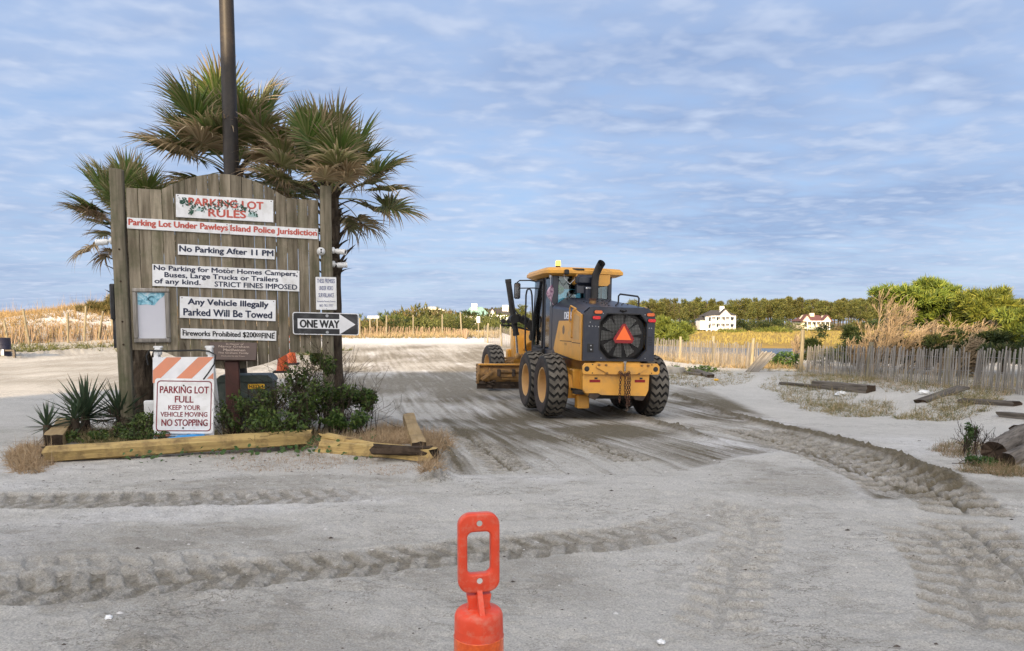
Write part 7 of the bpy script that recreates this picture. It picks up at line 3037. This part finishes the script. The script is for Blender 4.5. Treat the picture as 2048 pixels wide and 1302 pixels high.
# marsh cordgrass and dune grass
r10 = np.random.default_rng(10)
mp_ = np.column_stack([r10.uniform(2, 90, 7000), 64 + 110 * r10.uniform(0, 1, 7000) ** 1.7])
mp_ = mp_[(mp_[:, 1] > 66 + np.maximum(0, 18 - mp_[:, 0]) * 1.6)]
grass('cordgrass', np.column_stack([mp_, np.full(len(mp_), -.36)]), .55, .07, ((.32, .22, .06), (.26, .19, .055), (.20, .17, .05)), ((.40, .29, .09), (.34, .25, .075)), 'golden cordgrass covering the marsh', .35, .4, 3, 11, seg=1)
dp_ = np.column_stack([r10.uniform(-48, -13, 14000), r10.uniform(42, 63, 14000)])
kd = (fbm(dp_[:, 0] * .25, dp_[:, 1] * .3, 15, 3) > .40) | (dp_[:, 1] > 49)
dp_ = dp_[kd]
grass('dune_grass', np.column_stack([dp_, base_h(dp_[:, 0], dp_[:, 1])]), .55, .030, ((.28, .19, .075), (.34, .24, .10), (.22, .17, .07), (.15, .14, .05)), ((.44, .32, .14), (.38, .27, .12)), 'straw coloured grass on the left dune', .45, .5, 4, 16, seg=1)
so2 = np.column_stack([r10.uniform(-42, -15, 160), r10.uniform(54, 60, 160)])
grass('sea_oats', np.column_stack([so2, base_h(so2[:, 0], so2[:, 1])]), 1.3, .03, ((.34, .24, .12), (.28, .2, .1)), ((.40, .28, .14), (.36, .25, .12)), 'tall thin sea oat stalks on the crest of the left dune', .22, .3, 2, 17)
fp2 = np.column_stack([r10.uniform(-30, -9, 900), r10.uniform(37.5, 41.5, 900)])
grass('dune_foot_grass', np.column_stack([fp2, base_h(fp2[:, 0], fp2[:, 1])]), .42, .035, GRNC, GRNT, 'green weeds along the foot of the left dune', .6, .6, 6, 18, seg=1)
cp = np.column_stack([r10.uniform(-15, -1, 1500), r10.uniform(55.5, 63, 1500)])
grass('bank_grass', np.column_stack([cp, base_h(cp[:, 0], cp[:, 1])]), .45, .04, DRYC + GRNC, DRYT, 'straw grass on the bank at the far end of the lot', .5, .5, 5, 19, seg=1)
gp2 = np.column_stack([r10.uniform(6, 12.5, 1500), r10.uniform(30, 43, 1500)])
gp2 = gp2[gp2[:, 0] > 6.6 + (40 - gp2[:, 1]) * .23]
grass('bank_grass', np.column_stack([gp2, base_h(gp2[:, 0], gp2[:, 1])]), .42, .02, DRYC + DRYC + GRNC, DRYT, 'straw grass behind the slat fence beyond the grader', .5, .6, 6, 20, seg=1)
# darker scrub on the dune's right shoulder
bush('dune_scrub', [plobe(205, 618, 52, 30, 16), plobe(225, 610, 53, 26, 18), plobe(180, 622, 52, 24, 10)], 1500, .3, ((.20, .15, .05), (.14, .12, .04), (.09, .09, .03)), 'brown green scrub on the shoulder of the left dune', 'bush', 90, None, 4, .16)

# ------------------------------------------------------------------ houses over the marsh
MT['roof_green'] = pmat('pale_green_metal_roof', (0.22, 0.36, 0.30), (0.19, 0.32, 0.27), 2, 0.5, bump=.05)
MT['roof_dark'] = pmat('dark_shingle', (0.055, 0.05, 0.05), (0.04, 0.038, 0.038), 6, 0.9, bump=.1)
MT['roof_red'] = pmat('dull_red_roof', (0.13, 0.055, 0.05), (0.10, 0.045, 0.04), 6, 0.8, bump=.1)
MT['cream'] = pmat('cream_house_paint', (0.66, 0.58, 0.42), (0.6, 0.53, 0.39), 2, 0.7, bump=.05)
MT['brick'] = pmat('reddish_siding', (0.24, 0.12, 0.085), (0.19, 0.1, 0.07), 6, 0.8, bump=.1)


def house(px, Y, py_base, wpx, label, wall, roof, storeys=2, wings=(), gables=(), porch=True, chimney=None, rz=0.0, hst=2.6, roof_h=1.8, stilts=1.0):
    s = Y / F
    p = P(px, py_base, Y)
    o = empty('house', (p[0], Y, p[2]), rz, label, 'house')
    w = wpx * s
    d = w * .75
    h = storeys * hst
    mb = MB()
    mb.box((0, d / 2, stilts + h / 2), (w, d, h))
    for (x, ww, hh_) in wings:
        mb.box((x * w, d / 2 + .5, stilts + hh_ * hst / 2), (ww * w, d * .8, hh_ * hst))
    mb.build('wall', MT[wall], o)
    mb = MB()
    z = stilts + h
    e = .5
    mb.add([(-w / 2 - e, -e, z), (w / 2 + e, -e, z), (w / 2 + e, d + e, z), (-w / 2 - e, d + e, z), (-w / 4, d / 2, z + roof_h), (w / 4, d / 2, z + roof_h)], [(0, 1, 5, 4), (1, 2, 5), (2, 3, 4, 5), (3, 0, 4), (0, 3, 2, 1)])
    for (x, ww, hh_) in wings:
        z2 = stilts + hh_ * hst
        mb.add([(x * w - ww * w / 2 - .3, .2, z2), (x * w + ww * w / 2 + .3, .2, z2), (x * w + ww * w / 2 + .3, d, z2), (x * w - ww * w / 2 - .3, d, z2), (x * w, d / 2, z2 + roof_h * .7)], [(0, 1, 4), (1, 2, 4), (2, 3, 4), (3, 0, 4), (0, 3, 2, 1)])
    ro = mb.build('roof', MT[roof], o, smooth=False)
    for (x, gw, gh) in gables:
        mb = MB()
        mb.prism([(x * w - gw * w / 2, z - .05), (x * w + gw * w / 2, z - .05), (x * w, z + gh)], -1.1, d * .4)
        g = mb.build('gable', MT[wall], o, smooth=False)
        mb = MB()
        for sg in (-1, 1):
            mb.beam((x * w + sg * (gw * w / 2 + .25), -.4, z - .15), (x * w, -.4, z + gh + .08), .18, 2.0, up=(0, 1, 0))
        mb.build('gable_trim', MT[roof], g)
    if chimney is not None:
        for (x, hh_) in chimney:
            mb = MB()
            mb.box((x * w, d * .45, z + roof_h * .5 + hh_ / 2), (1.0, 1.0, roof_h + hh_), bev=.05)
            mb.build('chimney', MT[wall], ro)
    nwin = max(3, int(w // (hst * .95)))
    for st in range(storeys):
        for k in range(nwin):
            x = -w / 2 + w * (k + .5) / nwin
            zc_ = stilts + st * hst + hst * .52
            mb = MB()
            mb.box((x, -.03, zc_), (hst * .46, .08, hst * .66))
            f = mb.build('window', MT['house_white'], o)
            mb = MB()
            mb.box((x, -.08, zc_), (hst * .34, .03, hst * .54))
            mb.build('pane', MT['pane'], f)
    if porch:
        mb = MB()
        for st in range(storeys):
            mb.box((0, -1.0, stilts + st * hst), (w * .8, 2.0, .18))
        mb.box((0, -1.0, stilts + h - .05), (w * .82, 2.2, .2))
        mb.build('porch_deck', MT['house_white'], o)
        for k in range(6):
            x = -w * .38 + w * .76 * k / 5
            mb = MB()
            mb.box((x, -1.9, (stilts + h) / 2), (.17, .17, stilts + h - .1))
            mb.build('column', MT['house_white'], o)
        mb = MB()
        for st in range(storeys):
            for zz2 in (.16 * hst, .34 * hst):
                mb.box((0, -1.92, stilts + st * hst + zz2), (w * .76, .06, .08))
        mb.build('railing', MT['house_white'], o)
    mb = MB()
    for k in range(5):
        mb.box((-w / 2 + .4 + (w - .8) * k / 4, .4, stilts / 2 - .5), (.4, .4, stilts + 1.0))
    mb.build('pile', MT['house_white'], o)
    return o


house(1441, 185, 666, 60, 'large white house with porches, gable and chimney over the marsh', 'house_white', 'roof_dark', 2, [(-.52, .25, 1.5)], [(.1, .42, 1.7)], True, [(.12, 1.0)], 0, 1.7, 1.5, .8)
house(1630, 184, 664, 58, 'cream house with a red roof and two gables over the marsh', 'cream', 'roof_red', 1, [], [(-.36, .30, 1.5), (.34, .30, 1.4)], True, [(.0, .5)], 0, 1.9, 1.5, .8)
house(952, 128, 648, 46, 'low white house with a pale green roof beyond the bank', 'house_white', 'roof_green', 1, [], [], False, [(-.08, .6)], 0, .95, 1.5, .5)
house(998, 122, 648, 42, 'white house with a dark roof and gable next to the green roofed one', 'house_white', 'roof_dark', 1, [], [(-.32, .34, 1.2)], True, [(.3, .6)], 0, 1.0, 1.1, .4)
house(862, 118, 640, 30, 'pinkish weathered house half hidden in scrub on the far bank', 'brick', 'cream', 1, [(.6, .5, .9)], [], False, None, 0, 1.3, .5, .3)

# signs beyond the lot
x, Y = gx(748, 58.2)
z = smoothz(x, Y)
o = empty('beach_sign', (x, Y, z), 0, 'blank pale board on two posts beyond the far fence', 'sign')
for sx in (-.28, .28):
    mb = MB()
    mb.box((sx, 0, .75), (.09, .09, 1.6))
    mb.build('post', MT['fence_post'], o)
mb = MB()
mb.box((0, -.06, 1.55), (.9, .04, .18))
mb.build('board', MT['white'], o)
x, Y = gx(957, 55)
z = smoothz(x, Y)
o = empty('small_sign', (x, Y, z - .1), 0, 'small white sign on one post where the lot meets the creek', 'sign')
mb = MB()
mb.box((0, 0, .75), (.08, .08, 1.6))
mb.build('post', MT['fence_post'], o)
mb = MB()
mb.box((0, -.06, 1.50), (.25, .03, .46), bev=.01)
mb.build('board', MT['white'], o)

# barrel and bench at the left edge
p = on_ground(6, 690, .2)
Y = 32.0
x = P(6, 690, Y)[0]
z = smoothz(x, Y)
o = empty('barrel', (x, Y, z), 0, 'dark blue barrel with a white label at the left edge before the dune', 'barrel')
MT['barrel'] = pmat('dark_blue_barrel', (0.012, 0.014, 0.035), (0.02, 0.022, 0.045), 5, .5)
mb = MB()
mb.lathe([(.0, 0), (.29, 0), (.30, .02), (.29, .3), (.305, .31), (.29, .32), (.29, .6), (.305, .61), (.29, .62), (.29, .88), (.30, .9), (.27, .9), (.0, .86)], 24)
mb.build('drum', MT['barrel'], o)
mb = MB()
mb.box((.12, -.285, .28), (.18, .02, .26))
mb.build('label_plate', MT['white'], o)
o = empty('bench', (x - .1, Y - .4, z), 0, 'low weathered timber rail round the barrel at the left edge', 'rail')
mb = MB()
mb.box((-.3, 0, .42), (1.0, .12, .08), bev=.01)
mb.build('rail', MT['driftwood'], o)
for sx in (-.7, .1):
    mb = MB()
    mb.box((sx, 0, .2), (.1, .1, .42))
    mb.build('leg', MT['driftwood'], o)
mb = MB()
mb.box((.52, .2, .36), (.42, .10, .07), bev=.01)
mb.build('side_rail', MT['driftwood'], o)
mb = MB()
mb.box((.70, .2, .17), (.09, .09, .36))
mb.build('leg', MT['driftwood'], o)
print('pines', npine, 'objects', len(bpy.data.objects), 'tris', sum(len(p_.loop_triangles) if False else sum(max(0, l - 2) for l in (q.loop_total for q in p_.polygons)) for p_ in bpy.data.meshes if len(p_.polygons) < 60000))
